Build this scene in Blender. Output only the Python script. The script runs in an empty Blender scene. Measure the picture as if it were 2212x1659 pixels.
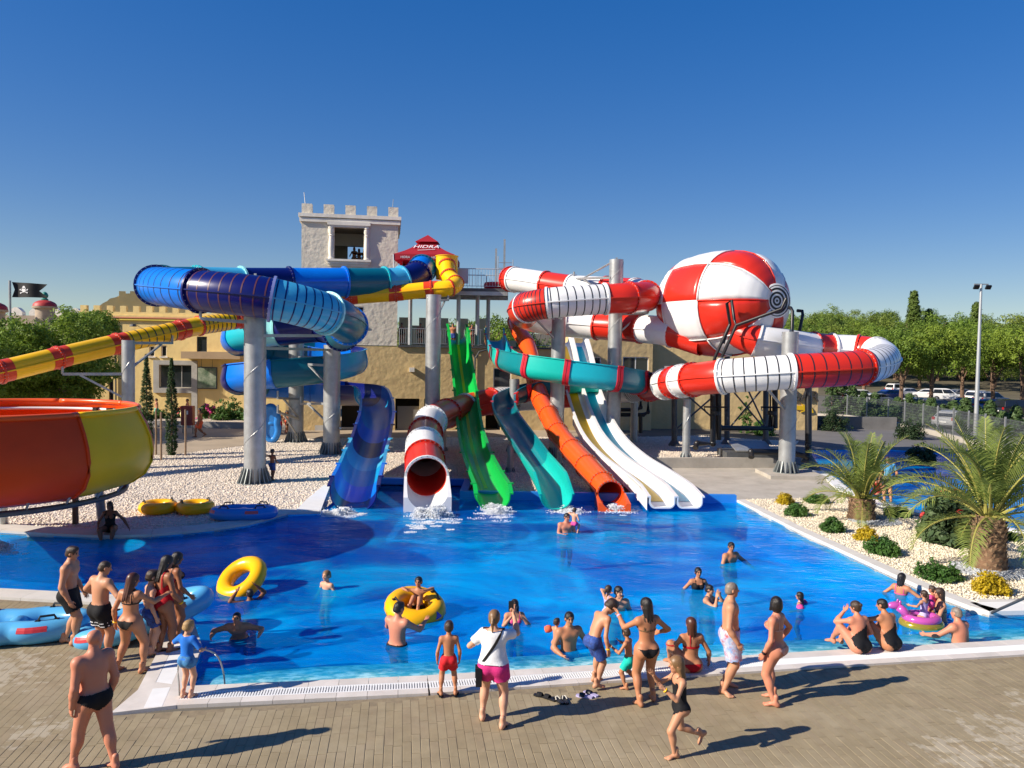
import bpy, math, random
import numpy as np
from mathutils import Vector, Matrix
random.seed(7); rng = np.random.default_rng(7)
sc = bpy.context.scene; COL = sc.collection
R = math.radians
# ------------------------------------------------------------------ camera
W_, H_, F_ = 2212.0, 1659.0, 1661.0          # size of the view the measures were read in, focal length in its pixels
PITCH, ROLL, EYE = R(-2.2), R(0.86), np.array([0, 0, 5.4])
_f = np.array([0, math.cos(PITCH), math.sin(PITCH)]); _r0 = np.array([1.0, 0, 0]); _u0 = np.cross(_r0, _f)
_r = math.cos(ROLL) * _r0 + math.sin(ROLL) * _u0; _u = -math.sin(ROLL) * _r0 + math.cos(ROLL) * _u0
cam_d = bpy.data.cameras.new('camera'); cam = bpy.data.objects.new('camera', cam_d); COL.objects.link(cam)
cam_d.sensor_width = 36.0; cam_d.lens = F_ / W_ * 36.0; cam_d.clip_end = 3000; cam_d.clip_start = 0.1
M = Matrix.Identity(4)
for i in range(3):
    M[i][0], M[i][1], M[i][2], M[i][3] = _r[i], _u[i], -_f[i], EYE[i]
cam.matrix_world = M; sc.camera = cam
# ------------------------------------------------------------------ light
SUN_EL, SUN_AZ = R(31), math.atan2(-0.365, -0.93)   # azimuth of the sun as an angle in the xy plane
sdir = np.array([math.cos(SUN_EL) * math.cos(SUN_AZ), math.cos(SUN_EL) * math.sin(SUN_AZ), math.sin(SUN_EL)])
world = bpy.data.worlds.new('World'); sc.world = world; world.use_nodes = True
wn = world.node_tree.nodes; wl = world.node_tree.links; wn.clear()
sky = wn.new('ShaderNodeTexSky'); sky.sky_type = 'NISHITA'; sky.sun_disc = False
sky.sun_elevation = SUN_EL; sky.sun_rotation = math.pi / 2 - SUN_AZ
sky.air_density = 1.0; sky.dust_density = 0.3; sky.ozone_density = 4.0; sky.altitude = 100
hsv = wn.new('ShaderNodeHueSaturation'); hsv.inputs['Saturation'].default_value = 1.9; hsv.inputs['Hue'].default_value = 0.522; gm = wn.new('ShaderNodeGamma'); gm.inputs['Gamma'].default_value = 0.555
bg = wn.new('ShaderNodeBackground'); bg.inputs['Strength'].default_value = 0.147
wo = wn.new('ShaderNodeOutputWorld')
wl.new(sky.outputs[0], gm.inputs['Color']); wl.new(gm.outputs[0], hsv.inputs['Color']); wl.new(hsv.outputs[0], bg.inputs['Color']); wl.new(bg.outputs[0], wo.inputs['Surface'])
sun_d = bpy.data.lights.new('sun', 'SUN'); sun_d.energy = 5.0; sun_d.angle = R(0.53); sun_d.color = (1.0, 0.90, 0.76)
sun = bpy.data.objects.new('sun', sun_d); COL.objects.link(sun)
sun.rotation_euler = Vector(sdir).to_track_quat('Z', 'Y').to_euler(); sun.location = (-30, -10, 30)
sc.view_settings.view_transform = 'Standard'; sc.view_settings.look = 'None'
sc.view_settings.exposure = 0.62; sc.view_settings.gamma = 1.0; sc.view_settings.use_curve_mapping = False
sc.cycles.max_bounces = 8; sc.cycles.transparent_max_bounces = 16; sc.cycles.caustics_reflective = False; sc.cycles.caustics_refractive = False
try: sc.cycles.use_denoising = True
except Exception: pass
# ------------------------------------------------------------------ picture point -> place
def ray(x, y): return _f + _r * ((x - W_ / 2) / F_) - _u * ((y - H_ / 2) / F_)
def G(x, y, z=0.0):
    d = ray(x, y); t = (z - EYE[2]) / d[2]; return EYE + t * d
def D(x, y, Y):
    d = ray(x, y); return EYE + (Y / d[1]) * d
# ------------------------------------------------------------------ objects
BASE = {}
def tag(o, label=None, cat=None, group=None, kind=None):
    if label: o['label'] = label
    if cat: o['category'] = cat
    if group: o['group'] = group
    if kind: o['kind'] = kind
    return o
def thing(name, label, cat, loc=(0, 0, 0), group=None, rz=0):
    o = bpy.data.objects.new(name, None); COL.objects.link(o); o.empty_display_size = 0.2
    o.location = [float(a) for a in loc]; o.rotation_euler = (0, 0, rz); BASE[o.name] = np.array(loc, float)
    return tag(o, label, cat, group)
def mesh(name, V, Fc, mats, smooth=None, midx=None):
    V = np.asarray(V, float); m = bpy.data.meshes.new(name)
    if isinstance(Fc, np.ndarray):
        n, k = Fc.shape
        m.vertices.add(len(V)); m.vertices.foreach_set('co', V.astype(np.float32).ravel())
        m.loops.add(n * k); m.loops.foreach_set('vertex_index', Fc.astype(np.int32).ravel())
        m.polygons.add(n); m.polygons.foreach_set('loop_start', np.arange(0, n * k, k, dtype=np.int32))
        m.update(calc_edges=True)
    else:
        m.from_pydata([tuple(v) for v in V], [], [tuple(int(i) for i in q) for q in Fc]); m.update()
    if not isinstance(mats, (list, tuple)): mats = [mats]
    for a in mats: m.materials.append(a)
    if midx is not None: m.polygons.foreach_set('material_index', np.asarray(midx, np.int32))
    if smooth:
        m.polygons.foreach_set('use_smooth', np.ones(len(m.polygons), bool))
        if smooth is not True: m.set_sharp_from_angle(angle=R(smooth))
    m.update()
    return m
def obj(name, V, Fc, mats, parent=None, smooth=None, midx=None, base=None):
    """links one mesh; V in world space (or in the frame of its thing when that was built at the origin)"""
    V = np.asarray(V, float).reshape(-1, 3)
    b = np.zeros(3)
    if parent is not None: b = BASE.get(parent.name, np.zeros(3))
    elif base is not None: b = np.array(base, float)
    m = mesh(name, V - b, Fc, mats, smooth, midx)
    o = bpy.data.objects.new(name, m); COL.objects.link(o)
    if parent is not None: o.parent = parent
    else: o.location = b
    BASE[o.name] = b
    return o
def link(name, me, parent=None, loc=(0, 0, 0), rot=(0, 0, 0), scale=(1, 1, 1)):
    o = bpy.data.objects.new(name, me); COL.objects.link(o)
    if parent is not None: o.parent = parent
    o.location = [float(a) for a in loc]; o.rotation_euler = rot; o.scale = scale; BASE[o.name] = np.zeros(3)
    return o
def copy_tree(o, parent=None):
    c = o.copy(); COL.objects.link(c); BASE[c.name] = BASE.get(o.name, np.zeros(3))
    if parent is not None: c.parent = parent
    for ch in list(o.children): copy_tree(ch, c)
    return c
def struct(name, V, Fc, m, **k): return tag(obj(name, V, Fc, m, **k), kind='structure')
# ------------------------------------------------------------------ shapes
class MB:
    def __init__(s): s.v = []; s.f = []; s.m = []; s.k = 0
    def add(s, V, Fc, mi=0):
        s.v.append(np.asarray(V, float).reshape(-1, 3)); s.f += [tuple(int(i) + s.k for i in q) for q in Fc]; s.m += [mi] * len(Fc); s.k += len(s.v[-1]); return s
    def box(s, c, d, rz=0, mi=0, rot=None):
        x, y, z = np.array(d) / 2
        V = np.array([[a * x, b * y, e * z] for a in (-1, 1) for b in (-1, 1) for e in (-1, 1)])
        if rot is not None: V = V @ np.array(rot).T
        elif rz: cc, ss = math.cos(rz), math.sin(rz); V = V @ np.array([[cc, ss, 0], [-ss, cc, 0], [0, 0, 1]])
        return s.add(V + np.array(c), [(0, 1, 3, 2), (4, 6, 7, 5), (0, 4, 5, 1), (2, 3, 7, 6), (0, 2, 6, 4), (1, 5, 7, 3)], mi)
    def bar(s, a, b, r, n=8, r2=None, mi=0, cap=True):
        a = np.array(a, float); b = np.array(b, float); t = b - a; t = t / max(np.linalg.norm(t), 1e-9)
        p = np.cross(t, [0, 0, 1.0]);
        if np.linalg.norm(p) < 1e-3: p = np.array([1.0, 0, 0])
        p /= np.linalg.norm(p); q = np.cross(t, p); an = np.arange(n) * 2 * math.pi / n + (math.pi / 4 if n == 4 else 0)
        rg = np.cos(an)[:, None] * p + np.sin(an)[:, None] * q; r2 = r if r2 is None else r2
        F = [(i, (i + 1) % n, n + (i + 1) % n, n + i) for i in range(n)]
        if cap: F += [tuple(range(n - 1, -1, -1)), tuple(range(n, 2 * n))]
        return s.add(np.vstack([a + rg * r, b + rg * r2]), F, mi)
    def pipe(s, pts, r, n=8, mi=0):
        P = np.array(pts, float); V, Fc = sweep(P, [(math.cos(i * 2 * math.pi / n) * r, math.sin(i * 2 * math.pi / n) * r) for i in range(n)]); return s.add(V, Fc, mi)
    def lathe(s, c, prof, n=20, mi=0, a0=0, a1=2 * math.pi, axis=None):
        """prof: list of (radius, height)"""
        full = abs(a1 - a0 - 2 * math.pi) < 1e-6; k = n if full else n + 1
        an = a0 + (a1 - a0) * np.arange(k) / n
        V = np.array([[r * math.cos(t), r * math.sin(t), h] for r, h in prof for t in an])
        if axis is not None: V = V @ np.array(axis).T      # columns of axis = images of x,y,z
        F = []
        for i in range(len(prof) - 1):
            for j in range(n):
                a, b = j, (j + 1) % k
                F.append((i * k + a, i * k + b, (i + 1) * k + b, (i + 1) * k + a))
        return s.add(V + np.array(c, float), F, mi)
    def prism(s, poly, z0, z1, mi=0):
        n = len(poly); V = [(p[0], p[1], z0) for p in poly] + [(p[0], p[1], z1) for p in poly]
        return s.add(V, [tuple(range(n - 1, -1, -1)), tuple(range(n, 2 * n))] + [(i, (i + 1) % n, n + (i + 1) % n, n + i) for i in range(n)], mi)
    def ell(s, c, r, nu=10, nv=7, mi=0, rot=None):
        V = []; F = []
        for i in range(nv + 1):
            ph = math.pi * i / nv
            for j in range(nu):
                t = 2 * math.pi * j / nu; V.append((math.sin(ph) * math.cos(t) * r[0], math.sin(ph) * math.sin(t) * r[1], math.cos(ph) * r[2]))
        V = np.array(V)
        if rot is not None: V = V @ np.array(rot).T
        for i in range(nv):
            for j in range(nu): F.append((i * nu + j, (i + 1) * nu + j, (i + 1) * nu + (j + 1) % nu, i * nu + (j + 1) % nu))
        return s.add(V + np.array(c, float), F, mi)
    def build(s, name, m, parent=None, smooth=None, base=None):
        V = np.vstack(s.v)
        return obj(name, V, s.f, m, parent, smooth, s.m if isinstance(m, (list, tuple)) else None, base)
def catmull(P, n=8):
    """list of control points -> list of arrays, one per interval (end points shared)"""
    P = np.array(P, float); Q = np.vstack([2 * P[0] - P[1], P, 2 * P[-1] - P[-2]]); out = []
    for i in range(1, len(Q) - 2):
        p0, p1, p2, p3 = Q[i - 1:i + 3]; d = [max(np.linalg.norm(b[:3] - a[:3]), 1e-6) ** .5 for a, b in ((p0, p1), (p1, p2), (p2, p3))]
        t0 = 0; t1 = d[0]; t2 = t1 + d[1]; t3 = t2 + d[2]; tt = np.linspace(t1, t2, n + 1)[:, None]
        A1 = (t1 - tt) / (t1 - t0) * p0 + (tt - t0) / (t1 - t0) * p1; A2 = (t2 - tt) / (t2 - t1) * p1 + (tt - t1) / (t2 - t1) * p2
        A3 = (t3 - tt) / (t3 - t2) * p2 + (tt - t2) / (t3 - t2) * p3
        B1 = (t2 - tt) / (t2 - t0) * A1 + (tt - t0) / (t2 - t0) * A2; B2 = (t3 - tt) / (t3 - t1) * A2 + (tt - t1) / (t3 - t1) * A3
        out.append((t2 - tt) / (t2 - t1) * B1 + (tt - t1) / (t2 - t1) * B2)
    return out
def frames(P):
    T = np.gradient(P, axis=0); T /= np.maximum(np.linalg.norm(T, axis=1, keepdims=True), 1e-9)
    S = np.cross(T, np.array([0, 0, 1.0])); n = np.linalg.norm(S, axis=1, keepdims=True); S = np.where(n > 1e-3, S / np.maximum(n, 1e-9), np.array([[1.0, 0, 0]]))
    return T, S, np.cross(S, T)
def sweep(P, prof, fr=None, closed=True, cap=True, scale=None):
    P = np.array(P, float); T, S, U = fr if fr is not None else frames(P); prof = np.array(prof, float); m = len(prof); n = len(P)
    sc_ = np.ones(n) if scale is None else scale
    V = (P[:, None, :] + (prof[None, :, 0:1] * S[:, None, :] + prof[None, :, 1:2] * U[:, None, :]) * sc_[:, None, None]).reshape(-1, 3)
    F = []
    for i in range(n - 1):
        for j in range(m if closed else m - 1):
            b = (j + 1) % m; F.append((i * m + j, i * m + b, (i + 1) * m + b, (i + 1) * m + j))
    if closed and cap: F += [tuple(range(m - 1, -1, -1)), tuple((n - 1) * m + i for i in range(m))]
    return V, F
# ------------------------------------------------------------------ materials
def S3(r, g, b): return tuple(((c / 255 + 0.055) / 1.055) ** 2.4 if c > 10 else c / 255 / 12.92 for c in (r, g, b))
MT = {}
def mat(name, col, rough=0.5, spec=0.5, metal=0.0, var=None, bump=None, coat=0.0, col2=None, stretch=None, transl=0.0, dirt=None, place=False, worn=None, ramp=(0.3, 0.7)):
    """procedural surface: base colour with noise variation (var=(scale, amount)), relief (bump=(scale, strength)), wear (dirt=(scale, colour, amount))"""
    if name in MT: return MT[name]
    m = bpy.data.materials.new(name); m.use_nodes = True; N = m.node_tree.nodes; L = m.node_tree.links; b = N['Principled BSDF']
    b.inputs['Roughness'].default_value = rough; b.inputs['Metallic'].default_value = metal; b.inputs['Specular IOR Level'].default_value = spec
    b.inputs['Coat Weight'].default_value = coat; b.inputs['Coat Roughness'].default_value = 0.06
    tc = N.new('ShaderNodeTexCoord'); co = tc.outputs['Object']
    if place: co = N.new('ShaderNodeNewGeometry').outputs['Position']       # pattern runs on from piece to piece
    if stretch:
        mp = N.new('ShaderNodeMapping'); mp.inputs['Scale'].default_value = stretch; L.new(co, mp.inputs[0]); co = mp.outputs[0]
    c = None
    if var:
        nz = N.new('ShaderNodeTexNoise'); nz.inputs['Scale'].default_value = var[0]; nz.inputs['Detail'].default_value = 6; nz.inputs['Roughness'].default_value = 0.62; L.new(co, nz.inputs['Vector'])
        rp = N.new('ShaderNodeValToRGB'); rp.color_ramp.elements[0].position = ramp[0]; rp.color_ramp.elements[1].position = ramp[1]
        k = var[1]; c2 = col2 or tuple(min(1, x * (1 + k)) for x in col); c1 = tuple(x * (1 - k) for x in col) if not col2 else col
        rp.color_ramp.elements[0].color = (*c1, 1); rp.color_ramp.elements[1].color = (*c2, 1); L.new(nz.outputs[0], rp.inputs[0]); c = rp.outputs[0]
    if dirt:
        nz = N.new('ShaderNodeTexNoise'); nz.inputs['Scale'].default_value = dirt[0]; nz.inputs['Detail'].default_value = 8; nz.inputs['Roughness'].default_value = 0.7; L.new(co, nz.inputs['Vector'])
        rp = N.new('ShaderNodeValToRGB'); rp.color_ramp.elements[0].position = 0.48; rp.color_ramp.elements[1].position = 0.66
        rp.color_ramp.elements[0].color = (0, 0, 0, 1); rp.color_ramp.elements[1].color = (dirt[2],) * 3 + (1,); L.new(nz.outputs[0], rp.inputs[0])
        mx = N.new('ShaderNodeMix'); mx.data_type = 'RGBA'; L.new(rp.outputs[0], mx.inputs[0])
        if c is not None: L.new(c, mx.inputs[6])
        else: mx.inputs[6].default_value = (*col, 1)
        mx.inputs[7].default_value = (*dirt[1], 1); c = mx.outputs[2]
    for (px, py, pr) in worn or []:                                         # bleached, worn patches of the paving
        sb = N.new('ShaderNodeVectorMath'); sb.operation = 'DISTANCE'; L.new(co, sb.inputs[0]); sb.inputs[1].default_value = (px, py, 0)
        nz = N.new('ShaderNodeTexNoise'); nz.inputs['Scale'].default_value = 4.5; nz.inputs['Detail'].default_value = 5; nz.inputs['Roughness'].default_value = 0.6; L.new(co, nz.inputs['Vector'])
        ma = N.new('ShaderNodeMath'); ma.operation = 'MULTIPLY_ADD'; L.new(sb.outputs['Value'], ma.inputs[0]); ma.inputs[1].default_value = -0.22 / pr; L.new(nz.outputs[0], ma.inputs[2])
        rp = N.new('ShaderNodeValToRGB'); rp.color_ramp.elements[0].position = 0.36; rp.color_ramp.elements[1].position = 0.44; rp.color_ramp.elements[1].color = (0.42, 0.42, 0.42, 1); L.new(ma.outputs[0], rp.inputs[0])
        mx = N.new('ShaderNodeMix'); mx.data_type = 'RGBA'; L.new(rp.outputs[0], mx.inputs[0])
        if c is not None: L.new(c, mx.inputs[6])
        else: mx.inputs[6].default_value = (*col, 1)
        mx.inputs[7].default_value = (0.52, 0.47, 0.37, 1); c = mx.outputs[2]
    if c is not None: L.new(c, b.inputs['Base Color'])
    else: b.inputs['Base Color'].default_value = (*col, 1)
    if bump:
        nz = N.new('ShaderNodeTexNoise'); nz.inputs['Scale'].default_value = bump[0]; nz.inputs['Detail'].default_value = 5; L.new(co, nz.inputs['Vector'])
        bp = N.new('ShaderNodeBump'); bp.inputs['Strength'].default_value = bump[1]; bp.inputs['Distance'].default_value = bump[2] if len(bump) > 2 else 0.02
        L.new(nz.outputs[0], bp.inputs['Height']); L.new(bp.outputs[0], b.inputs['Normal'])
    if transl:
        out = N['Material Output']; tr = N.new('ShaderNodeBsdfTranslucent'); ms = N.new('ShaderNodeMixShader'); ms.inputs[0].default_value = transl
        if c is not None: L.new(c, tr.inputs[0])
        else: tr.inputs[0].default_value = (*col, 1)
        L.new(b.outputs[0], ms.inputs[1]); L.new(tr.outputs[0], ms.inputs[2]); L.new(ms.outputs[0], out.inputs[0])
    MT[name] = m; return m
def plastic(name, col, **k):
    return mat(name, col, rough=0.30, spec=0.36, coat=0.10, var=(0.9, 0.06), bump=(1.1, 0.05, 0.05), **k)
steel = mat('galvanised_steel', (0.40, 0.415, 0.42), rough=0.42, metal=0.55, var=(2.2, 0.16), bump=(14, 0.06), dirt=(1.6, (0.30, 0.30, 0.29), 0.5))
steel_d = mat('dark_steel', (0.09, 0.095, 0.10), rough=0.5, metal=0.3, var=(3, 0.2))
white_p = plastic('white_gelcoat', (0.78, 0.78, 0.77)); red_p = plastic('red_gelcoat', (0.62, 0.028, 0.014)); 
orange_p = plastic('orange_gelcoat', (0.80, 0.095, 0.010)); yellow_p = plastic('yellow_gelcoat', (0.95, 0.53, 0.003)); redor_p = plastic('orange_red_gelcoat', (0.68, 0.055, 0.012))
blue_p = plastic('blue_gelcoat', (0.002, 0.165, 0.70)); navy_p = plastic('navy_gelcoat', (0.004, 0.008, 0.12)); sky_p = plastic('light_blue_gelcoat', (0.06, 0.42, 0.68)); mint_p = plastic('mint_gelcoat', (0.30, 0.72, 0.72))
dteal_p = plastic('dark_teal_gelcoat', (0.003, 0.13, 0.20)); teal_p = plastic('teal_gelcoat', (0.008, 0.45, 0.38)); turq_p = plastic('turquoise_gelcoat', (0.012, 0.42, 0.52)); teal_shade_p = plastic('shaded_teal_gelcoat', (0.003, 0.20, 0.225)); azure_p = plastic('azure_gelcoat', (0.004, 0.27, 0.56))  # petrol tone: teal with the slide's shadow put into the colour
green_p = plastic('green_gelcoat', (0.008, 0.42, 0.065)); crim_p = plastic('crimson_gelcoat', (0.55, 0.02, 0.04))
stripe_d = mat('dark_stripe', (0.02, 0.022, 0.03), rough=0.35)
black = mat('black_plastic', (0.012, 0.012, 0.014), rough=0.4)
conc = mat('concrete', (0.42, 0.385, 0.33), rough=0.85, var=(1.5, 0.12), bump=(30, 0.15), dirt=(0.8, (0.30, 0.27, 0.22), 0.6))
# ================================================================== ground, pool, deck
from mathutils.geometry import tessellate_polygon
def poly_sheet(name, loops, z, m, kind='structure', **k):
    L3 = [[Vector((p[0], p[1], 0)) for p in L] for L in loops]
    V = [p for L in loops for p in L]; T = tessellate_polygon(L3); F = []
    for t in T:
        a, b, c = (np.array(V[i][:2]) for i in t)
        F.append(tuple(t) if np.cross(b - a, c - a) > 0 else tuple(reversed(t)))
    o = obj(name, [(p[0], p[1], z) for p in V], F, m, **k)
    return tag(o, kind=kind) if kind else o
def g2(L): return [tuple(G(*p)[:2]) for p in L]
UD = np.array([math.cos(R(10.7)), math.sin(R(10.7))]); VD = np.array([-UD[1], UD[0]])     # along / away from the near pool edge
near_in = [(-5.11, 12.06), (-1.34, 12.60), (5.34, 13.87), (9.94, 14.68), (15.0, 15.62)]
right_e = [(15.4, 17.3), (12.6, 16.45), (10.25, 16.2)] + g2([(2096, 1317), (2014, 1285), (1938, 1250), (1728, 1152), (1590, 1083)])
back_e = [(-1.9, 28.7), (-1.9, 31.4), (-6.35, 31.4), (-6.37, 25.49)]
far_e = g2([(622, 1111), (539, 1134), (461, 1146), (327, 1159), (218, 1161), (116, 1157), (0, 1150)]) + [(-19, 23.2), (-26, 23.8), (-26, 17.3), (-19, 17.0)]
left_e = g2([(0, 1275), (252, 1289), (340, 1303), (398, 1329), (420, 1350), (437, 1400)])
POOL = near_in + right_e + back_e + far_e + left_e
POOL2 = [(14.9, 36.5), (14.55, 34.0), (13.95, 31.4), (14.1, 28.4), (15.2, 25.9), (16.5, 24.0), (24, 25.5), (27, 36), (26, 44.6), (22.5, 46.6), (17.6, 45.3)]
lot = mat('parking_lot_asphalt', (0.10, 0.095, 0.085), rough=0.95, var=(0.08, 0.25), col2=(0.16, 0.14, 0.10), bump=(6, 0.2))
Gz = -0.012
poly_sheet('ground', [[(-1400, -60), (1400, -60), (1400, 2200), (-1400, 2200)], POOL, POOL2], Gz, lot)
# --- water body
def water_mat(name, tint, k):
    m = bpy.data.materials.new(name); m.use_nodes = True; N = m.node_tree.nodes; L = m.node_tree.links; N.clear()
    out = N.new('ShaderNodeOutputMaterial'); tc = N.new('ShaderNodeTexCoord')
    def noise(s, d, st, r=0.55, dist=0.0):
        mp = N.new('ShaderNodeMapping'); mp.inputs['Scale'].default_value = st; mp.inputs['Rotation'].default_value = (0, 0, R(18)); L.new(tc.outputs['Object'], mp.inputs[0])
        n = N.new('ShaderNodeTexNoise'); n.inputs['Scale'].default_value = s; n.inputs['Detail'].default_value = d; n.inputs['Roughness'].default_value = r; n.inputs['Distortion'].default_value = dist; L.new(mp.outputs[0], n.inputs[0]); return n.outputs[0]
    a = noise(1.1, 3, (0.8, 1.5, 1), 0.5, 0.6); b = noise(4.2, 4, (0.7, 1.4, 1), 0.6, 0.4)
    ad = N.new('ShaderNodeMath'); ad.operation = 'MULTIPLY_ADD'; L.new(b, ad.inputs[0]); ad.inputs[1].default_value = 0.42; L.new(a, ad.inputs[2])
    bp = N.new('ShaderNodeBump'); bp.inputs['Strength'].default_value = 0.45; bp.inputs['Distance'].default_value = 0.12; L.new(ad.outputs[0], bp.inputs['Height'])
    # clear water that takes up red light: what is below shows through it, most where the water is shallow
    at = N.new('ShaderNodeAttribute'); at.attribute_name = 'shallow'; an = noise(2.6, 3, (0.7, 1.3, 1), 0.6, 0.5); av = N.new('ShaderNodeMath'); av.operation = 'MULTIPLY_ADD'; L.new(an, av.inputs[0]); av.inputs[1].default_value = 1.1; av.inputs[2].default_value = -0.55; aw = N.new('ShaderNodeMath'); aw.operation = 'ADD'; aw.use_clamp = True; L.new(at.outputs['Fac'], aw.inputs[0]); L.new(av.outputs[0], aw.inputs[1]); ax_ = N.new('ShaderNodeMath'); ax_.operation = 'MULTIPLY'; L.new(aw.outputs[0], ax_.inputs[0]); ag = N.new('ShaderNodeMath'); ag.operation = 'GREATER_THAN'; L.new(at.outputs['Fac'], ag.inputs[0]); ag.inputs[1].default_value = 0.004; L.new(ag.outputs[0], ax_.inputs[1])  # noise breaks the shallow tint into painted caustic flecks
    tm = N.new('ShaderNodeMix'); tm.data_type = 'RGBA'; L.new(ax_.outputs[0], tm.inputs[0]); tm.inputs[6].default_value = (*tint, 1); tm.inputs[7].default_value = (0.86, 0.99, 1.0, 1)
    km = N.new('ShaderNodeMath'); km.operation = 'MULTIPLY_ADD'; L.new(ax_.outputs[0], km.inputs[0]); km.inputs[1].default_value = -k * 0.9; km.inputs[2].default_value = k
    tr = N.new('ShaderNodeBsdfTransparent'); L.new(tm.outputs[2], tr.inputs[0])
    df = N.new('ShaderNodeBsdfDiffuse')
    c = noise(0.28, 4, (1, 1.3, 1), 0.6, 0.8); rp = N.new('ShaderNodeValToRGB'); e = rp.color_ramp.elements
    e[0].position = 0.40; e[0].color = (0.0, 0.10, 0.48, 1); e[1].position = 0.64; e[1].color = (0.0, 0.45, 0.96, 1); L.new(c, rp.inputs[0]); L.new(rp.outputs[0], df.inputs[0]); L.new(bp.outputs[0], df.inputs['Normal'])
    body = N.new('ShaderNodeMixShader'); L.new(km.outputs[0], body.inputs[0]); L.new(tr.outputs[0], body.inputs[1]); L.new(df.outputs[0], body.inputs[2])
    gl = N.new('ShaderNodeBsdfGlossy'); gl.inputs['Roughness'].default_value = 0.05; L.new(bp.outputs[0], gl.inputs['Normal'])
    fr = N.new('ShaderNodeFresnel'); fr.inputs['IOR'].default_value = 1.075; L.new(bp.outputs[0], fr.inputs['Normal'])
    s = N.new('ShaderNodeMixShader'); L.new(fr.outputs[0], s.inputs[0]); L.new(body.outputs[0], s.inputs[1]); L.new(gl.outputs[0], s.inputs[2]); L.new(s.outputs[0], out.inputs['Surface'])
    return m
water_m = water_mat('pool_water', (0.22, 0.84, 1.0), 0.50)
WZ = -0.06
def inset(P, d):
    P = np.array(P); n = len(P); out = []
    for i in range(n):
        a, b, c = P[i - 1], P[i], P[(i + 1) % n]; t1 = (b - a) / np.linalg.norm(b - a); t2 = (c - b) / np.linalg.norm(c - b)
        nn = np.array([-t1[1] - t2[1], t1[0] + t2[0]]); nn /= max(np.linalg.norm(nn), 1e-6); cs = max(0.4, float(nn @ np.array([-t1[1], t1[0]]))); out.append(tuple(b + nn * d / cs))
    return out
blue_floor = mat('blue_pool_paint', (0.004, 0.47, 0.95), rough=0.6, var=(0.5, 0.12), bump=(3, 0.05))
white_floor = mat('pale_step_caustics', (0.16, 0.52, 0.55), rough=0.5, var=(4.2, 0.12), col2=(0.96, 0.97, 0.92), bump=(9, 0.1), stretch=(1, 1.7, 1), ramp=(0.44, 0.60))  # pale step; caustic light flecks are painted in as noise colour
blue_edge = mat('blue_edge_paint', (0.015, 0.22, 0.68), rough=0.45, var=(0.8, 0.1))
poly_sheet('pool_floor', [POOL], -1.25, blue_floor)
n = len(POOL); V = [(*p, -1.25) for p in POOL] + [(*p, Gz) for p in POOL]
struct('pool_wall', V, [((i + 1) % n, i, n + i, n + (i + 1) % n) for i in range(n)], blue_floor)
# shallow pale step under the near edge
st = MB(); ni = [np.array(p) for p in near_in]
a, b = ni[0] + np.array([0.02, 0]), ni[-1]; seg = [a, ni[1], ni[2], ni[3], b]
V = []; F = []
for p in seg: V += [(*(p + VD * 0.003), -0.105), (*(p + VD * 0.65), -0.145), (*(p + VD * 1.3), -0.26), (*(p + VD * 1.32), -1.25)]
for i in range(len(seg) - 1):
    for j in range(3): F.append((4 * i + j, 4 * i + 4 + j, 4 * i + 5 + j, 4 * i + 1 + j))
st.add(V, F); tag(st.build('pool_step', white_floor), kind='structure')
# water as a fine sheet whose surface is really heaved
def water_sheet(name, P, z, m, step, amp, shallow=None):
    P = np.array(P); lo = P.min(0) - 0.1; hi = P.max(0) + 0.1
    xs = np.arange(lo[0], hi[0], step); ys = np.arange(lo[1], hi[1], step); X, Y = np.meshgrid(xs, ys, indexing='ij')
    def inside(x, y):
        r = np.zeros(x.shape, bool); n = len(P)
        for i in range(n):
            (x0, y0), (x1, y1) = P[i], P[(i + 1) % n]
            with np.errstate(divide='ignore', invalid='ignore'): r ^= ((y0 > y) != (y1 > y)) & (x < (x1 - x0) * (y - y0) / (y1 - y0 + 1e-12) + x0)
        return r
    pad = step * 0.75
    I = inside(X, Y) | inside(X + pad, Y) | inside(X - pad, Y) | inside(X, Y + pad) | inside(X, Y - pad)
    Z = np.zeros_like(X)
    for k in range(14):
        t = rng.uniform(0, 6.28); w = rng.uniform(0.5, 1.9); Z += np.sin((X * math.cos(t) + Y * math.sin(t)) * 6.28 / w + rng.uniform(0, 6.28)) * w ** 0.8
    Z *= amp / np.abs(Z).max()
    idx = -np.ones(X.shape, int); c = I[:-1, :-1] & I[1:, :-1] & I[1:, 1:] & I[:-1, 1:]
    used = np.zeros_like(I); used[:-1, :-1] |= c; used[1:, :-1] |= c; used[1:, 1:] |= c; used[:-1, 1:] |= c
    idx[used] = np.arange(used.sum()); a, b = np.nonzero(c)
    F = np.stack([idx[a, b], idx[a + 1, b], idx[a + 1, b + 1], idx[a, b + 1]], 1)
    o = struct(name, np.stack([X[used], Y[used], z + Z[used]], 1), F, m, smooth=True)
    if shallow is not None:                                   # how shallow the water stands over the pale ledge along the near edge
        Q = np.stack([X[used], Y[used]], 1); dist = np.full(len(Q), 9.0)
        for p, q in zip(shallow[:-1], shallow[1:]):
            p, q = np.array(p), np.array(q); t = np.clip((Q - p) @ (q - p) / ((q - p) @ (q - p)), 0, 1); dist = np.minimum(dist, np.linalg.norm(Q - p - t[:, None] * (q - p), axis=1))
        at = o.data.attributes.new('shallow', 'FLOAT', 'POINT'); at.data.foreach_set('value', np.clip(1.25 - dist / 0.8, 0, 1).astype(np.float32))
    return o
water_sheet('pool_water', POOL, WZ, water_m, 0.14, 0.030, near_in)
poly_sheet('splash_pool_floor', [POOL2], -0.9, blue_floor)
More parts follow.
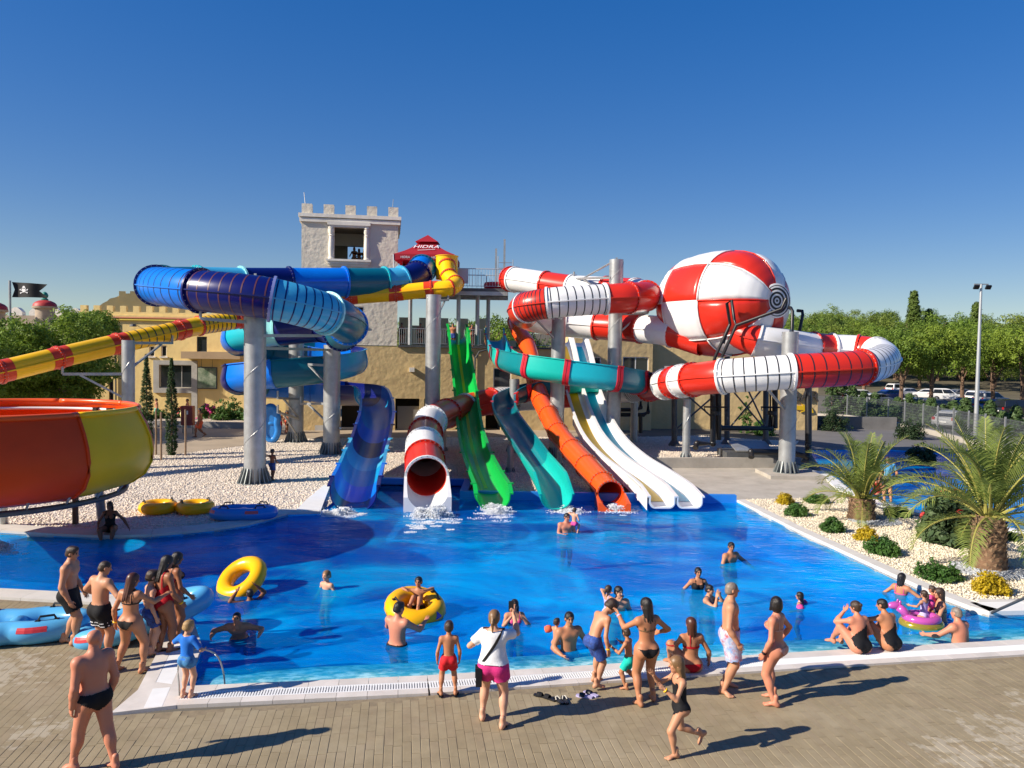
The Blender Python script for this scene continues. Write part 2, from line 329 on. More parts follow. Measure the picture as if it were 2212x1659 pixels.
n = len(POOL2); struct('splash_pool_wall', [(*p, -0.9) for p in POOL2] + [(*p, Gz) for p in POOL2], [((i + 1) % n, i, n + i, n + (i + 1) % n) for i in range(n)], blue_floor)
water_sheet('splash_pool_water', POOL2, WZ, water_m, 0.3, 0.02)
# --- coping
tile_m = [mat('coping_tile_%s' % c, v, rough=0.6, var=(3, 0.08), bump=(40, 0.05), dirt=(2, (0.5, 0.45, 0.38), 0.35)) for c, v in (('a', (0.63, 0.575, 0.52)), ('b', (0.66, 0.61, 0.555)), ('c', (0.60, 0.555, 0.50)))]
grate_m = mat('white_grating', (0.80, 0.80, 0.78), rough=0.45, var=(4, 0.05))
slot_m = mat('grating_slot', (0.36, 0.36, 0.37), rough=0.8)
curb_m = mat('pale_curb_stone', (0.60, 0.57, 0.52), rough=0.75, var=(2, 0.1), bump=(25, 0.08))
cop = thing('pool_coping', 'pale tiled pool edge with white drain grating along the near deck', 'pool edge', (0, 12.5, 0))
def strip_line(a, b): d = np.array(b) - np.array(a); return np.linalg.norm(d), d / np.linalg.norm(d)
def quad_prism(mb, a, b, o0, o1, z0, z1):
    """bar between two ground points, from offset o0 to o1 on its right-hand side"""
    a = np.array(a, float); b = np.array(b, float); t = (b - a) / np.linalg.norm(b - a); nn = np.array([t[1], -t[0]])
    P = [a + nn * o0, b + nn * o0, b + nn * o1, a + nn * o1]; return mb.prism([tuple(p) for p in reversed(P)], z0, z1)
line = [np.array(p) for p in near_in]
for i in range(len(line) - 1):
    a, b = line[i], line[i + 1]; Ln, t = strip_line(a, b); k = max(1, round(Ln / 0.5))
    for j in range(k):
        p, q = a + t * (Ln * j / k + 0.003), a + t * (Ln * (j + 1) / k - 0.003)
        quad_prism(MB(), p, q, 0, 0.235, -0.2, 0.045).build('coping_tile', tile_m[(j + i) % 3], cop)
        quad_prism(MB(), p, q, 0.498, 0.68, -0.1, 0.045).build('edge_tile', tile_m[(j * 2 + i) % 3], cop)
    gr = MB(); quad_prism(gr, a, b, 0.236, 0.497, -0.06, 0.016); gr.build('drain_channel', slot_m, cop)
    gr = MB(); quad_prism(gr, a, b, 0.237, 0.262, -0.05, 0.044); quad_prism(gr, a, b, 0.471, 0.496, -0.05, 0.044)
    k = int(Ln / 0.042)
    for j in range(k):
        p = a + t * (Ln * (j + 0.22) / k); q = a + t * (Ln * (j + 0.80) / k); quad_prism(gr, p, q, 0.262, 0.471, -0.02, 0.041)
    gr.build('drain_grating', grate_m, cop)
ext = np.array([-5.11, 12.06]) + np.array([.25, -.97]) * .68; mb = MB(); quad_prism(mb, ext, np.array([-5.11, 12.06]), -.50, -.244, -.02, 0.0475); mb.build('drain_grating', grate_m, cop)
# left side of the basin: wide white corner plate and curved kerb
lp = [(-5.11, 12.06), (-5.54, 13.73), (-6.16, 14.9), (-6.6, 15.45)]
cl = thing('pool_corner_edge', 'white pool corner with wide tiled edge beside the standing group', 'pool edge', (-6, 13.5, 0))
for i in range(3):
    a, b = lp[i + 1], lp[i]
    for o0, o1, zt, m_ in ((0.002, 0.24, 0.046, tile_m[i % 3]), (0.244, 0.50, 0.043, grate_m), (0.504, 0.72, 0.046, tile_m[(i + 1) % 3])):
        a2, b2 = np.array(a), np.array(b); mb = MB(); quad_prism(mb, b2, a2, -o1, -o0, -0.2, zt); mb.build('edge_tile', m_, cl)
mb = MB(); mb.prism([tuple(p) for p in [(-5.83, 11.11), (-4.99, 11.385), (-5.114, 12.05), (-5.80, 12.22)]], -0.2, 0.0455); mb.build('corner_tile', tile_m[1], cl)
def kerb(name, label, inner, w, z, m_, side=1, cat='kerb', joints=1.0, loc=None):
    r = thing(name, label, cat, loc if loc is not None else (*inner[0], 0)); P = [np.array(p) for p in inner]; T = []
    for i in range(len(P)):
        d = (P[min(i + 1, len(P) - 1)] - P[max(i - 1, 0)]); d /= np.linalg.norm(d); T.append(np.array([d[1], -d[0]]) * side)
    for i in range(len(P) - 1):
        Ln = np.linalg.norm(P[i + 1] - P[i]); k = max(1, round(Ln / joints))
        for j in range(k):
            u, v = (j + 0.004) / k, (j + 0.996) / k
            q = [P[i] * (1 - u) + P[i + 1] * u, P[i] * (1 - v) + P[i + 1] * v]; nn = [T[i] * (1 - u) + T[i + 1] * u, T[i] * (1 - v) + T[i + 1] * v]
            pl = [q[0], q[1], q[1] + nn[1] * w, q[0] + nn[0] * w]
            if np.cross(pl[1] - pl[0], pl[2] - pl[0]) < 0: pl = pl[::-1]
            MB().prism([tuple(p) for p in pl], -0.2, z).build('kerb_stone', m_, r)
    return r
kerb('pool_kerb', 'curved white pool kerb behind the blue double tubes', [(-26, 17.3), (-19, 17.0)] + left_e[:4], 0.55, 0.05, curb_m, 1)
kerb('pool_kerb', 'curved pale kerb along the far gravel bank below the yellow tubes', g2([(690, 1109)]) + far_e[:8], 0.75, 0.06, curb_m, -1 if False else 1)
kerb('pool_kerb', 'long straight white kerb between the pool and the palm bed', list(reversed(right_e[2:])), 0.34, 0.08, curb_m, -1)
kerb('pool_kerb', 'white kerb at the right end of the pool beyond the dark handrail', [(22, 19), right_e[0], right_e[1], right_e[2]], 0.6, 0.08, mat("white_kerb", (0.76, 0.75, 0.72), rough=0.6, var=(2, 0.05)), 1)
tag(MB().prism([(10.02, 16.5), (10.27, 16.22), (12.6, 16.47), (12.55, 17.1), (10.55, 17.12), (10.36, 16.62)], -.15, .062).build('corner_slab', curb_m), 'pale corner slab where the palm bed kerb meets the handrail', 'slab')
tag(MB().prism([(8.5, 28.7), (8.5, 28.95), (-1.6, 28.95), (-1.6, 31.65), (-6.35, 31.65), (-6.35, 31.4), (-1.9, 31.4), (-1.9, 28.7)], -0.3, 0.24).build('pool_back_wall', blue_edge), 'bright blue low wall behind the slide exits', 'low wall')
mb = MB(); mb.prism(g2([(660, 1086), (700, 1052), (712, 1056), (693, 1107), (640, 1107)]), -0.1, 0.09); tag(mb.build('landing_slab', grate_m), 'white sloping slab at the pool edge left of the blue slide exit', 'slab')
# --- deck of long pavers
mortar = mat('paver_joint_sand', (0.235, 0.185, 0.115), rough=0.95, var=(8, 0.2))
pav = []
for i, c in enumerate([(0.285, 0.230, 0.140), (0.274, 0.220, 0.133), (0.297, 0.241, 0.149), (0.280, 0.223, 0.139)]):
    pav.append(mat('paver_%d' % i, c, rough=0.8, spec=0.3, var=(3.2, 0.12), bump=(45, 0.12, 0.006), dirt=(0.55, (0.42, 0.36, 0.25), 0.35), place=True, worn=[(-8.6, 12.6, 1.3), (-6.6, 10.6, .5), (7.4, 10.9, .9), (6.2, 10.3, .7), (8.4, 12.0, .5)]))
deck = [(-5.83, 11.1), (-5.84, 12.2), (-6.24, 13.5), (-6.80, 14.6), (-7.15, 15.2), (-8.75, 15.95), (-11.35, 16.28), (-19, 16.4), (-26, 16.7), (-26, 3), (26, 3), (26, 17.2), (15.15, 14.92), (5.45, 13.2), (-1.23, 11.92)]
deck_o = poly_sheet('pool_deck', [deck], 0.0072, mortar)
def inpoly(x, y, P):
    r = False; n = len(P)
    for i in range(n):
        (x0, y0), (x1, y1) = P[i], P[(i + 1) % n]
        if (y0 > y) != (y1 > y) and x < (x1 - x0) * (y - y0) / (y1 - y0) + x0: r = not r
    return r
def seen(x, y, z=0.0):
    d = np.array([x, y, z]) - EYE; zz = d @ _f
    return W_ / 2 + F_ * (d @ _r) / zz, H_ / 2 - F_ * (d @ _u) / zz
PW, PL_ = 0.125, 0.52; base_p = np.array([-5.83, 11.1]); cand = []
AP = R(8.2); UP = np.array([math.cos(AP), math.sin(AP)]); VP = np.array([-UP[1], UP[0]])
for i in range(-75, 150):
    off = random.random() * PL_
    for j in range(-8, 13):
        L0 = j * PL_ + off; c = base_p + UP * (i + 0.5) * PW + VP * (L0 + PL_ / 2)
        sx, sy = seen(c[0], c[1])
        if not (-60 < sx < 2280 and 1250 < sy < 1730): continue
        q = [c + UP * s * (PW - 0.0055) / 2 + VP * t * (PL_ - 0.006) / 2 for s, t in ((-1, -1), (1, -1), (1, 1), (-1, 1))]
        ins = [inpoly(*p, deck) for p in q]
        if all(ins): cand.append((c, q, sy))
        elif any(ins) or inpoly(*c, deck):
            k = 0.5                                                   # a cut paver at the border
            for s_ in (1, -1):
                c2 = c + VP * s_ * PL_ / 4; q2 = [c2 + UP * s * (PW - 0.0055) / 2 + VP * t * (PL_ * k - 0.006) / 2 for s, t in ((-1, -1), (1, -1), (1, 1), (-1, 1))]
                if all(inpoly(*p, deck) for p in q2): cand.append((c2, q2, sy - 400))
cand.sort(key=lambda k: -k[2])
pm = []
for mm in pav:
    V, F = [], []; hx, hy = (PW - 0.0055) / 2, (PL_ - 0.006) / 2; e = 0.006
    V = [(-hx, -hy, 0), (hx, -hy, 0), (hx, hy, 0), (-hx, hy, 0), (-hx, -hy, .009), (hx, -hy, .009), (hx, hy, .009), (-hx, hy, .009), (-hx + e, -hy + e, .012), (hx - e, -hy + e, .012), (hx - e, hy - e, .012), (-hx + e, hy - e, .012)]
    F = [(0, 1, 5, 4), (1, 2, 6, 5), (2, 3, 7, 6), (3, 0, 4, 7), (4, 5, 9, 8), (5, 6, 10, 9), (6, 7, 11, 10), (7, 4, 8, 11), (8, 9, 10, 11)]
    pm.append(mesh('paver', V, F, mm))
full = [k for k in cand if k[2] > 0][:298]
ids = set(id(k) for k in full)
for c, q, s in full:
    link('paver', random.choice(pm), deck_o, (c[0], c[1], 0.0005 + random.random() * 0.0012), (random.gauss(0, .0012), random.gauss(0, .0015), AP + random.gauss(0, .003)))
V = []; F = []; MI = []
for kk in cand:
    if id(kk) in ids: continue
    c, q, s = kk; n = len(V); h = 0.0105 + random.random() * 0.002; V += [(*p, 0.0005) for p in q] + [(*p, h) for p in q]
    F += [(n, n + 1, n + 5, n + 4), (n + 1, n + 2, n + 6, n + 5), (n + 2, n + 3, n + 7, n + 6), (n + 3, n, n + 4, n + 7), (n + 4, n + 5, n + 6, n + 7)]; MI += [random.randrange(4)] * 5
tag(obj('small_pavers', V, F, pav, deck_o, midx=MI), kind='stuff')
DK = 0.013
# --- gravel, paths, beds
def gravel_mat(name, c0, c1, sc_):
    m = bpy.data.materials.new(name); m.use_nodes = True; N = m.node_tree.nodes; L = m.node_tree.links; b = N['Principled BSDF']; b.inputs['Roughness'].default_value = 0.9; b.inputs['Specular IOR Level'].default_value = 0.2
    tc = N.new('ShaderNodeTexCoord'); vo = N.new('ShaderNodeTexVoronoi'); vo.inputs['Scale'].default_value = sc_; L.new(tc.outputs['Object'], vo.inputs['Vector'])
    rp = N.new('ShaderNodeValToRGB'); rp.color_ramp.elements[0].color = (*c0, 1); rp.color_ramp.elements[1].color = (*c1, 1)
    sp = N.new('ShaderNodeSeparateColor'); L.new(vo.outputs['Color'], sp.inputs[0]); L.new(sp.outputs[0], rp.inputs[0])
    nz = N.new('ShaderNodeTexNoise'); nz.inputs['Scale'].default_value = 0.45; nz.inputs['Detail'].default_value = 6; L.new(tc.outputs['Object'], nz.inputs['Vector'])
    mx = N.new('ShaderNodeMix'); mx.data_type = 'RGBA'; mx.blend_type = 'MULTIPLY'; mx.inputs[0].default_value = 0.5; L.new(rp.outputs[0], mx.inputs[6]); L.new(nz.outputs[0], mx.inputs[7])
    L.new(rp.outputs[0], b.inputs['Base Color'])
    bp = N.new('ShaderNodeBump'); bp.inputs['Strength'].default_value = 1.0; bp.inputs['Distance'].default_value = 0.05; bp.invert = True; L.new(vo.outputs['Distance'], bp.inputs['Height']); L.new(bp.outputs[0], b.inputs['Normal'])
    return m
grav = gravel_mat('white_gravel', (0.52, 0.44, 0.35), (0.80, 0.71, 0.60), 13); gravy = gravel_mat('cream_gravel', (0.58, 0.49, 0.35), (0.82, 0.72, 0.56), 16); gravb = gravel_mat('blue_grey_gravel', (0.28, 0.30, 0.33), (0.50, 0.52, 0.54), 14)
GRAV = [(-6.36, 31.7), (-6.37, 26.25)] + [(x, y + 0.72) for x, y in far_e[:8]] + [(-26, 24.6), (-26, 37), (-17.3, 39.2), (-14.6, 44.6), (-14, 46.8), (-9.7, 48.3), (8, 51.6), (19, 50.5), (14.6, 41), (13.3, 38.2), (7.0, 37.4), (7.0, 33.5), (3.2, 31.2), (3.2, 29.0), (-1.55, 29.0), (-1.55, 31.7)]
poly_sheet('gravel_bank', [GRAV], 0.004, grav)
def stones(name, P, zlo, n, s0, s1, m_, dens=None):
    P_ = np.array(P); lo, hi = P_.min(0), P_.max(0); pts = []
    while len(pts) < n:
        x, y = rng.uniform(lo[0], hi[0]), rng.uniform(lo[1], hi[1])
        if inpoly(x, y, P) and (dens is None or rng.random() < dens(x, y)): pts.append((x, y))
    pts = np.array(pts); n = len(pts); b = np.array([[1, 0, 0], [0, 1, 0], [-1, 0, 0], [0, -1, 0], [0, 0, 1], [0, 0, -0.6]], float)
    s = rng.uniform(s0, s1, (n, 1, 3)) * np.array([1, 1, .75]); a = rng.uniform(0, 6.28, n); ca, sa = np.cos(a), np.sin(a)
    V = b[None] * s + rng.normal(0, 0.12, (n, 6, 3)) * s; tl = rng.normal(0, .35, (n, 1)); V[:, :, 2] += V[:, :, 0] * tl
    X = V[:, :, 0] * ca[:, None] - V[:, :, 1] * sa[:, None]; Y = V[:, :, 0] * sa[:, None] + V[:, :, 1] * ca[:, None]
    V = np.stack([X + pts[:, :1], Y + pts[:, 1:], V[:, :, 2] + zlo + s0 * 0.4], -1).reshape(-1, 3)
    T = np.array([[0, 1, 4], [1, 2, 4], [2, 3, 4], [3, 0, 4], [1, 0, 5], [2, 1, 5], [3, 2, 5], [0, 3, 5]])
    return tag(obj(name, V, (T[None] + (np.arange(n) * 6)[:, None, None]).reshape(-1, 3), m_), kind='stuff')
st_m = mat('white_stone', (0.75, 0.655, 0.545), rough=0.85, var=(5, 0.22)); sty_m = mat('cream_stone', (0.80, 0.71, 0.55), rough=0.85, var=(5, 0.18)); stb_m = mat('blue_grey_stone', (0.40, 0.42, 0.45), rough=0.85, var=(6, 0.3))
stones('gravel_stones', [(x, y) for x, y in GRAV if y < 52], 0.004, 34000, 0.022, 0.055, st_m, lambda x, y: min(1, (30 / y) ** 2))
BEDR = [(8.9, 29.05), (12.9, 29.75), (13.5, 27.4), (14.6, 24.9), (16.2, 22.7), (24, 23.6), (24, 19.9), (16, 18.3), (12.6, 17.5), (10.5, 17.05)] + [(x + .36, y + .05) for x, y in right_e[4:7]]
poly_sheet('palm_bed_gravel', [BEDR], 0.03, gravy)
stones('bed_stones', BEDR, 0.03, 20000, 0.016, 0.040, sty_m, lambda x, y: min(1, (20 / y) ** 2))
bed_side = MB(); nb = len(BEDR); bed_side.add([(*p, -.05) for p in BEDR] + [(*p, .03) for p in BEDR], [(i, (i + 1) % nb, nb + (i + 1) % nb, nb + i) for i in range(nb)]); tag(bed_side.build('bed_edge', curb_m), kind='structure')
poly_sheet('concrete_path', [[(7.05, 30.6), (8.7, 29.0), (12.95, 29.8), (14.0, 31.4), (14.5, 34.2), (14.9, 36.8), (14.4, 40.8), (13.3, 38.1), (7.05, 37.3)]], 0.006, conc)
pathm = mat('tan_path', (0.36, 0.285, 0.20), rough=0.9, var=(0.5, 0.15), bump=(20, 0.1))
poly_sheet('back_path', [[(-26.2, 37.2), (-17.3, 39.4), (-14.7, 44.8), (-14.1, 47), (-9.8, 48.5), (8, 51.8), (8, 70), (-60, 70), (-60, 37)]], -0.004, pathm)
poly_sheet('pool_terrace', [[(14.6, 41.2), (15.0, 36.8), (14.6, 34.1), (14.05, 31.4), (14.1, 28.4), (15.0, 25.8), (16.4, 23.4), (45, 29), (45, 60), (31, 70), (19.2, 58), (19.1, 50.6)], POOL2], 0.0, mat('shade_grey_terrace', (0.135, 0.13, 0.128), rough=0.85, var=(0.6, 0.12)))  # terrace grey is darkened: the shade lying there is put into its colour
kerb('pool_kerb', 'curved white kerb of the small pool behind the palms', [(14.9, 36.5), (14.55, 34.0), (13.95, 31.4), (14.1, 28.4), (15.2, 25.9), (16.5, 24.0), (24, 25.5)], 0.5, 0.07, grate_m, 1)
# retaining wall and raised gravel at right
RB = [(7.0, 37.3), (13.0, 38.0), (14.2, 41), (16.5, 46), (12, 49), (6.5, 47), (5.4, 41)]
o = MB().prism(RB, -0.05, 0.40).build('raised_gravel', grav); tag(o, kind='structure'); stones('raised_gravel_stones', RB, 0.40, 4000, 0.022, 0.05, st_m)
tag(MB().prism([(6.9, 37.0), (13.1, 37.72), (13.05, 37.98), (6.9, 37.28)], -0.05, 0.5).build('retaining_wall', conc), 'low concrete retaining wall in front of the raised gravel', 'wall')
# ================================================================== buildings
class Wall:
    """a vertical plane: picture point -> (metres along it, height)"""
    def __init__(s, A, ang): s.A = np.array(A[:2], float); s.u = np.array([math.cos(R(ang)), math.sin(R(ang))]); s.n = np.array([s.u[1], -s.u[0]]); s.ang = R(ang)
    def p(s, x, y):
        d = ray(x, y); t = ((s.A - EYE[:2]) @ s.n) / (d[:2] @ s.n); q = EYE + d * t; return float((q[:2] - s.A) @ s.u), float(q[2])
    def w(s, a, d, z): q = s.A + s.u * a - s.n * d; return (q[0], q[1], z)       # d = metres behind the face
    def box(s, mb, a0, a1, d0, d1, z0, z1, mi=0): mb.box(s.w((a0 + a1) / 2, (d0 + d1) / 2, (z0 + z1) / 2), (a1 - a0, d1 - d0, z1 - z0), rz=s.ang, mi=mi); return mb
    def holes(s, mb, a0, a1, z0, z1, d0, d1, hs, mi=0):
        """wall slab with rectangular openings hs = [(a0,a1,z0,z1)]"""
        xs = sorted({a0, a1, *[h[0] for h in hs], *[h[1] for h in hs]}); zs = sorted({z0, z1, *[h[2] for h in hs], *[h[3] for h in hs]})
        for i in range(len(xs) - 1):
            run = None
            for j in range(len(zs) - 1):
                cx, cz = (xs[i] + xs[i + 1]) / 2, (zs[j] + zs[j + 1]) / 2
                if any(h[0] < cx < h[1] and h[2] < cz < h[3] for h in hs):
                    if run: s.box(mb, xs[i], xs[i + 1], d0, d1, run[0], run[1], mi); run = None
                else: run = (run[0], zs[j + 1]) if run else (zs[j], zs[j + 1])
            if run: s.box(mb, xs[i], xs[i + 1], d0, d1, run[0], run[1], mi)
        return mb
    def rect(s, x0, y0, x1, y1):
        a0, z1 = s.p(x0, (y0 + 0)); a1, _ = s.p(x1, y0); _, z0 = s.p((x0 + x1) / 2, y1); _, z1 = s.p((x0 + x1) / 2, y0); return a0, a1, z0, z1
stucco = mat('grey_white_stucco', (0.69, 0.63, 0.52), rough=0.9, var=(0.5, 0.10), bump=(2.6, 0.9, 0.06), dirt=(0.5, (0.60, 0.53, 0.42), 0.5))
trim_w = mat('white_plaster_trim', (0.78, 0.735, 0.65), rough=0.85, var=(1.2, 0.08), bump=(5, 0.25, 0.03), dirt=(0.9, (0.5, 0.46, 0.40), 0.4))
beige = mat('beige_plaster', (0.63, 0.465, 0.225), rough=0.9, var=(0.45, 0.12), bump=(2.4, 0.8, 0.06), dirt=(0.4, (0.52, 0.375, 0.18), 0.5))
yell = mat('yellow_plaster', (0.80, 0.60, 0.25), rough=0.9, var=(0.5, 0.10), bump=(3, 0.5, 0.04), dirt=(0.45, (0.66, 0.47, 0.20), 0.5))
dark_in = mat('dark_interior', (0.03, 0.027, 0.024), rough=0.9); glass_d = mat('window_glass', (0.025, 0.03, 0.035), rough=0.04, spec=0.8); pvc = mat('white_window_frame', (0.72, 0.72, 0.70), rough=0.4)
def window(Wl, parent, x0, y0, x1, y1, frame=pvc, bars=2, sill=False, deep=0.12, open_rect=None, nm='window'):
    a0, a1, z0, z1 = open_rect or Wl.rect(x0, y0, x1, y1); fw = 0.07
    mb = MB()
    for q in ((a0, a0 + fw, z0, z1), (a1 - fw, a1, z0, z1), (a0 + fw, a1 - fw, z0, z0 + fw), (a0 + fw, a1 - fw, z1 - fw, z1)): Wl.box(mb, q[0], q[1], deep - 0.03, deep + 0.03, q[2], q[3])
    for k in range(1, bars): c = a0 + (a1 - a0) * k / bars; Wl.box(mb, c - 0.03, c + 0.03, deep - 0.025, deep + 0.025, z0 + fw, z1 - fw)
    f = mb.build(nm, frame, parent)
    for k in range(bars):
        c0, c1 = a0 + fw + (a1 - a0 - 2 * fw) * k / bars, a0 + fw + (a1 - a0 - 2 * fw) * (k + 1) / bars
        mb = MB(); Wl.box(mb, c0 + 0.03, c1 - 0.03, deep, deep + 0.012, z0 + fw + .002, z1 - fw - .002); mb.build('pane', glass_d, f)
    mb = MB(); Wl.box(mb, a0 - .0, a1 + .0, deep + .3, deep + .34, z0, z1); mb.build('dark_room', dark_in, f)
    if sill: mb = MB(); Wl.box(mb, a0 - 0.1, a1 + 0.1, -0.1, 0.1, z0 - 0.1, z0 - 0.002); mb.build('sill', trim_w, f)
    return f
# --- white tower on the beige building
TW = Wall(D(651, 600, 52.4), 9.0)
aR = TW.p(859, 620)[0]; zT = TW.p(700, 489)[1] ; zc1 = TW.p(755, 471)[1]
tower = thing('castle_tower', 'grey white castle tower with battlements and a big open window', 'tower', TW.w(3, 0, 5.9))
o0 = TW.rect(722, 491, 786, 561); mb = MB(); TH = 0.45; TD = 6.2; z_roof = 14.5; zb = 5.88
low_w = TW.rect(766, 662, 786, 702)
TW.holes(mb, 0, aR, zb, z_roof, 0, TH, [o0, low_w])
_tb = Wall(TW.w(0, TD, 0), 9.0); o1 = _tb.rect(751.5, 515, 796, 566); _sh = float((_tb.A - TW.A) @ TW.u); o1 = (o1[0] + _sh, min(o1[1] + _sh, aR - TH - .1), o1[2], o1[3])
TW.holes(mb, 0, aR, zb, z_roof, TD - TH, TD, [o1]); TW.box(mb, 0, TH, TH, TD - TH, zb, z_roof); TW.box(mb, aR - TH, aR, TH, TD - TH, zb, z_roof)
mb.build('wall', stucco, tower)
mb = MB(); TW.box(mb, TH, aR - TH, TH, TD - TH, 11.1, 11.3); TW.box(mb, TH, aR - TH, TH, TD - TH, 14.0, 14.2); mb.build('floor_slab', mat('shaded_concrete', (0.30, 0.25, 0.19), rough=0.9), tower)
mb = MB(); TW.box(mb, TH + .01, aR - TH - .01, TD * .55, TD * .55 + .5, 13.1, 13.98); mb.build('beam', stucco, tower)
for z0_, z1_, pr in ((z_roof, z_roof + 0.24, 0.20), (z_roof - 0.32, z_roof - 0.06, 0.14)):
    mb = MB(); TW.box(mb, -pr, aR + pr, -pr, TD + pr, z0_, z1_)
    mb.build('cornice', trim_w, tower)
for k in range(5):
    c = (aR - 0.68) * k / 4
    for dd in (0.0, TD - 0.5): mb = MB(); TW.box(mb, c, c + 0.68, dd, dd + 0.5, z_roof + 0.24, z_roof + 0.90); mb.build('merlon', stucco, tower)
for k in (1.9, 3.8):
    for c in (0, aR - 0.5): mb = MB(); TW.box(mb, c, c + 0.5, k, k + 0.6, z_roof + 0.24, z_roof + 0.90); mb.build('merlon', stucco, tower)
mb = MB(); mb.bar(TW.w(0.2, .3, z_roof + .9), TW.w(0.12, .3, z_roof + 1.7), 0.025); mb.build('lightning_rod', pvc, tower)
mb = MB(); mb.bar(TW.w(aR - .4, .3, z_roof + .9), TW.w(aR - .35, .3, z_roof + 1.5), 0.02); mb.build('lightning_rod', steel, tower)
a0, a1, z0, z1 = o0
mb = MB(); TW.box(mb, a0 - 0.45, a1 + 0.45, -0.24, -0.002, z1 + 0.10, z1 + 0.34); TW.box(mb, a0 - 0.35, a1 + 0.35, -0.17, -0.002, z1 - 0.02, z1 + 0.098); mb.build('window_lintel', trim_w, tower)
mb = MB(); TW.box(mb, a0 - 0.5, a1 + 0.5, -0.32, -0.002, z0 - 0.14, z0 - 0.0); TW.box(mb, a0 - 0.42, a1 + 0.42, -0.22, -0.002, z0 - 0.32, z0 - 0.142); TW.box(mb, a0 - 0.32, a1 + 0.32, -0.12, -0.002, z0 - 0.46, z0 - 0.322); mb.build('window_sill', trim_w, tower)
for c in (a0 - 0.2, a1 + 0.2):
    h = z1 - z0; prof = [(0.20, 0), (0.20, .10), (.15, .14), (.20, .30 * h), (.17, .5 * h), (.13, .70 * h), (.17, .73 * h), (.13, .76 * h), (.20, .84 * h), (.20, .93 * h), (.15, .94 * h), (.21, .955 * h), (.21, h - .03)]
    mb = MB(); mb.lathe(TW.w(c, -0.02, z0), prof, 14); mb.build('column', trim_w, tower, smooth=35)
window(TW, tower, 766, 662, 786, 702, bars=1, sill=True, deep=0.2)
# --- beige building below and right of the tower
bb = thing('beige_building', 'long beige plastered building below the white tower and slide platforms', 'building', TW.w(5, 0, 0))
aE = TW.p(1408, 860)[0]; a850 = TW.p(859, 800)[0]; a1232 = TW.p(1236, 760)[0]
garage = TW.rect(854, 861, 938, 948); garage = (garage[0], garage[1], -0.05, garage[3]); dor = TW.rect(1049, 893, 1082, 948); dor = (dor[0], dor[1], -0.05, dor[3]); w1 = TW.rect(1066, 795, 1105, 838)
w2 = TW.rect(1262, 771, 1299, 800); w3 = TW.rect(1346, 771, 1402, 814); dl = TW.rect(735, 858, 800, 948); dl = (dl[0], dl[1], -0.05, dl[3])
zTer = 5.82
mb = MB(); TW.holes(mb, -1.0, aE, -0.1, zTer, 0.02, 0.42, [garage, dor, w1, w2, w3, dl]); mb.build('wall', beige, bb)
for q in ((a1232, aE, 0.02, 0.42, zTer, 6.9), (a1232, a1232 + .4, 0.42, 7, zTer, 6.9), (aE - .4, aE, .42, 7, -0.1, 6.9), (-1.0, -.6, .42, 7, -.1, zTer)): mb = MB(); TW.box(mb, *q); mb.build('parapet_wall', beige, bb)
mb = MB(); TW.box(mb, -1.0, aE - .4, 0.42, 7, zTer - 0.3, zTer); mb.build('terrace_slab', mat('slab_grey', (0.25, 0.24, 0.22), rough=0.9), bb)
mb = MB(); TW.box(mb, a850, a1232 - .01, -0.14, 0.02, zTer - 0.02, zTer + 0.12); mb.build('terrace_edge', steel_d, bb)
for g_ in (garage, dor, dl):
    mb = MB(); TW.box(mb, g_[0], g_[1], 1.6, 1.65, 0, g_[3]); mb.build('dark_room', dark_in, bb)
mb = MB(); TW.box(mb, garage[0] + .15, garage[0] + 1.9, .3, .36, 0, garage[3] - 0.55); mb.build('door', mat('grey_door', (0.22, 0.21, 0.19), rough=0.6), bb)
mb = MB(); TW.box(mb, TW.p(906, 900)[0], TW.p(916, 900)[0], -.05, .3, 0, garage[3]); mb.build('pier', beige, bb)
window(TW, bb, 0, 0, 0, 0, bars=1, open_rect=w1); window(TW, bb, 0, 0, 0, 0, bars=2, open_rect=w2); window(TW, bb, 0, 0, 0, 0, bars=2, open_rect=w3)
mb = MB(); TW.box(mb, TW.p(884, 797)[0], TW.p(895, 797)[0], -0.35, 0.0, TW.p(890, 803)[1], TW.p(890, 794)[1]); mb.build('wall_lamp', trim_w, bb)
a_ = TW.p(1026, 760)[0]; mb = MB(); mb.pipe([TW.w(a_ - 1.0, -.08, zTer), TW.w(a_ - .25, -.08, zTer - .25), TW.w(a_, -.08, zTer - .7), TW.w(a_, -.08, 3.0), TW.w(a_ + .2, -.08, 2.7), TW.w(a_ + 1.1, -.1, 2.6)], 0.06); mb.build('drain_pipe', steel_d, bb, smooth=40)
mb = MB(); mb.pipe([TW.w(a_ + 1.2, -.08, zTer), TW.w(a_ + .3, -.08, zTer - .25), TW.w(a_ + .02, -.1, zTer - .75)], 0.06); mb.build('drain_pipe', steel_d, bb, smooth=40)
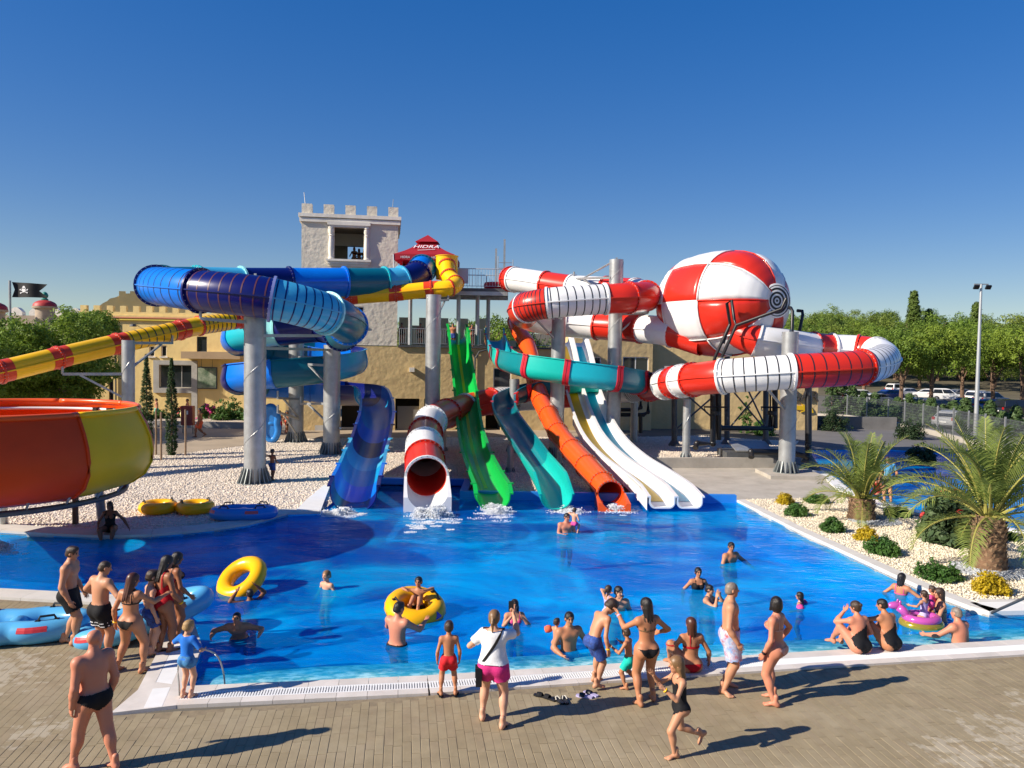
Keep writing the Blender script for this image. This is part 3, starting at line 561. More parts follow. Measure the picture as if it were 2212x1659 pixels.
# recessed right part in the shade of the ball
RW = Wall(D(1395, 860, 57.5), 3.0); rb = thing('shaded_annex', 'lower beige annex behind the red and white ball with BAR lettering', 'building', RW.w(6, 0, 0))
aZ = RW.p(1767, 860)[0]; zR = RW.p(1500, 727)[1]
mb = MB(); RW.box(mb, -3, aZ, 0, 6, -0.1, zR); mb.build('wall', beige, rb)
for x0, x1 in ((1722, 1733), (1736, 1752)): q = RW.rect(x0, 715, x1, 726); mb = MB(); RW.box(mb, q[0], q[1], 1, 2, zR, zR + .5); mb.build('roof_box', trim_w, rb)
def text_mesh(txt, size, depth, shear=0.0, extr=True):
    c = bpy.data.curves.new('t', 'FONT'); c.body = txt; c.size = size; c.extrude = depth; c.shear = shear; c.resolution_u = 3; c.align_x = 'CENTER'; c.align_y = 'CENTER'
    o = bpy.data.objects.new('t', c); COL.objects.link(o); dg = bpy.context.evaluated_depsgraph_get(); m = bpy.data.meshes.new_from_object(o.evaluated_get(dg))
    V = np.array([v.co for v in m.vertices]); F = [tuple(p.vertices) for p in m.polygons]; bpy.data.objects.remove(o); bpy.data.meshes.remove(m); return V, F
def text_on(parent, name, txt, size, depth, org, ux, uy, m_, shear=0.0):
    V, F = text_mesh(txt, size, depth, shear); ux = np.array(ux, float); uy = np.array(uy, float); ux /= np.linalg.norm(ux); uy /= np.linalg.norm(uy); un = np.cross(ux, uy)
    return obj(name, np.array(org) + V[:, :1] * ux + V[:, 1:2] * uy + V[:, 2:] * un, F, m_, parent)
ac, zc = RW.p(1739, 857); text_on(rb, 'lettering', 'BAR', 1.15, 0.06, RW.w(ac, -0.08, zc), (*RW.u, 0), (0, 0, 1), mat('dark_letter', (0.06, 0.05, 0.045), rough=0.6))
q = RW.rect(1719, 872, 1757, 892); mb = MB(); Pw = [(0, .35), (.45, .30), (.25, .05), (.55, .22), (.75, -.05), (1.0, .05), (.93, .45), (.8, .75), (.55, .9), (.62, .72), (.3, 1.0), (.38, .75), (0, .8)]
nP = len(Pw); VV = [RW.w(q[0] + (q[1] - q[0]) * x, -.10, q[2] + (q[3] - q[2]) * y) for x, y in Pw] + [RW.w(q[0] + (q[1] - q[0]) * x, -.02, q[2] + (q[3] - q[2]) * y) for x, y in Pw]
mb.add(VV, [tuple(range(nP - 1, -1, -1)), tuple(range(nP, 2 * nP))] + [(i, (i + 1) % nP, nP + (i + 1) % nP, nP + i) for i in range(nP)]); mb.build('yellow_arrow', mat('yellow_sign', (0.75, 0.48, 0.01), rough=0.5), rb)
# wall of the terrace behind the railing, with its own battlements
KW = Wall(D(862, 720, 60.5), 6.0); kw = thing('terrace_wall', 'ochre battlemented wall behind the terrace railing', 'wall', KW.w(6, 0, 5.8))
aK = KW.p(1045, 740)[0]; mb = MB(); KW.box(mb, 0, aK, 0, .5, 0, KW.p(950, 704)[1]); KW.box(mb, aK, aK + 2.6, 0, .5, 0, KW.p(1060, 735)[1]); mb.build('wall', beige, kw)
for k in range(5): mb = MB(); KW.box(mb, k * 1.55, k * 1.55 + .75, 0, .5, KW.p(950, 704)[1] + .001, KW.p(950, 687)[1]); mb.build('merlon', beige, kw)
# --- railings of the terrace
def railing(name, label, pts, h, m_, dx=0.14, cat='railing'):
    r = thing(name, label, cat, pts[0]); rail = MB(); 
    for a, b in zip(pts[:-1], pts[1:]):
        a = np.array(a, float); b = np.array(b, float); u_ = np.array([0, 0, 1.0])
        rail.bar(a + u_ * h, b + u_ * h, 0.028); rail.bar(a + u_ * 0.12, b + u_ * 0.12, 0.02); Ln = np.linalg.norm(b - a); k = max(1, int(Ln / dx)); pk = MB()
        for i in range(1, k): c = a + (b - a) * i / k; pk.bar(c + u_ * 0.12, c + u_ * h, 0.011, 5)
        pk.build('balusters', m_, r); 
        for i in range(int(Ln / 1.6) + 1): c = a + (b - a) * i / max(1, int(Ln / 1.6)); MB().bar(c, c + u_ * h, 0.03, 6).build('post', m_, r)
    rail.build('handrail', m_, r); return r
railing('terrace_railing', 'grey steel railing on the terrace right of the white tower', [TW.w(a850 + .1, 0.0, zTer + .12), TW.w(TW.p(935, 740)[0], 0.0, zTer + .12), TW.w(TW.p(966, 740)[0], 0, zTer + .12)], 1.15, steel)
railing('terrace_railing', 'grey steel railing between the green and the teal slide tops', [TW.w(TW.p(1003, 740)[0], 0.0, zTer + .12), TW.w(TW.p(1042, 740)[0], 0.0, zTer + .12)], 1.15, steel)
railing('terrace_railing', 'grey steel railing beside the orange tube start', [TW.w(TW.p(1150, 740)[0], 0.0, zTer + .12), TW.w(TW.p(1205, 740)[0], 0.0, zTer + .12)], 1.15, steel)
# --- left yellow castle building
LW = Wall(D(170, 800, 62), 4.0); lb = thing('castle_building', 'yellow castle building with battlements and a stepped gable behind the cypresses', 'building', LW.w(8, 0, 0))
aL = LW.p(690, 760)[0]; zL = LW.p(400, 688)[1]; zP = LW.p(400, 676)[1]; zM = LW.p(400, 663)[1]
hl = [LW.rect(404, 727, 427, 758), LW.rect(420, 735, 425, 757), ]
wins = [LW.rect(403, 722, 423, 757), LW.rect(559, 732, 578, 758), LW.rect(600 / 1.0, 720, 603, 730)]
wl_ = [LW.rect(232, 727, 244, 758), LW.rect(322, 748, 334, 770), LW.rect(348, 746, 360, 770), LW.rect(235, 818, 245, 868)]
tall = LW.rect(425, 727, 447, 760); bay = LW.rect(345, 788, 415, 838)
mb = MB(); LW.holes(mb, 0, aL, -0.1, zL, 0, 0.4, wl_ + [tall, bay]); LW.box(mb, 0, .4, .4, 5, -.1, zL); LW.box(mb, .4, aL, 4.6, 5, -.1, zL); mb.build('wall', yell, lb)
mb = MB(); LW.box(mb, .0, aL, -0.0, 0.4, zL + .001, zP); LW.box(mb, -.1, aL, -.1, -.002, zL + .06, zL + .2); mb.build('parapet', yell, lb)
mb = MB(); LW.box(mb, .4, aL, .4, 4.6, zL - .3, zL - .05); mb.build('roof', conc, lb)
for k in range(17):
    c = 0.15 + k * 1.03
    if c + .5 < aL: mb = MB(); LW.box(mb, c, c + 0.48, 0, 0.4, zP + .001, zM); mb.build('merlon', yell, lb)
for q in wl_[:3]: window(LW, lb, 0, 0, 0, 0, frame=trim_w, bars=1, open_rect=q, sill=True)
window(LW, lb, 0, 0, 0, 0, frame=steel_d, bars=1, open_rect=wl_[3]); window(LW, lb, 0, 0, 0, 0, frame=steel_d, bars=1, open_rect=tall); window(LW, lb, 0, 0, 0, 0, frame=mat('grey_stone_frame', (.36, .35, .33), rough=.8), bars=3, open_rect=bay)
q = bay; mb = MB()
for r_ in ((q[0] - .45, q[0], q[2] - .4, q[3] + .35), (q[1], q[1] + .45, 0, q[3] + .35), (q[0], q[1], q[3], q[3] + .35), (q[0], q[1], q[2] - .4, q[2])): LW.box(mb, r_[0], r_[1], -.18, -.002, r_[2], r_[3])
mb.build('window_surround', mat('grey_plaster', (0.40, 0.385, 0.35), rough=.85, var=(2, .12)), lb)
q = LW.rect(406, 760, 530, 775); mb = MB(); LW.box(mb, q[0], q[1], -1.6, -.002, q[2], q[3]); mb.build('balcony', mat('brown_plaster', (0.40, 0.285, 0.17), rough=.9, var=(1, .1)), lb)
q = LW.rect(428, 795, 468, 838); mb = MB(); LW.box(mb, q[0], q[1], -.16, -.1, q[2], q[3]); bd = mb.build('map_board', mat('map_picture', (0.03, 0.09, 0.035), rough=.5, var=(1.7, 0.3), col2=(0.42, 0.46, 0.34)), lb)
mb = MB(); LW.box(mb, q[0] - .08, q[1] + .08, -.12, -.08, q[2] - .08, q[3] + .08); mb.build('frame', steel_d, lb)
for a_ in (q[0] + .3, q[1] - .3): MB().bar(LW.w(a_, -.13, q[3]), LW.w(a_, -.13, q[3] + .7), .015, 5).build('chain', steel_d, lb)
for nm, yy, m_ in (('red_pipe', 688, mat('salmon_pipe', (.62, .24, .15), rough=.5)), ('yellow_pipe', 693, mat('yellow_pipe', (.62, .50, .05), rough=.5))):
    z_ = LW.p(380, yy)[1]; MB().bar(LW.w(.0, -.12, z_), LW.w(aL, -.12, z_), .05, 8).build(nm, m_, lb)
a_ = LW.p(251, 760)[0]; MB().bar(LW.w(a_, -.1, 0), LW.w(a_, -.1, zL), .06, 8).build('drain_pipe', steel_d, lb)
a_, z_ = LW.p(292, 703); mb = MB(); mb.lathe(LW.w(a_, -.4, z_ - .1), [(.28, 0), (.2, .18), (.05, .22)], 10); mb.bar(LW.w(a_, -.4, z_ + .1), LW.w(a_, 0, z_ + .1), .03); mb.build('wall_lamp', steel_d, lb)
# gable with steps behind
GWl = Wall(D(205, 700, 64.5), 24.0); gb = thing('stepped_gable', 'yellow stepped gable with tall merlons rising behind the battlements', 'wall', GWl.w(5, 0, 6)); zg = GWl.p(270, 662)[1]
prof = [(205, 668), (222, 655), (232, 650), (237, 645), (250, 642), (262, 637), (270, 634), (300, 633), (360, 634), (385, 640), (400, 650), (412, 662), (412, 690), (205, 690)]
P3 = [GWl.p(*p) for p in prof]; nP = len(P3); mb = MB(); mb.add([GWl.w(a, 0, z) for a, z in P3] + [GWl.w(a, .5, z) for a, z in P3], [tuple(range(nP)), tuple(range(2 * nP - 1, nP - 1, -1))] + [((i + 1) % nP, i, nP + i, nP + (i + 1) % nP) for i in range(nP)]); mb.build('wall', yell, gb)
for x0, x1 in ((257, 271), (281, 293), (308, 321)): q = GWl.rect(x0, 629, x1, 640); mb = MB(); GWl.box(mb, q[0], q[1], -.03, .53, q[2] - .5, q[3]); mb.build('merlon', yell, gb)
# --- castle wall, red domes and pirate flag far left
CWl = Wall(D(-10, 690, 75), 2.0); cw = thing('grey_castle_wall', 'weathered grey castle wall with rounded merlons behind the left pine', 'wall', CWl.w(4, 0, 0)); aq = CWl.p(200, 680)[0]; zq = CWl.p(90, 682)[1]
mb = MB(); CWl.box(mb, -4, aq, 0, .6, 0, zq); mb.build('wall', mat('aged_plaster', (0.42, 0.34, 0.26), rough=.9, var=(1.2, .25), bump=(3, .4, .05)), cw)
for k in range(7):
    c = -2.5 + k * 1.9; mb = MB(); ar = [(c + 1.25 * i / 8, math.sin(math.pi * i / 8) * .45 + .35) for i in range(9)]; ar = [(c, 0)] + ar + [(c + 1.25, 0)]; nP = len(ar)
    mb.add([CWl.w(a, 0, zq + z) for a, z in ar] + [CWl.w(a, .6, zq + z) for a, z in ar], [tuple(range(nP)), tuple(range(2 * nP - 1, nP - 1, -1))] + [((i + 1) % nP, i, nP + i, nP + (i + 1) % nP) for i in range(nP)]); mb.build('merlon', trim_w, cw)
dome_m = mat('red_dome_paint', (0.42, 0.035, 0.03), rough=.55, var=(1.5, .2)); grn_m = mat('green_finial_paint', (0.03, 0.22, 0.17), rough=.5)
def dome(x, y, Y, r, label):
    c = D(x, y, Y); t = thing('domed_turret', label, 'turret', (c[0], c[1], 0)); MB().lathe((c[0], c[1], 0), [(r * .82, 0), (r * .82, c[2] - .1), (r * 1.05, c[2] - .05), (r * 1.08, c[2] + .12)], 16).build('drum', MT['aged_plaster'], t, smooth=40)
    mb = MB(); mb.lathe((c[0], c[1], c[2] + .1), [(r * 1.02, 0), (r * .97, .25 * r), (r * .8, .42 * r), (r * .5, .56 * r), (r * .2, .62 * r), (0.02, .64 * r)], 16); mb.build('dome', dome_m, t, smooth=40)
    mb = MB(); mb.lathe((c[0], c[1], c[2] + .1 + .6 * r), [(.28, 0), (.30, .1), (.16, .2), (.27, .3), (.3, .5), (.18, .72), (.02, .8)], 10); mb.build('finial', grn_m, t, smooth=40)
dome(97, 665, 72, 1.0, 'small turret with red dome and green finial beside the pirate flag'); dome(-16, 672, 70, 1.2, 'turret with dark red roof cut by the left picture edge')
c = D(22, 700, 58); fl = thing('pirate_flag', 'black pirate flag with white skull and crossbones on its pole', 'flag', (c[0], c[1], 0)); zt = D(22, 606, 58)[2]
MB().bar((c[0], c[1], 0), (c[0], c[1], zt), .09, 10).build('pole', steel, fl)
def fp(x, y, off=0): q = D(x, y, 58); q[1] += 0.12 * math.sin((x - 22) * 0.11) + off; return q
V = []; F = []; nx, ny = 16, 8
for i in range(nx + 1):
    for j in range(ny + 1):
        u_, v_ = i / nx, j / ny; top = 609 + 5 * u_; bot = 642 + 1 * u_; tail = 101 - 17 * (1 - abs(2 * v_ - 1)); x0 = 25 + 5 * (1 - abs(2 * v_ - 1)); V.append(fp(x0 + (tail - x0) * u_, top + (bot - top) * v_))
for i in range(nx):
    for j in range(ny): k = i * (ny + 1) + j; F.append((k, k + 1, k + ny + 2, k + ny + 1))
obj('cloth', V, F, mat('black_cloth', (0.010, 0.010, 0.013), rough=.8), fl, smooth=True)
wm = mat('white_print', (0.62, 0.62, 0.64), rough=.8); mb = MB()
sk = [(52 + 5.6 * math.cos(t) * (0.95 if math.sin(t) < .2 else .8), 623.5 - 6.0 * math.sin(t)) for t in [math.pi * 2 * i / 18 for i in range(18)]] ; sk = [(x, y + (2.2 if abs(x - 52) < 3.6 and y > 624 else 0)) for x, y in sk]
mb.add([fp(x, y, -.03) for x, y in sk], [tuple(range(18))])
for a, b in (((42.5, 625.5), (61, 632.5)), ((61.5, 626), (43.5, 632.8))):
    t = np.array(b) - np.array(a); t = t / np.linalg.norm(t); nn = np.array([-t[1], t[0]]) * .8
    for s_ in np.linspace(0, 1, 9)[:-1]:
        p, q = np.array(a) + (np.array(b) - a) * s_, np.array(a) + (np.array(b) - a) * (s_ + 1 / 8); mb.add([fp(*(p + nn), -.025), fp(*(q + nn), -.025), fp(*(q - nn), -.025), fp(*(p - nn), -.025)], [(0, 1, 2, 3)])
    for e in (a, b): mb.add([fp(e[0] + 1.7 * math.cos(t_), e[1] + 1.7 * math.sin(t_), -.028) for t_ in [6.28 * i / 8 for i in range(8)]], [tuple(range(8))])
for x, y in ((50, 623), (54, 623)): mb.add([fp(x + 1.2 * math.cos(t_), y + 1.2 * math.sin(t_), -.045) for t_ in [6.28 * i / 8 for i in range(8)]], [tuple(range(8))], 1)
mb.build('skull_emblem', [wm, black], fl)
# ================================================================== vegetation
def leaf_mat(name, c, c2, scale=0.5, tr=0.28):
    m = mat(name, c, rough=0.55, spec=0.25, var=(scale, 0.1), col2=c2, transl=tr); return m
def leaves(C, n, rad, size, asp=0.5, seed=0, up=0.25):
    """n small leaf faces round every clump centre C (k,3); flat quads facing mostly outward"""
    g = np.random.default_rng(seed); k = len(C); rad = np.broadcast_to(np.asarray(rad, float).reshape(-1, 1, 1), (k, 1, 1))
    d = g.normal(size=(k, n, 3)); d /= np.linalg.norm(d, axis=2, keepdims=True); d[..., 2] = d[..., 2] * .85 + up * .3
    P = np.asarray(C)[:, None, :] + d * rad * g.uniform(.55, 1.0, (k, n, 1)); nrm = d * 1.3 + np.array([0, 0, .35]) + g.normal(0, .42, d.shape); nrm /= np.linalg.norm(nrm, axis=2, keepdims=True)
    a = np.cross(nrm, g.normal(size=d.shape)); a /= np.linalg.norm(a, axis=2, keepdims=True); b = np.cross(nrm, a); s = size * g.uniform(.6, 1.3, (k, n, 1))
    a *= s; b *= s * asp; V = np.stack([P - a, P - b * 1.0, P + a, P + b * 1.0], 2).reshape(-1, 3)
    return V, np.arange(len(V)).reshape(-1, 4)
def crown_pts(n, rx, ry, rz, seed, shell=0.55, lobes=7):
    g = np.random.default_rng(seed); L = g.normal(size=(lobes, 3)); L /= np.linalg.norm(L, axis=1, keepdims=True); L *= np.array([rx, ry, rz]) * g.uniform(.35, .62, (lobes, 1)); out = []
    while len(out) < n:
        c = L[g.integers(lobes)]; d = g.normal(size=3); d /= np.linalg.norm(d); p = c + d * np.array([rx, ry, rz]) * g.uniform(shell, 1.0) * .52
        out.append(p)
    return np.array(out)
pine_l = [leaf_mat('pine_leaf_a', (0.105, 0.185, 0.020), (0.235, 0.335, 0.045)), leaf_mat('pine_leaf_b', (0.085, 0.155, 0.020), (0.20, 0.29, 0.042)), leaf_mat('pine_leaf_c', (0.065, 0.115, 0.020), (0.15, 0.21, 0.042))]
bark = mat('bark', (0.16, 0.10, 0.065), rough=.95, var=(3, .3), bump=(12, .5, .03))
def trunk_mesh(h, r, seed, forks=5, spread=1.6, top=0.55):
    g = random.Random(seed); mb = MB(); P = [(0, 0, -0.2), (g.uniform(-.1, .1), g.uniform(-.1, .1), h * .3), (g.uniform(-.3, .3), g.uniform(-.3, .3), h * .62)]
    mb.bar(P[0], P[1], r, 8, r * .8); mb.bar(P[1], P[2], r * .8, 8, r * .55)
    for k in range(forks):
        a = k * 6.28 / forks + g.uniform(-.5, .5); b = P[1] if k % 2 else P[2]; mb.bar(b, (b[0] + math.cos(a) * spread, b[1] + math.sin(a) * spread, h * g.uniform(.72, .9)), r * .4, 6, r * .12)
    return mb
pine_x = [pine_l[0], leaf_mat('pine_leaf_d', (0.10, 0.155, 0.022), (0.23, 0.285, 0.05)), pine_l[1], leaf_mat('pine_leaf_e', (0.075, 0.135, 0.022), (0.18, 0.25, 0.045)), leaf_mat('pine_leaf_f', (0.12, 0.19, 0.018), (0.26, 0.345, 0.045))]
protos = []
for s in range(5):
    g = np.random.default_rng(100 + s); h = 10.0; C = crown_pts(190, 4.4, 4.4, 4.2, 40 + s, .6, 10); C[:, 2] += 5.4; C = C[C[:, 2] > 1.3]
    V, F = leaves(C, 58, g.uniform(.55, .95, len(C)), 0.14, .42, s)
    tm = trunk_mesh(9, .26, s); protos.append((mesh('crown', V, F, pine_x[s]), mesh('trunk', np.vstack(tm.v), tm.f, bark)))
umb = []
for s in range(3):
    g = np.random.default_rng(700 + s); C = crown_pts(210, 5.0, 5.0, 3.0, 70 + s, .6, 11); C[:, 2] += 6.4; C = C[C[:, 2] > 3.3]; V, F = leaves(C, 62, g.uniform(.5, .9, len(C)), 0.14, .42, 20 + s); tm = trunk_mesh(9, .24, 30 + s, 6, 2.2); umb.append((mesh('crown', V, F, pine_x[(0, 2, 4)[s]]), mesh('trunk', np.vstack(tm.v), tm.f, bark)))
conif = []
for s in range(2):
    g = np.random.default_rng(300 + s); C = []
    for k in range(300): t = g.random() ** .8; r = (1 - t) * 1.6 * g.uniform(.5, 1.05) + .1; a = g.uniform(0, 6.28); C.append((r * math.cos(a), r * math.sin(a), 1.0 + t * 9.6 - r * .18))
    V, F = leaves(np.array(C), 26, .38, .2, .3, s); mb = MB(); mb.bar((0, 0, -.2), (0, 0, 10.2), .2, 7, .03); conif.append((mesh('crown', V, F, pine_l[2]), mesh('trunk', np.vstack(mb.v), mb.f, bark)))
def tree(pr, x, y, s, label, name='pine_tree', rz=0, sz=1.0, group=None, z=0):
    t = thing(name, label, 'tree', (x, y, z), group, rz); t.scale = (s, s, s * sz); link('crown', pr[0], t); link('trunk', pr[1], t); return t
cnt_ = {};  g = random.Random(5)
def sx_to(x, Y): return D(x, 770, Y)[0]
rows = [(124, 1745, 2340, 5.6, 1.22), (140, 1740, 2340, 5.8, 1.24), (150, 1720, 2330, 6.4, 1.2), (160, 1715, 2330, 7.2, 1.2), (187, 1715, 2330, 8.2, 1.25), (222, 1712, 2330, 9.5, 1.3)]
HZ = lambda Y: 0.0 if Y < 112 else (Y - 112) * .075
struct('wooded_hill', [(-1300, 112, -.05), (1300, 112, -.05), (1300, 290, HZ(290)), (-1300, 290, HZ(290)), (1300, 2000, HZ(290)), (-1300, 2000, HZ(290))], [(0, 1, 2, 3), (3, 2, 4, 5)], mat('forest_floor', (0.10, 0.085, 0.05), rough=.95, var=(.2, .3)))
G1 = 'pines of the wood behind the car park'
for ri, (Y, x0, x1, dx, s) in enumerate(rows):
    X = sx_to(x0, Y); Xe = sx_to(x1, Y)
    while X < Xe:
        sc_ = s * g.uniform(.86, 1.12); cnt_[ri] = cnt_.get(ri, 0) + 1; lab = 'rounded green pine far back in the wood behind the parked cars' if ri > 1 else '%s pine from the left in the %s row behind the parked cars' % ('first second third fourth fifth sixth seventh eighth ninth tenth eleventh twelfth thirteenth fourteenth fifteenth sixteenth'.split()[min(15, cnt_[ri] - 1)], ('front', 'second')[ri])
        tree(protos[g.randrange(5)], X + g.uniform(-1, 1), Y + g.uniform(-4, 4), sc_, lab, rz=g.uniform(0, 6.28), group=G1, sz=g.uniform(.86, 1.02), z=HZ(Y)); X += dx * g.uniform(.75, 1.2) * (1.0 if ri else 1.25)
for k_, (x, Y, s, lab) in enumerate(((1868, 96, 1.0, 'umbrella pine behind the white end of the looping tube'), (1948, 80, .98, 'umbrella pine with reddish trunk at the left of the car park'), (2013, 80, 1.0, 'umbrella pine with bare reddish trunk between the parked cars'), (2082, 90, 1.04, 'umbrella pine just left of the light mast'), (2150, 86, 1.0, 'umbrella pine just right of the light mast'), (2212, 82, 1.02, 'umbrella pine cut by the right picture edge'))): tree(umb[k_ % 3], sx_to(x, Y), Y, s, lab, rz=k_ * 1.3)
tree(conif[0], sx_to(1970, 150), 150, 1.75, 'tall dark spruce tip rising above the pine wood', 'spruce_tree'); tree(conif[1], sx_to(2003, 152), 152, 1.45, 'shorter dark spruce right of the tallest spruce', 'spruce_tree'); tree(conif[1], sx_to(2105, 140), 140, 1.5, 'dark spruce behind the lamp post', 'spruce_tree')
for x, Y, s, wh in ((1010, 78, .92, 'right of the tall silver pillar'), (1050, 76, .98, 'above the teal slide start'), (1082, 82, 1.05, 'left of the orange tube start'), (1000, 90, 1.0, 'furthest back near the green slide'), (880, 82, .9, 'next to the white tower'), (1140, 84, .95, 'hidden behind the red coil')): tree(protos[g.randrange(5)], sx_to(x, Y), Y, s, 'green tree behind the terrace, ' + wh, rz=g.uniform(0, 6), group='trees behind the terrace', sz=1.05)
for i, (x, Y, s) in enumerate(((130, 105, 1.05), (165, 100, 1.08), (205, 108, 1.15), (240, 112, 1.2), (60, 100, .95), (10, 102, 1.1), (300, 118, 1.32), (275, 122, 1.38), (330, 120, 1.2), (105, 112, 1.1), (-40, 105, 1.1))): tree(protos[i % 5], sx_to(x, Y), Y, s, 'dark tree behind the yellow castle, ' + 'right of the red dome|over the left pine|left of the battlements|at the foot of the gable|below the pirate flag|left of the flag pole|behind the right gable merlon|behind the middle gable merlon|behind the blue tube end|beside the red dome|cut by the left picture edge'.split('|')[i], rz=g.uniform(0, 6), group='trees behind the castle')
# big pine at left, built finer
def big_pine(x, y, Y, r, h, label, seed):
    c = D(x, y, Y); t = thing('pine_tree', label, 'tree', (c[0], c[1], 0)); C = crown_pts(620, r, r, r * .74, seed, .62, 14); C[:, 2] += h; V, F = leaves(C, 60, rng.uniform(.32, .6, len(C)), 0.13, .36, seed); obj('crown', V + np.array([c[0], c[1], 0]), F, pine_l[0], t)
    tm = trunk_mesh(h + 1, .22, seed); obj('trunk', np.vstack(tm.v) + np.array([c[0], c[1], 0]), tm.f, bark, t)
shop = thing('shop_front', 'dark open shop front in the shade under the big left pine', 'shop', (*D(60, 860, 57)[:2], 0)); q0 = D(-60, 860, 57); q1 = D(188, 860, 57); MB().box(((q0[0] + q1[0]) / 2, 57.6, 1.7), (q1[0] - q0[0], .3, 3.4)).build('back_wall', mat('shade_dark_shop_wall', (.06, .045, .035), rough=.9, var=(1, .3)), shop); MB().box(((q0[0] + q1[0]) / 2, 56.6, 3.3), (q1[0] - q0[0], 2.2, .18)).build('awning', mat('brown_awning', (.10, .07, .05), rough=.9), shop)  # shop browns are kept dark to stand for shade under the pine
for x_ in np.linspace(q0[0] + .3, q1[0] - .3, 7): MB().box((x_, 55.7, 1.6), (.18, .18, 3.2)).build('post', wood if 'wood' in globals() else bark, shop)
big_pine(108, 748, 47, 4.5, 4.5, 'big bright green pine behind the yellow tube at far left', 11); big_pine(-45, 745, 44, 4.2, 4.6, 'dense pine cut off by the left picture edge', 12)
big_pine(190, 720, 56, 2.2, 6.6, 'smaller pine leaning against the yellow castle corner', 13)
# cypresses with stakes
cyp_l = leaf_mat('cypress_leaf', (0.020, 0.050, 0.014), (0.060, 0.105, 0.030), 2.0, .15); wood = mat('stake_wood', (0.24, 0.16, 0.10), rough=.9, var=(6, .25))
for i, (x, y, h, lab) in enumerate(((317, 993, 5.1, 'left of two slim dark cypresses, tied to wooden stakes'), (371, 983, 4.9, 'right of two slim dark cypresses, tied to wooden stakes'))):
    c = G(x, y); t = thing('cypress_tree', lab, 'tree', (c[0], c[1], 0)); gg = np.random.default_rng(50 + i); C = []
    for k in range(760): z = gg.random() * h; r = .27 * min(1, (h - z) / h * 2.2 + .05) * (0.55 + .45 * min(1, z / .5)) * gg.uniform(.55, 1.05); a = gg.uniform(0, 6.28); C.append((c[0] + r * math.cos(a), c[1] + r * math.sin(a), z))
    V, F = leaves(np.array(C), 22, .075, .036, .4, i, 1.5); obj('crown', V, F, cyp_l, t); MB().bar((c[0], c[1], 0), (c[0], c[1], h * .9), .06, 6, .02).build('trunk', bark, t)
    for s_ in (-.75, .75):
        st_ = thing('wooden_stake', 'thin wooden stake %s of the %s cypress' % ('left' if s_ < 0 else 'right', 'left' if i == 0 else 'right'), 'stake', (c[0] + s_, c[1] - .1, 0)); MB().bar((c[0] + s_, c[1] - .1, 0), (c[0] + s_, c[1] - .1, 2.35), .05, 7).build('post', wood, st_)
def shrub(x, y, r, h, label, m_, seed, name='shrub', cat='shrub', z=0.0, n=150, ls=.05, per=26, flowers=None, group=None):
    c = G(x, y, z); t = thing(name, label, cat, c, group); gg = np.random.default_rng(seed); C = []
    for k in range(n):
        d = gg.normal(size=3); d /= np.linalg.norm(d); d[2] = abs(d[2]); C.append(c + d * np.array([r, r, h]) * gg.uniform(.45, 1.0) * (1 + .18 * math.sin(3 * math.atan2(d[1], d[0]) + seed)))
    V, F = leaves(np.array(C), per, min(r, h) * .26, ls, .5, seed, .5); obj('foliage', V, F, m_, t); mb = MB()
    for k in range(6): a = k * 1.05; mb.bar(c - np.array([0, 0, .02]), c + np.array([math.cos(a) * r * .6, math.sin(a) * r * .6, h * .6]), .02, 5, .008)
    mb.build('stems', bark, t)
    if flowers:
        fm, nf, fs = flowers; C = np.array([c + (lambda d: d / np.linalg.norm(d))(np.array([gg.normal(), gg.normal(), abs(gg.normal()) + .2])) * np.array([r, r, h]) * 1.02 for k in range(nf)]); V, F = leaves(C, 9, fs, fs * .7, .8, seed + 1, .5); obj('flowers', V, F, fm, t)
    return t
bush_g = leaf_mat('bush_leaf', (0.030, 0.090, 0.018), (0.095, 0.190, 0.036), 3, .2); bush_y = leaf_mat('golden_leaf', (0.34, 0.25, 0.010), (0.62, 0.44, 0.02), 3, .25); oleander = leaf_mat('oleander_leaf', (0.035, 0.070, 0.030), (0.11, 0.16, 0.065), 3, .2)
pinkf = mat('pink_flower', (0.72, 0.07, 0.30), rough=.6, transl=.3); coralf = mat('coral_flower', (0.70, 0.09, 0.08), rough=.6, transl=.3)
for i, (x, y, r, h, k, lab) in enumerate([(1695, 1088, .30, .34, 'y', 'small golden shrub at the top corner of the palm bed'), (1762, 1086, .42, .32, 'g', 'low green shrub beside the concrete path edge'), (1718, 1113, .40, .36, 'g', 'green shrub next to the pool kerb below the golden one'), (1797, 1148, .38, .40, 'g', 'round green shrub close to the kerb left of the first palm'),
    (1870, 1166, .32, .34, 'y', 'golden shrub in the middle of the bed'), (1908, 1196, .46, .42, 'g', 'big green shrub right below the middle golden shrub'), (1940, 1115, .40, .32, 'g', 'dark green shrub right of the first palm'), (2027, 1250, .50, .38, 'g', 'wide green shrub above the woman at the pool edge'), (2136, 1280, .40, .44, 'y', 'large golden shrub nearest the handrail'), (2165, 1165, .36, .26, 'g', 'low green shrub behind the second palm trunk')]):
    shrub(x, y, r, h, lab, bush_y if k == 'y' else bush_g, 70 + i, z=.03, name='golden_shrub' if k == 'y' else 'green_shrub', group=None, ls=.04)
shrub(2052, 1170, .85, 1.5, 'tall oleander with coral flowers between the two palms', oleander, 90, name='oleander_bush', z=.03, n=260, ls=.10, per=30, flowers=(coralf, 12, .09))
for x, y, r, lab in ((1890, 1126, .75, 'ring of blue grey pebbles round the first palm'), (2136, 1233, .85, 'ring of blue grey pebbles round the second palm')):
    c = G(x, y, .03); stones('pebble_ring', [(c[0] + r * math.cos(t) * 1.1, c[1] + r * math.sin(t)) for t in np.linspace(0, 6.2, 16)], .035, 900, .03, .065, stb_m)
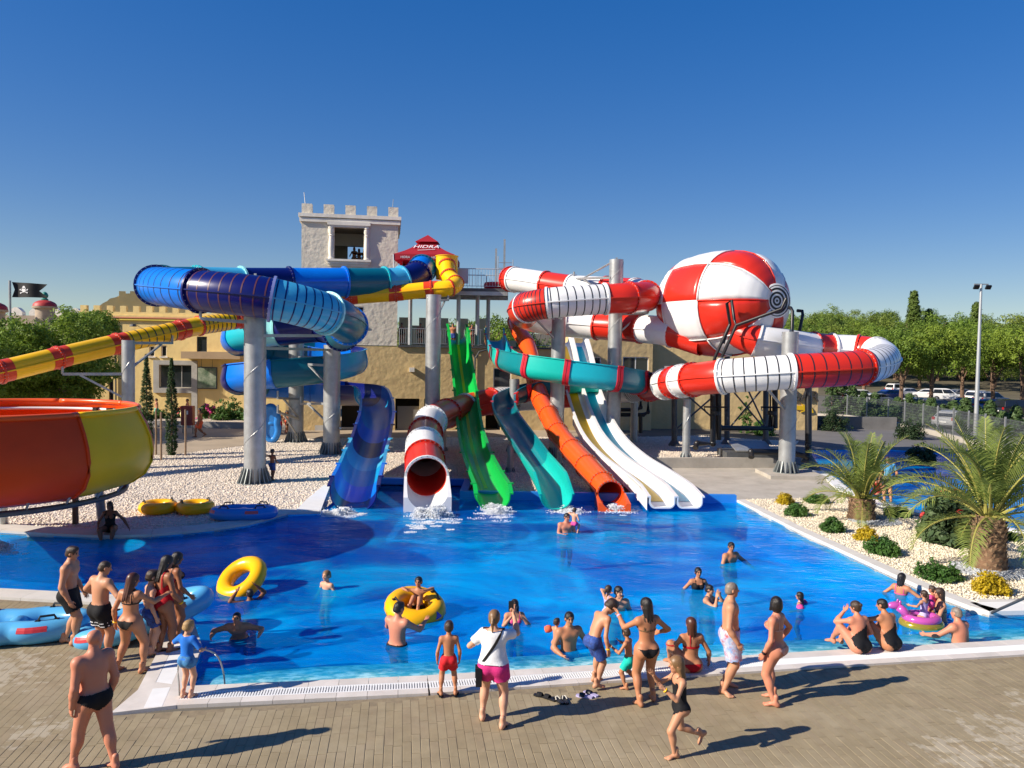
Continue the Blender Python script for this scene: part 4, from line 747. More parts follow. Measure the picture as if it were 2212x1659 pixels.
# palms
frond_m = leaf_mat('palm_leaf', (0.095, 0.150, 0.030), (0.29, 0.345, 0.085), 1.2, .3); rach_m = mat('palm_rib', (0.36, 0.33, 0.08), rough=.6); ptr = mat('palm_trunk', (0.20, 0.115, 0.065), rough=.95, var=(4, .3), bump=(20, .5, .02)); ptr2 = mat('palm_scale', (0.30, 0.19, 0.11), rough=.95, var=(7, .3), bump=(25, .4, .02))
def frond(L, arch, droop, seed, nl=42):
    g_ = np.random.default_rng(seed); n_ = 14; P = []; ang = arch; p = np.array([0.0, 0, 0]); 
    for i in range(n_ + 1): P.append(p.copy()); p = p + np.array([math.cos(ang), 0, math.sin(ang)]) * L / n_; ang -= droop / n_ * (0.4 + 1.5 * i / n_)
    P = np.array(P); mb = MB(); 
    for i in range(n_): mb.bar(P[i], P[i + 1], .026 * (1 - i / n_) + .006, 5, .026 * (1 - (i + 1) / n_) + .006, mi=1, cap=False)
    V = []; F = []
    for k in range(nl):
        t = .14 + .86 * (k + .5) / nl; f = t * n_; i = min(int(f), n_ - 1); q = P[i] + (P[i + 1] - P[i]) * (f - i); tg = P[i + 1] - P[i]; tg = tg / np.linalg.norm(tg); nn = np.array([-tg[2], 0, tg[0]])
        ll = L * .235 * (math.sin(math.pi * min(1, t * .82 + .16)) ** .8 + .12) * g_.uniform(.85, 1.1)
        for s_ in (-1, 1):
            d = tg * .66 + np.array([0, s_, 0]) * .74 + nn * g_.uniform(.25, .6); d /= np.linalg.norm(d); w_ = np.cross(d, nn); w_ /= max(np.linalg.norm(w_), 1e-6); w_ = w_ * (.006 + .0035 * L)
            m1 = q + d * ll * .5; e = q + d * ll + np.array([0, 0, -ll * g_.uniform(.12, .3)]); b = len(V); V += [q - w_ * .5, q + w_ * .5, m1 + w_, m1 - w_, e]; F += [(b, b + 1, b + 2, b + 3), (b + 3, b + 2, b + 4)]
    mb.add(V, F, 0); return mb
FR = [frond(1.0 * L, R(a), R(d), 200 + i) for i, (L, a, d) in enumerate([(2.1, 86, 22), (2.3, 76, 48), (2.4, 66, 68), (2.4, 54, 82), (2.3, 40, 88), (2.1, 22, 88), (1.8, 0, 75)])]
FRM = [mesh('frond', np.vstack(f.v), f.f, [frond_m, rach_m], midx=f.m) for f in FR]
def palm(x, y, rt, ht, s, label, seed, n=40):
    c = G(x, y, .03); t = thing('palm_tree', label, 'palm tree', c); g_ = random.Random(seed)
    MB().lathe(c, [(rt * 1.05, -.05), (rt * 1.12, .1), (rt, ht * .4), (rt * 1.0, ht * .8), (rt * .8, ht)], 18).build('trunk', ptr, t, smooth=50)
    rowsn = int(ht / .115); V, F = [], []
    tr_ = [o for o in t.children][0]
    for i in range(rowsn):
        z = .04 + i * ht / rowsn; r = rt * (1.12 - .14 * min(1, z / (ht * .4))) if z < ht * .8 else rt * (1.0 - .2 * (z - ht * .8) / (ht * .2)); k = 13; big = 1.4 if z > ht * .72 else 1
        for j in range(k):
            a = 6.28 * (j + .5 * (i % 2)) / k; ca, sa = math.cos(a), math.sin(a); w = 3.14 * r / k * .92; tx = np.array([-sa, ca, 0]); o_ = c + np.array([ca * r, sa * r, z]); ou = np.array([ca, sa, 0]); up = np.array([0, 0, 1.0]); b = len(V)
            V += [o_ - tx * w, o_ + up * -.05 * big + ou * .015, o_ + tx * w, o_ + ou * .055 * big + up * .075 * big]; F += [(b, b + 1, b + 3), (b + 1, b + 2, b + 3), (b, b + 3, b + 2)]
    tag(obj('bark_scales', V, F, ptr2, tr_), kind='stuff')
    for k in range(n):
        f = k / n; i = min(6, int(f * 7 + g_.uniform(-.4, .4)) if f > .08 else 0); i = max(0, i); a = k * 2.39996 + g_.uniform(-.15, .15)
        o = link('frond', FRM[i], t, (math.cos(a) * rt * .35, math.sin(a) * rt * .35, ht - .05), (g_.uniform(-.25, .25), g_.uniform(-.08, .08), a), (s * g_.uniform(.85, 1.12),) * 3)
    return t
palm(1861, 1121, .40, .72, 1.05, 'shorter palm with stout trunk, nearer the concrete path', 3, 30); palm(2133, 1226, .40, 1.38, 1.18, 'taller palm with thick trunk at the right edge', 4, 34)
# hedge plants along the fence, small plants by the planter
con_s = leaf_mat('young_cypress_leaf', (0.035, 0.080, 0.024), (0.12, 0.185, 0.060), 2, .2)
def young(x, Y, h, r, label, seed, group):
    X = sx_to(x, Y); t = thing('young_conifer', label, 'tree', (X, Y, 0), group); gg = np.random.default_rng(seed); C = []
    for k in range(130): z = gg.random(); rr = r * (1 - z) ** .8 * gg.uniform(.4, 1) + .05; a = gg.uniform(0, 6.28); C.append((X + rr * math.cos(a), Y + rr * math.sin(a), .15 + z * h))
    V, F = leaves(np.array(C), 16, .24, .15, .35, seed, .4); obj('crown', V, F, con_s, t); MB().bar((X, Y, 0), (X, Y, h * .8), .05, 6, .02).build('trunk', bark, t)
for i, x in enumerate((1800, 1822, 1843, 1868, 1893, 1918, 1943, 1968, 1992, 2016, 2040, 2064, 2090, 2116, 2144, 2172, 2200)): young(x, 74 - i * 1.2 + (i % 3) * 1.1, 1.5 + (i * 7 % 5) * .2 + (2.6 if i < 2 else .5 if i < 4 else 0), 1.0, ('dark conifer at the left end of the hedge beside the annex wall', 'second dark conifer from the left end of the hedge', 'third hedge conifer from the left behind the mesh fence')[i] if i < 3 else '%s hedge conifer from the right behind the mesh fence' % ('first second third fourth fifth sixth seventh eighth ninth tenth eleventh twelfth thirteenth fourteenth'.split()[16 - i]), 400 + i, 'hedge conifers behind the fence')
for i, (x, y, h, m_, fl_) in enumerate([(262, 905, 1.2, bush_g, pinkf), (300, 915, 1.0, bush_g, None), (345, 912, .9, bush_g, None), (390, 910, 1.0, oleander, coralf), (448, 912, 1.3, bush_g, pinkf), (505, 914, 1.9, bush_g, None), (478, 916, 1.5, bush_g, None), (532, 916, 1.2, bush_g, None), (95, 900, 1.1, bush_g, coralf)]):
    shrub(x, y, .75, h, ['pink flowering bush behind the left cypress', 'leafy bush between planter and bay window', 'low bush under the bay window', 'coral flowering bush behind the red cabinet', 'bright pink oleander left of the silver pillar', 'tall leafy bush touching the silver pillar', 'mid green bush in the planter corner', 'green bush hidden behind the silver pillar', 'flowering bush below the left pine'][i], m_, 500 + i, name='planter_bush', n=90, ls=.09, per=20, flowers=(fl_, 26, .13) if fl_ else None)
for x, y, r_, h_, lab in ((1965, 948, 1.0, 1.2, 'dark rounded bush at the foot of the fence above the left palm'), (1992, 1000, .7, .9, 'dark bush on the small pool terrace between the palms'), (1800, 930, 1.1, 1.6, 'dark bush beside the annex corner under the red tube')): shrub(x, y, r_, h_, lab, leaf_mat('dark_bush_leaf', (0.012, 0.03, 0.012), (0.04, 0.07, 0.025), 3, .15), 540 + x, n=120, ls=.07, name='dark_bush')
shrub(1652, 940, .8, 1.4, 'green bush under the red and white ball', bush_g, 520, n=120, ls=.08); shrub(1610, 935, .5, 2.8, 'thin climbing plant on the shaded annex wall', bush_g, 521, n=70, ls=.09, per=12)
# ================================================================== slides
def ring_prof(r, n=22): return [(r * math.cos(2 * math.pi * i / n), r * math.sin(2 * math.pi * i / n)) for i in range(n)]
def tube_shell(P, fr, r, t=0.035, n=24):
    V1, F1 = sweep(P, ring_prof(r, n), fr, True, False); V2, F2 = sweep(P, ring_prof(r - t, n), fr, True, False); k = len(V1)
    F = list(F1) + [tuple(reversed([i + k for i in q])) for q in F2]; m = len(P)
    for e in (0, m - 1):
        for j in range(n):
            b = (j + 1) % n; q = (e * n + j, e * n + b, k + e * n + b, k + e * n + j); F.append(q if e else tuple(reversed(q)))
    return np.vstack([V1, V2]), F
def flange(P, T, S, U, r, m_, parent, w=0.10, ro=1.11, nm='joint_flange', n=28, bolts=True):
    """collar: two discs clamped together, with a row of bolt heads"""
    fr = (np.array([T, T]), np.array([S, S]), np.array([U, U])); Q = np.array([P - T * w / 2, P + T * w / 2]); mb = MB()
    V1, F1 = sweep(Q, ring_prof(r * ro, n), fr, True, False); V2, F2 = sweep(Q, ring_prof(r * 0.985, n), fr, True, False); k = len(V1)
    F = list(F1) + [tuple(reversed([i + k for i in q])) for q in F2]
    for e in (0, 1):
        for j in range(n): b = (j + 1) % n; q = (e * n + j, e * n + b, k + e * n + b, k + e * n + j); F.append(q if e else tuple(reversed(q)))
    mb.add(V1 if False else np.vstack([V1, V2]), F)
    if bolts:
        rr = r * (1 + ro) / 2
        for j in range(24):
            a = 6.283 * j / 24; c = P + (S * math.cos(a) + U * math.sin(a)) * rr
            mb.bar(c - T * (w / 2 + .018), c + T * (w / 2 + .018), .022, 6, mi=1)
    return mb.build(nm, [m_, bolt_m], parent, smooth=40)
bolt_m = mat('bolt_steel', (0.45, 0.46, 0.47), rough=.4, metal=.6)
def tube_slide(name, label, pts, r, cat='water slide', seam=True, group=None, stripes=8, n=10, ro=1.11):
    """pts: (x, y, depth, material of the stretch that follows, 'ringed' or '', flange material or None, radius factor)"""
    C = np.array([np.append(D(*p[:3]), 0) for p in pts]); IV = [a[:, :3] for a in catmull(C, n)]
    t = thing(name, label, cat, (C[0][0], C[0][1], 0), group); allP = np.vstack([IV[0]] + [a[1:] for a in IV[1:]]); T, S, U = frames(allP)
    for i, a in enumerate(IV):
        i0 = i * n; sl = slice(i0, i0 + n + 1); P = allP[sl]; fr = (T[sl], S[sl], U[sl]); m_ = pts[i][3]
        if m_ is not None:
            V, F = tube_shell(P, fr, r); seg = obj('tube_segment', V, F, m_, t, smooth=50)
            if seam:
                mb = MB()
                for s_ in (-1, 1): mb = MB(); V, F = sweep(P, [(s_ * r * .985, -.025), (s_ * (r + .055), -.025), (s_ * (r + .055), .025), (s_ * r * .985, .025)], fr); mb.add(V, F); mb.build('seam_flange', m_, seg)
            if pts[i][4] == 'ringed':
                mb = MB(); k = stripes; L = np.linspace(0, n, k + 1)[:-1] + n / k / 2
                for f in L:
                    j = min(int(f), n - 1); u_ = f - j; p = P[j] * (1 - u_) + P[j + 1] * u_; tt = T[i0 + j]; w_ = .028
                    V, F = sweep(np.array([p - tt * w_, p + tt * w_]), ring_prof(r + .006, 24), (np.array([tt] * 2), np.array([S[i0 + j]] * 2), np.array([U[i0 + j]] * 2)), True, False); mb.add(V, F)
                mb.build('stripe_rings', pts[i][6] if len(pts[i]) > 6 else stripe_d, seg, smooth=True)
        if pts[i][5] is not None: flange(allP[i0], T[i0], S[i0], U[i0], r, pts[i][5], t, ro=ro)
    if pts[-1][5] is not None: flange(allP[-1], T[-1], S[-1], U[-1], r, pts[-1][5], t, ro=ro)
    return t, allP, (T, S, U)
def uprof(w, h, t=0.04, lip=0.07, rnd=0.7, n=7):
    """closed cross-section of an open trough: (side, up); bottom at 0, walls of height h, outward lip"""
    a = w / 2; rr = min(a, h) * rnd; inner = [(-a, h)] + [(-a + rr - rr * math.cos(k * math.pi / 2 / n), rr - rr * math.sin(k * math.pi / 2 / n)) for k in range(n + 1)]
    inner += [(a - rr + rr * math.sin(k * math.pi / 2 / n), rr - rr * math.cos(k * math.pi / 2 / n)) for k in range(n + 1)] + [(a, h)]
    b = a + t; ro_ = rr + t
    outer = [(a + lip + t, h), (a + lip + t, h - .05), (b, h - .05)] + [(b - ro_ + ro_ * math.cos(k * math.pi / 2 / n), -t + ro_ - ro_ * math.sin(k * math.pi / 2 / n)) for k in range(n + 1)]
    outer += [(-b + ro_ - ro_ * math.sin(k * math.pi / 2 / n), -t + ro_ - ro_ * math.cos(k * math.pi / 2 / n)) for k in range(n + 1)] + [(-b, h - .05), (-a - lip - t, h - .05), (-a - lip - t, h)]
    return (inner + outer)[::-1]
def trough_slide(name, label, pts, w, h, cat='water slide', n=8, band=None, root=None, t=.04, lip=.07, rnd=.7, hs=None, off=None, bank=None, bandw=.16, band_to=99):
    """pts: (x, y, depth, material) or 3-D points; floor centre line runs through them"""
    C = np.array([D(*p[:3]) if off is None else p[:3] for p in pts]); IV = catmull(C, n); allP = np.vstack([IV[0]] + [a[1:] for a in IV[1:]]); T, S, U = frames(allP)
    if bank is not None:
        B = np.interp(np.arange(len(allP)) / n, np.arange(len(bank)), bank); c, s = np.cos(np.radians(B))[:, None], np.sin(np.radians(B))[:, None]; S, U = S * c + U * s, U * c - S * s
    r = root or thing(name, label, cat, (C[0][0], C[0][1], 0)); pr0 = uprof(w, h, t, lip, rnd)
    for i in range(len(IV)):
        i0 = i * n; sl = slice(i0, i0 + n + 1); fr = (T[sl], S[sl], U[sl]); P = allP[sl]; m_ = pts[i][3]
        if m_ is None: continue
        if hs is None: V, F = sweep(P, pr0, fr)
        else:
            V = []; 
            for k in range(n + 1):
                hh = np.interp((i0 + k) / n, np.arange(len(hs)), hs); pr = np.array(uprof(w, hh, t, lip, rnd)); V.append(P[k] + pr[:, :1] * fr[1][k] + pr[:, 1:] * fr[2][k])
            mm = len(pr); V = np.vstack(V); F = [(a * mm + j, a * mm + (j + 1) % mm, (a + 1) * mm + (j + 1) % mm, (a + 1) * mm + j) for a in range(n) for j in range(mm)] + [tuple(range(mm - 1, -1, -1)), tuple(n * mm + j for j in range(mm))]
        seg = obj('trough_segment', V, F, m_, r, smooth=38)
        if band is not None and 0 < i <= band_to:
            hh = h if hs is None else float(np.interp(i0 / n, np.arange(len(hs)), hs)); pb = np.array(uprof(w + .02, hh + .015, t + .045, lip + .02, rnd)); tt = T[i0]
            V, F = sweep(np.array([P[0] - tt * bandw, P[0] - tt * bandw * .1]), pb, (np.array([tt] * 2), np.array([S[i0]] * 2), np.array([U[i0]] * 2)))
            V2, F2 = sweep(np.array([P[0] + tt * bandw * .1, P[0] + tt * bandw]), pb, (np.array([tt] * 2), np.array([S[i0]] * 2), np.array([U[i0]] * 2)))
            for v_, f_ in ((V, F), (V2, F2)): obj('joint_band', v_, f_, m_ if band == 'seg' else band, r, smooth=38)
    return r, allP, (T, S, U)
def strip_on(P, fr, off_, w, m_, parent, nm, up=.006, i0=0, i1=None):
    T, S, U = fr; i1 = len(P) if i1 is None else i1; sl = slice(i0, i1); Q = P[sl]; V = []; F = []
    for k in range(len(Q)): V += [Q[k] + S[sl][k] * (off_ - w / 2) + U[sl][k] * up, Q[k] + S[sl][k] * (off_ + w / 2) + U[sl][k] * up]
    for k in range(len(Q) - 1): F.append((2 * k, 2 * k + 2, 2 * k + 3, 2 * k + 1))
    return obj(nm, V, F, m_, parent, smooth=True)
# --- yellow and red tube to the bowl
ym, rm = yellow_p, redor_p
yt, yP, yF = tube_slide('yellow_tube_slide', 'yellow tube slide with orange red joints descending to the bowl at left', [
    (966, 572, 47.4, ym, '', rm), (969, 596, 46.8, ym, '', rm), (984, 612, 46, ym, '', rm), (972, 622, 45.2, ym, '', rm), (932, 625, 45.2, ym, '', rm), (854, 633, 45, ym, '', rm), (754, 641, 44.3, ym, '', rm), (640, 658, 43.3, ym, '', rm),
    (517, 690, 41.5, ym, 'ringed', rm), (430, 704, 39.8, ym, '', rm), (388, 713, 38.8, ym, 'ringed', rm), (253, 743, 36, ym, '', rm), (125, 773, 33.5, ym, '', rm), (0, 803, 31.5, ym, '', rm), (-170, 838, 29.3, ym, '', None)], .47, stripes=9, ro=1.13)
for k in (4, 5, 6, 7, 8, 10, 11, 12, 13):                      # broad orange red belts each side of a joint
    i0 = k * 10; T_, S_, U_ = yF; P0, T0 = yP[i0], yF[0][i0]; ln = .42
    V, F = sweep(np.array([P0 - T0 * ln, P0 - T0 * .05]), ring_prof(.478, 24), tuple(np.array([q[i0]] * 2) for q in yF), True, False); V2, F2 = sweep(np.array([P0 + T0 * .05, P0 + T0 * ln]), ring_prof(.478, 24), tuple(np.array([q[i0]] * 2) for q in yF), True, False)
    for v_, f_ in ((V, F), (V2, F2)): obj('red_belt', v_, f_, rm, yt, smooth=True)
c = D(965, 604, 47.9); h0, h1 = c[2], D(965, 553, 47.9)[2]; MB().lathe((c[0], c[1], 0), [(.66, h0), (.68, h0 + .05), (.68, h1 - .05), (.72, h1 - .04), (.72, h1), (.62, h1)], 24).build('entry_silo', ym, yt, smooth=40)
# --- big blue tube and helix
br = .82; bt, bP, bF = tube_slide('blue_tube_slide', 'huge blue tube slide in navy, light blue and teal winding round silver pillars', [
    (913, 580, 48.2, blue_p, '', dteal_p), (903, 594, 47, navy_p, '', navy_p), (868, 607, 45.8, sky_p, '', sky_p), (831, 609, 45.2, dteal_p, '', turq_p), (744, 610, 43.8, blue_p, '', blue_p), (625, 611, 42.3, navy_p, '', navy_p), (522, 612, 40.6, sky_p, '', mint_p), (426, 612, 38.8, dteal_p, '', turq_p),
    (352, 614, 36.4, navy_p, '', dteal_p), (338, 617, 33.8, blue_p, 'ringed', navy_p), (433, 628, 30.6, navy_p, 'ringed', navy_p, mat('dim_stripe', (0.10, 0.03, 0.05), rough=.4)), (588, 646, 30.2, sky_p, 'ringed', mat('lilac_gelcoat', (.22, .25, .52), rough=.3), navy_p), (706, 677, 31.6, dteal_p, '', mint_p), (752, 703, 35.0, dteal_p, '', blue_p), (738, 720, 38.4, navy_p, '', navy_p)], br, ro=1.12)
hc = np.array([-12.9, 45.7]); hR = 3.55
def hx(th, z): return (hc[0] + hR * math.cos(R(th)), hc[1] + hR * math.sin(R(th)), z)
def zb_(th): return 5.75 - (-88 - th) * 2.32 / 360
hp = [(*D(738, 720, 38.4)[:2], D(738, 720, 38.4)[2] - .82, navy_p), (-10.2, 41.4, 5.95, navy_p)]
cols = [mint_p, turq_p, blue_p, dteal_p, dteal_p, blue_p, navy_p, sky_p, dteal_p, blue_p, navy_p, dteal_p, blue_p, blue_p, navy_p]
ths = [-88, -105, -136, -180, -225, -270, -308, -345, -405, -451, -496, -540, -580, -630, -660]
hp += [(*hx(a, zb_(a)), c_) for a, c_ in zip(ths, cols)]
for (x, y, Y), m_ in zip(((796, 878, 45.2), (812, 900, 42.0), (814, 930, 39.0), (808, 958, 36.6), (800, 990, 34.2), (790, 1018, 32.0), (781, 1052, 29.7), (770, 1086, 27.8), (764, 1108, 26.6)), (azure_p, azure_p, blue_p, navy_p, sky_p, azure_p, blue_p, navy_p, None)): hp.append((*D(x, y, Y), m_))
trough_slide('', '', hp, 1.55, 1.18, off=True, root=bt, lip=.09, rnd=.95, band='seg', bandw=.055, n=9, bank=[0, -5] + [-12] * 13 + [-10, -6, 0, 0, 0, 0, 0, 0, 0, 0, 0], hs=[1.35] * 17 + [1.2, 1.05, 1.0, .95, .92, .92, .95, 1.0, 1.0])
q1 = D(763, 1108, 26.6); q0 = D(770, 1082, 28)
# --- red and white tube with the ball
rr_ = .75; W, Rd = white_p, red_p
rt, rP, rF = tube_slide('red_white_tube_slide', 'red and white striped tube slide coiling from the high platform towards the ball', [
    (1104, 603, 48.3, Rd, '', Rd), (1112, 604, 47.8, W, '', W), (1179, 614, 46.3, Rd, '', Rd), (1236, 622, 45, W, '', W), (1310, 627, 43.3, Rd, '', Rd), (1372, 632, 41.8, W, '', W), (1396, 639, 40, Rd, '', Rd), (1360, 643, 38.6, Rd, '', Rd),
    (1307, 646, 38.4, W, 'ringed', W), (1184, 655, 38.0, Rd, 'ringed', W), (1138, 664, 38.6, Rd, '', W), (1134, 680, 41.2, W, '', None), (1180, 694, 43.4, Rd, '', None), (1222, 699, 43.6, W, '', W), (1290, 704, 43.0, Rd, '', Rd), (1384, 710, 41.2, W, '', Rd), (1452, 718, 39.8, Rd, '', W), (1520, 738, 38.8, Rd, '', None)], rr_, ro=1.09)
# ball
bc = D(1572, 656, 38.9); al = R(34); bx = np.array([math.sin(al), -math.cos(al), 0]); by = np.array([math.cos(al), math.sin(al), 0]); bz = np.array([0, 0, 1.0]); BR = 2.62
prof = [(-3.15, 1.75), (-2.95, 2.06), (-2.5, 2.35), (-2.1, 2.48), (-1.4, 2.60), (-.5, 2.66), (.35, 2.60), (.95, 2.52), (1.55, 2.34), (2.1, 2.02), (2.5, 1.58), (2.75, 1.12), (2.88, .56)]
ball = thing('slide_ball', 'giant red and white chequered ball with bullseye end on the slide', 'slide ball', (bc[0], bc[1], 0))
def bpt(x, r, a): return bc + bx * x + (by * math.cos(a) + bz * math.sin(a)) * r
sect = 8; a0_ = 0.0
rings = [(0, 3, 0), (3, 6, 1), (6, 12, 0)]; na = 6
for (i0, i1, odd) in rings:
    for s in range(sect):
        V = []; F = []; fine = []
        for i in range(i0, i1):
            for q in range(3): u_ = q / 3; fine.append((prof[i][0] * (1 - u_) + prof[i + 1][0] * u_, prof[i][1] * (1 - u_) + prof[i + 1][1] * u_))
        fine.append(prof[i1]); 
        for x, r_ in fine:
            for j in range(na + 1):
                a = a0_ + (s + j / na) * 2 * math.pi / sect; rp = r_
                if i0 == 6: k_ = (x - .35) / 2.5; rp = r_ * (1 + .055 * math.sin(math.pi * min(1, max(0, k_))) * math.cos((j / na - .5) * math.pi) - .02)
                V.append(bpt(x, rp, a))
        m = na + 1
        for i in range(len(fine) - 1):
            for j in range(na): F.append((i * m + j, i * m + j + 1, (i + 1) * m + j + 1, (i + 1) * m + j))
        up = (s + odd) % 2; mt = (W if up else Rd)
        o = obj('ball_panel', V, F, mt, ball, smooth=True); md = o.modifiers.new('thick', 'SOLIDIFY'); md.thickness = .05; md.offset = 0
        mb = MB()                                             # raised rim where the shells are bolted together
        rim = [bpt(x, r_ + .012, a0_ + s * 2 * math.pi / sect) for x, r_ in fine]; mb.pipe(rim, .038, 5)
        if i0 < 6: mb.pipe([bpt(prof[i1][0], prof[i1][1] + .012, a0_ + (s + j / na) * 2 * math.pi / sect) for j in range(na + 1)], .042, 5)
        if i0 != 6: mid = [bpt(x, r_ + .004, a0_ + (s + .5) * 2 * math.pi / sect) for x, r_ in fine]; 
        mb.build('panel_rim', mt if i0 == 6 else W, ball, smooth=True)
mb = MB(); mb.lathe(bc + bx * -3.15, [(1.75, 0), (1.2, -.25), (.0, -.35)], 24, axis=np.array([by, bz, bx]).T); mb.build('end_cap', Rd, ball, smooth=True)
ax = np.array([by, bz, bx]).T; ec = bc + bx * 2.84; ex = np.array([math.sin(R(20)), -math.cos(R(20)), 0]); ax = np.array([np.array([-ex[1], ex[0], 0]), bz, ex]).T
mb = MB(); mb.lathe(ec, [(.80, -.06), (.82, -.02), (.82, .10), (.78, .13), (0, .13)], 36, axis=ax); eye = mb.build('bullseye', white_p, ball, smooth=40)
for r0, r1 in ((.74, .70), (.62, .52), (.43, .33), (.24, .14), (.06, 0)):
    mb = MB(); mb.lathe(ec, [(r0, .131), (r0, .138), (r1, .138)] + ([(r1, .131)] if r1 else []), 36, axis=ax); mb.build('black_ring', black, eye)
# black pipe frame on the ball
mb = MB(); Dp = lambda x, y, Y: D(x, y, Y)
mb.pipe([Dp(1560, 706, 36.2) * .0 + Dp(1562, 742, 36.0), Dp(1577, 700, 35.9), Dp(1570, 655, 35.7), Dp(1580, 648, 35.6), Dp(1586, 690, 35.6), Dp(1590, 703, 35.4), Dp(1688, 668, 34.6), Dp(1698, 645, 34.6)], .075, 8)
mb.pipe([Dp(1590, 703, 35.4), Dp(1560, 770, 35.6), Dp(1556, 790, 35.8)], .075, 8); mb.pipe([Dp(1577, 700, 35.9), Dp(1545, 770, 36.0), Dp(1540, 790, 36.2)], .075, 8)
mb.build('pipe_frame', black, ball, smooth=50)
mb = MB(); mb.pipe([Dp(1711, 722, 36.2), Dp(1712, 672, 36.3), Dp(1708, 665, 36.5), Dp(1700, 664, 36.8)], .08, 8); mb.pipe([Dp(1726, 722, 37.2), Dp(1734, 680, 37.3), Dp(1733, 672, 37.4), Dp(1722, 671, 37.6)], .08, 8); mb.build('feed_pipe', black, ball, smooth=50)
# tube leaving the ball
rt2, r2P, r2F = tube_slide('red_white_tube_slide', 'red and white tube slide looping out of the ball round the right pillar and back', [
    (1592, 715, 37.2, Rd, '', None), (1635, 735, 36.6, W, '', W), (1700, 745, 36.9, W, '', None), (1755, 752, 37.6, Rd, '', Rd), (1795, 755, 37.9, W, '', W), (1852, 758, 37.7, Rd, '', Rd), (1892, 764, 36.9, W, '', W), (1907, 778, 35.2, W, 'ringed', None), (1862, 793, 33.6, Rd, 'ringed', Rd), (1709, 803, 33.2, W, 'ringed', W), (1561, 813, 34.0, Rd, '', W),
    (1497, 820, 35.6, W, '', Rd), (1474, 823, 36.6, Rd, '', W), (1456, 826, 37.8, W, '', Rd), (1438, 830, 39.3, Rd, '', W), (1402, 836, 42.3, W, 'ringed', Rd), (1368, 840, 44.6, W, '', W), (1280, 850, 46.8, Rd, '', Rd), (1180, 858, 47, W, '', W), (1112, 862, 46.2, W, 'ringed', W), (1062, 867, 45.0, Rd, '', Rd), (1005, 880, 43.6, Rd, '', W), (966, 893, 41, Rd, '', Rd),
    (931, 911, 37.8, W, '', W), (919, 937, 35.2, Rd, '', Rd), (917, 962, 32.9, W, '', W), (918, 992, 30.6, Rd, '', Rd), (922, 1030, 28.3, None, '', W)], rr_, ro=1.10, stripes=7)
P0 = D(922, 1030, 28.3); P1 = D(924, 1052, 26.3); zf = P0[2] - rr_ + .02
def mouth(parent, P0, P1, r, m_, nm='mouth_piece', z_in=.1, h0=1.05, h1=.62):
    """half-round run-out cut into a square-shouldered block, from the end ring P0 to the lip P1"""
    T_ = P1 - P0; Ln = np.linalg.norm(T_[:2]); T_ = np.array([T_[0], T_[1], 0]) / Ln; S_ = np.array([T_[1], -T_[0], 0]); U_ = np.array([0, 0, 1.0]); V = []; F = []; k = 16; st_ = np.linspace(0, 1, 7)
    for u in st_:
        c = P0 + T_ * Ln * u; zb = (P0[2] - r) * (1 - u) + z_in * u; h = r * (h0 * (1 - u) + h1 * u); w = r + .10
        arc = [(-math.cos(math.pi * j / k) * r, zb + r - math.sin(math.pi * j / k) * r) for j in range(k + 1)]; q = []
        for x, z in arc: q.append((x, min(z, zb + h)))
        if h > r: q[0] = (-r, zb + h); q[-1] = (r, zb + h)
        else: q = [((x if z < zb + h else math.copysign(math.sqrt(max(r * r - (r - h) ** 2, 0)), x)), z) for x, z in q]
        q += [(w, zb + h), (w, -.5), (-w, -.5), (-w, zb + h)]
        V += [np.array([c[0], c[1], 0]) + S_ * x + U_ * z for x, z in q]
    m = k + 5
    for i in range(len(st_) - 1):
        for j in range(m): b_ = (j + 1) % m; F.append((i * m + j, (i + 1) * m + j, (i + 1) * m + b_, i * m + b_))
    F += [tuple(range(m)), tuple((len(st_) - 1) * m + j for j in range(m - 1, -1, -1))]
    return obj(nm, V, F, m_, parent, smooth=35)
mouth(rt2, D(922, 1030, 28.3), D(924, 1052, 26.35), rr_ * .97, W, z_in=-.02)
# --- orange tube
om = orange_p
ot, oP, oF = tube_slide('orange_tube_slide', 'orange body tube slide zigzagging down between teal and white slides', [(1113, 694, 50.2, om, '', om), (1121, 716, 48.6, om, '', om), (1138, 744, 46.8, om, '', om), (1150, 785, 45, om, '', om), (1160, 836, 43, om, '', om), (1170, 868, 41.4, om, '', om), (1185, 896, 39.6, om, '', om), (1205, 934, 37, om, '', om), (1236, 972, 34.2, om, '', om), (1268, 1007, 31.8, om, '', om), (1302, 1046, 29.4, om, '', om), (1318, 1066, 28.3, None, '', om)], .48, ro=1.10, seam=True)
mouth(ot, D(1318, 1066, 28.3), D(1328, 1078, 26.75), .47, om, z_in=-.02, h1=.55)
# --- green slide
gt, gP, gF = trough_slide('green_slide', 'open green slide with a yellow stripe down its middle', [(985, 735, 50.2, green_p), (989, 744, 49.3, green_p), (994, 780, 47.7, green_p), (999, 816, 46.1, green_p), (1005, 862, 43.8, green_p), (1010, 905, 41.4, green_p), (1016, 948, 38.6, green_p), (1030, 1003, 33.6, green_p), (1048, 1050, 29.9, green_p), (1062, 1088, 27.3, green_p), (1066, 1099, 26.6, None)], 1.10, .52, lip=.10, rnd=.75, band='seg', bandw=.05, hs=[1.1, .95, .62, .55, .55, .55, .55, .55, .6, .75, .55])
strip_on(gP, gF, 0, .15, mat('yellow_stripe', (.72, .55, .02), rough=.35, spec=.3), gt, 'yellow_stripe', i0=8, i1=66)
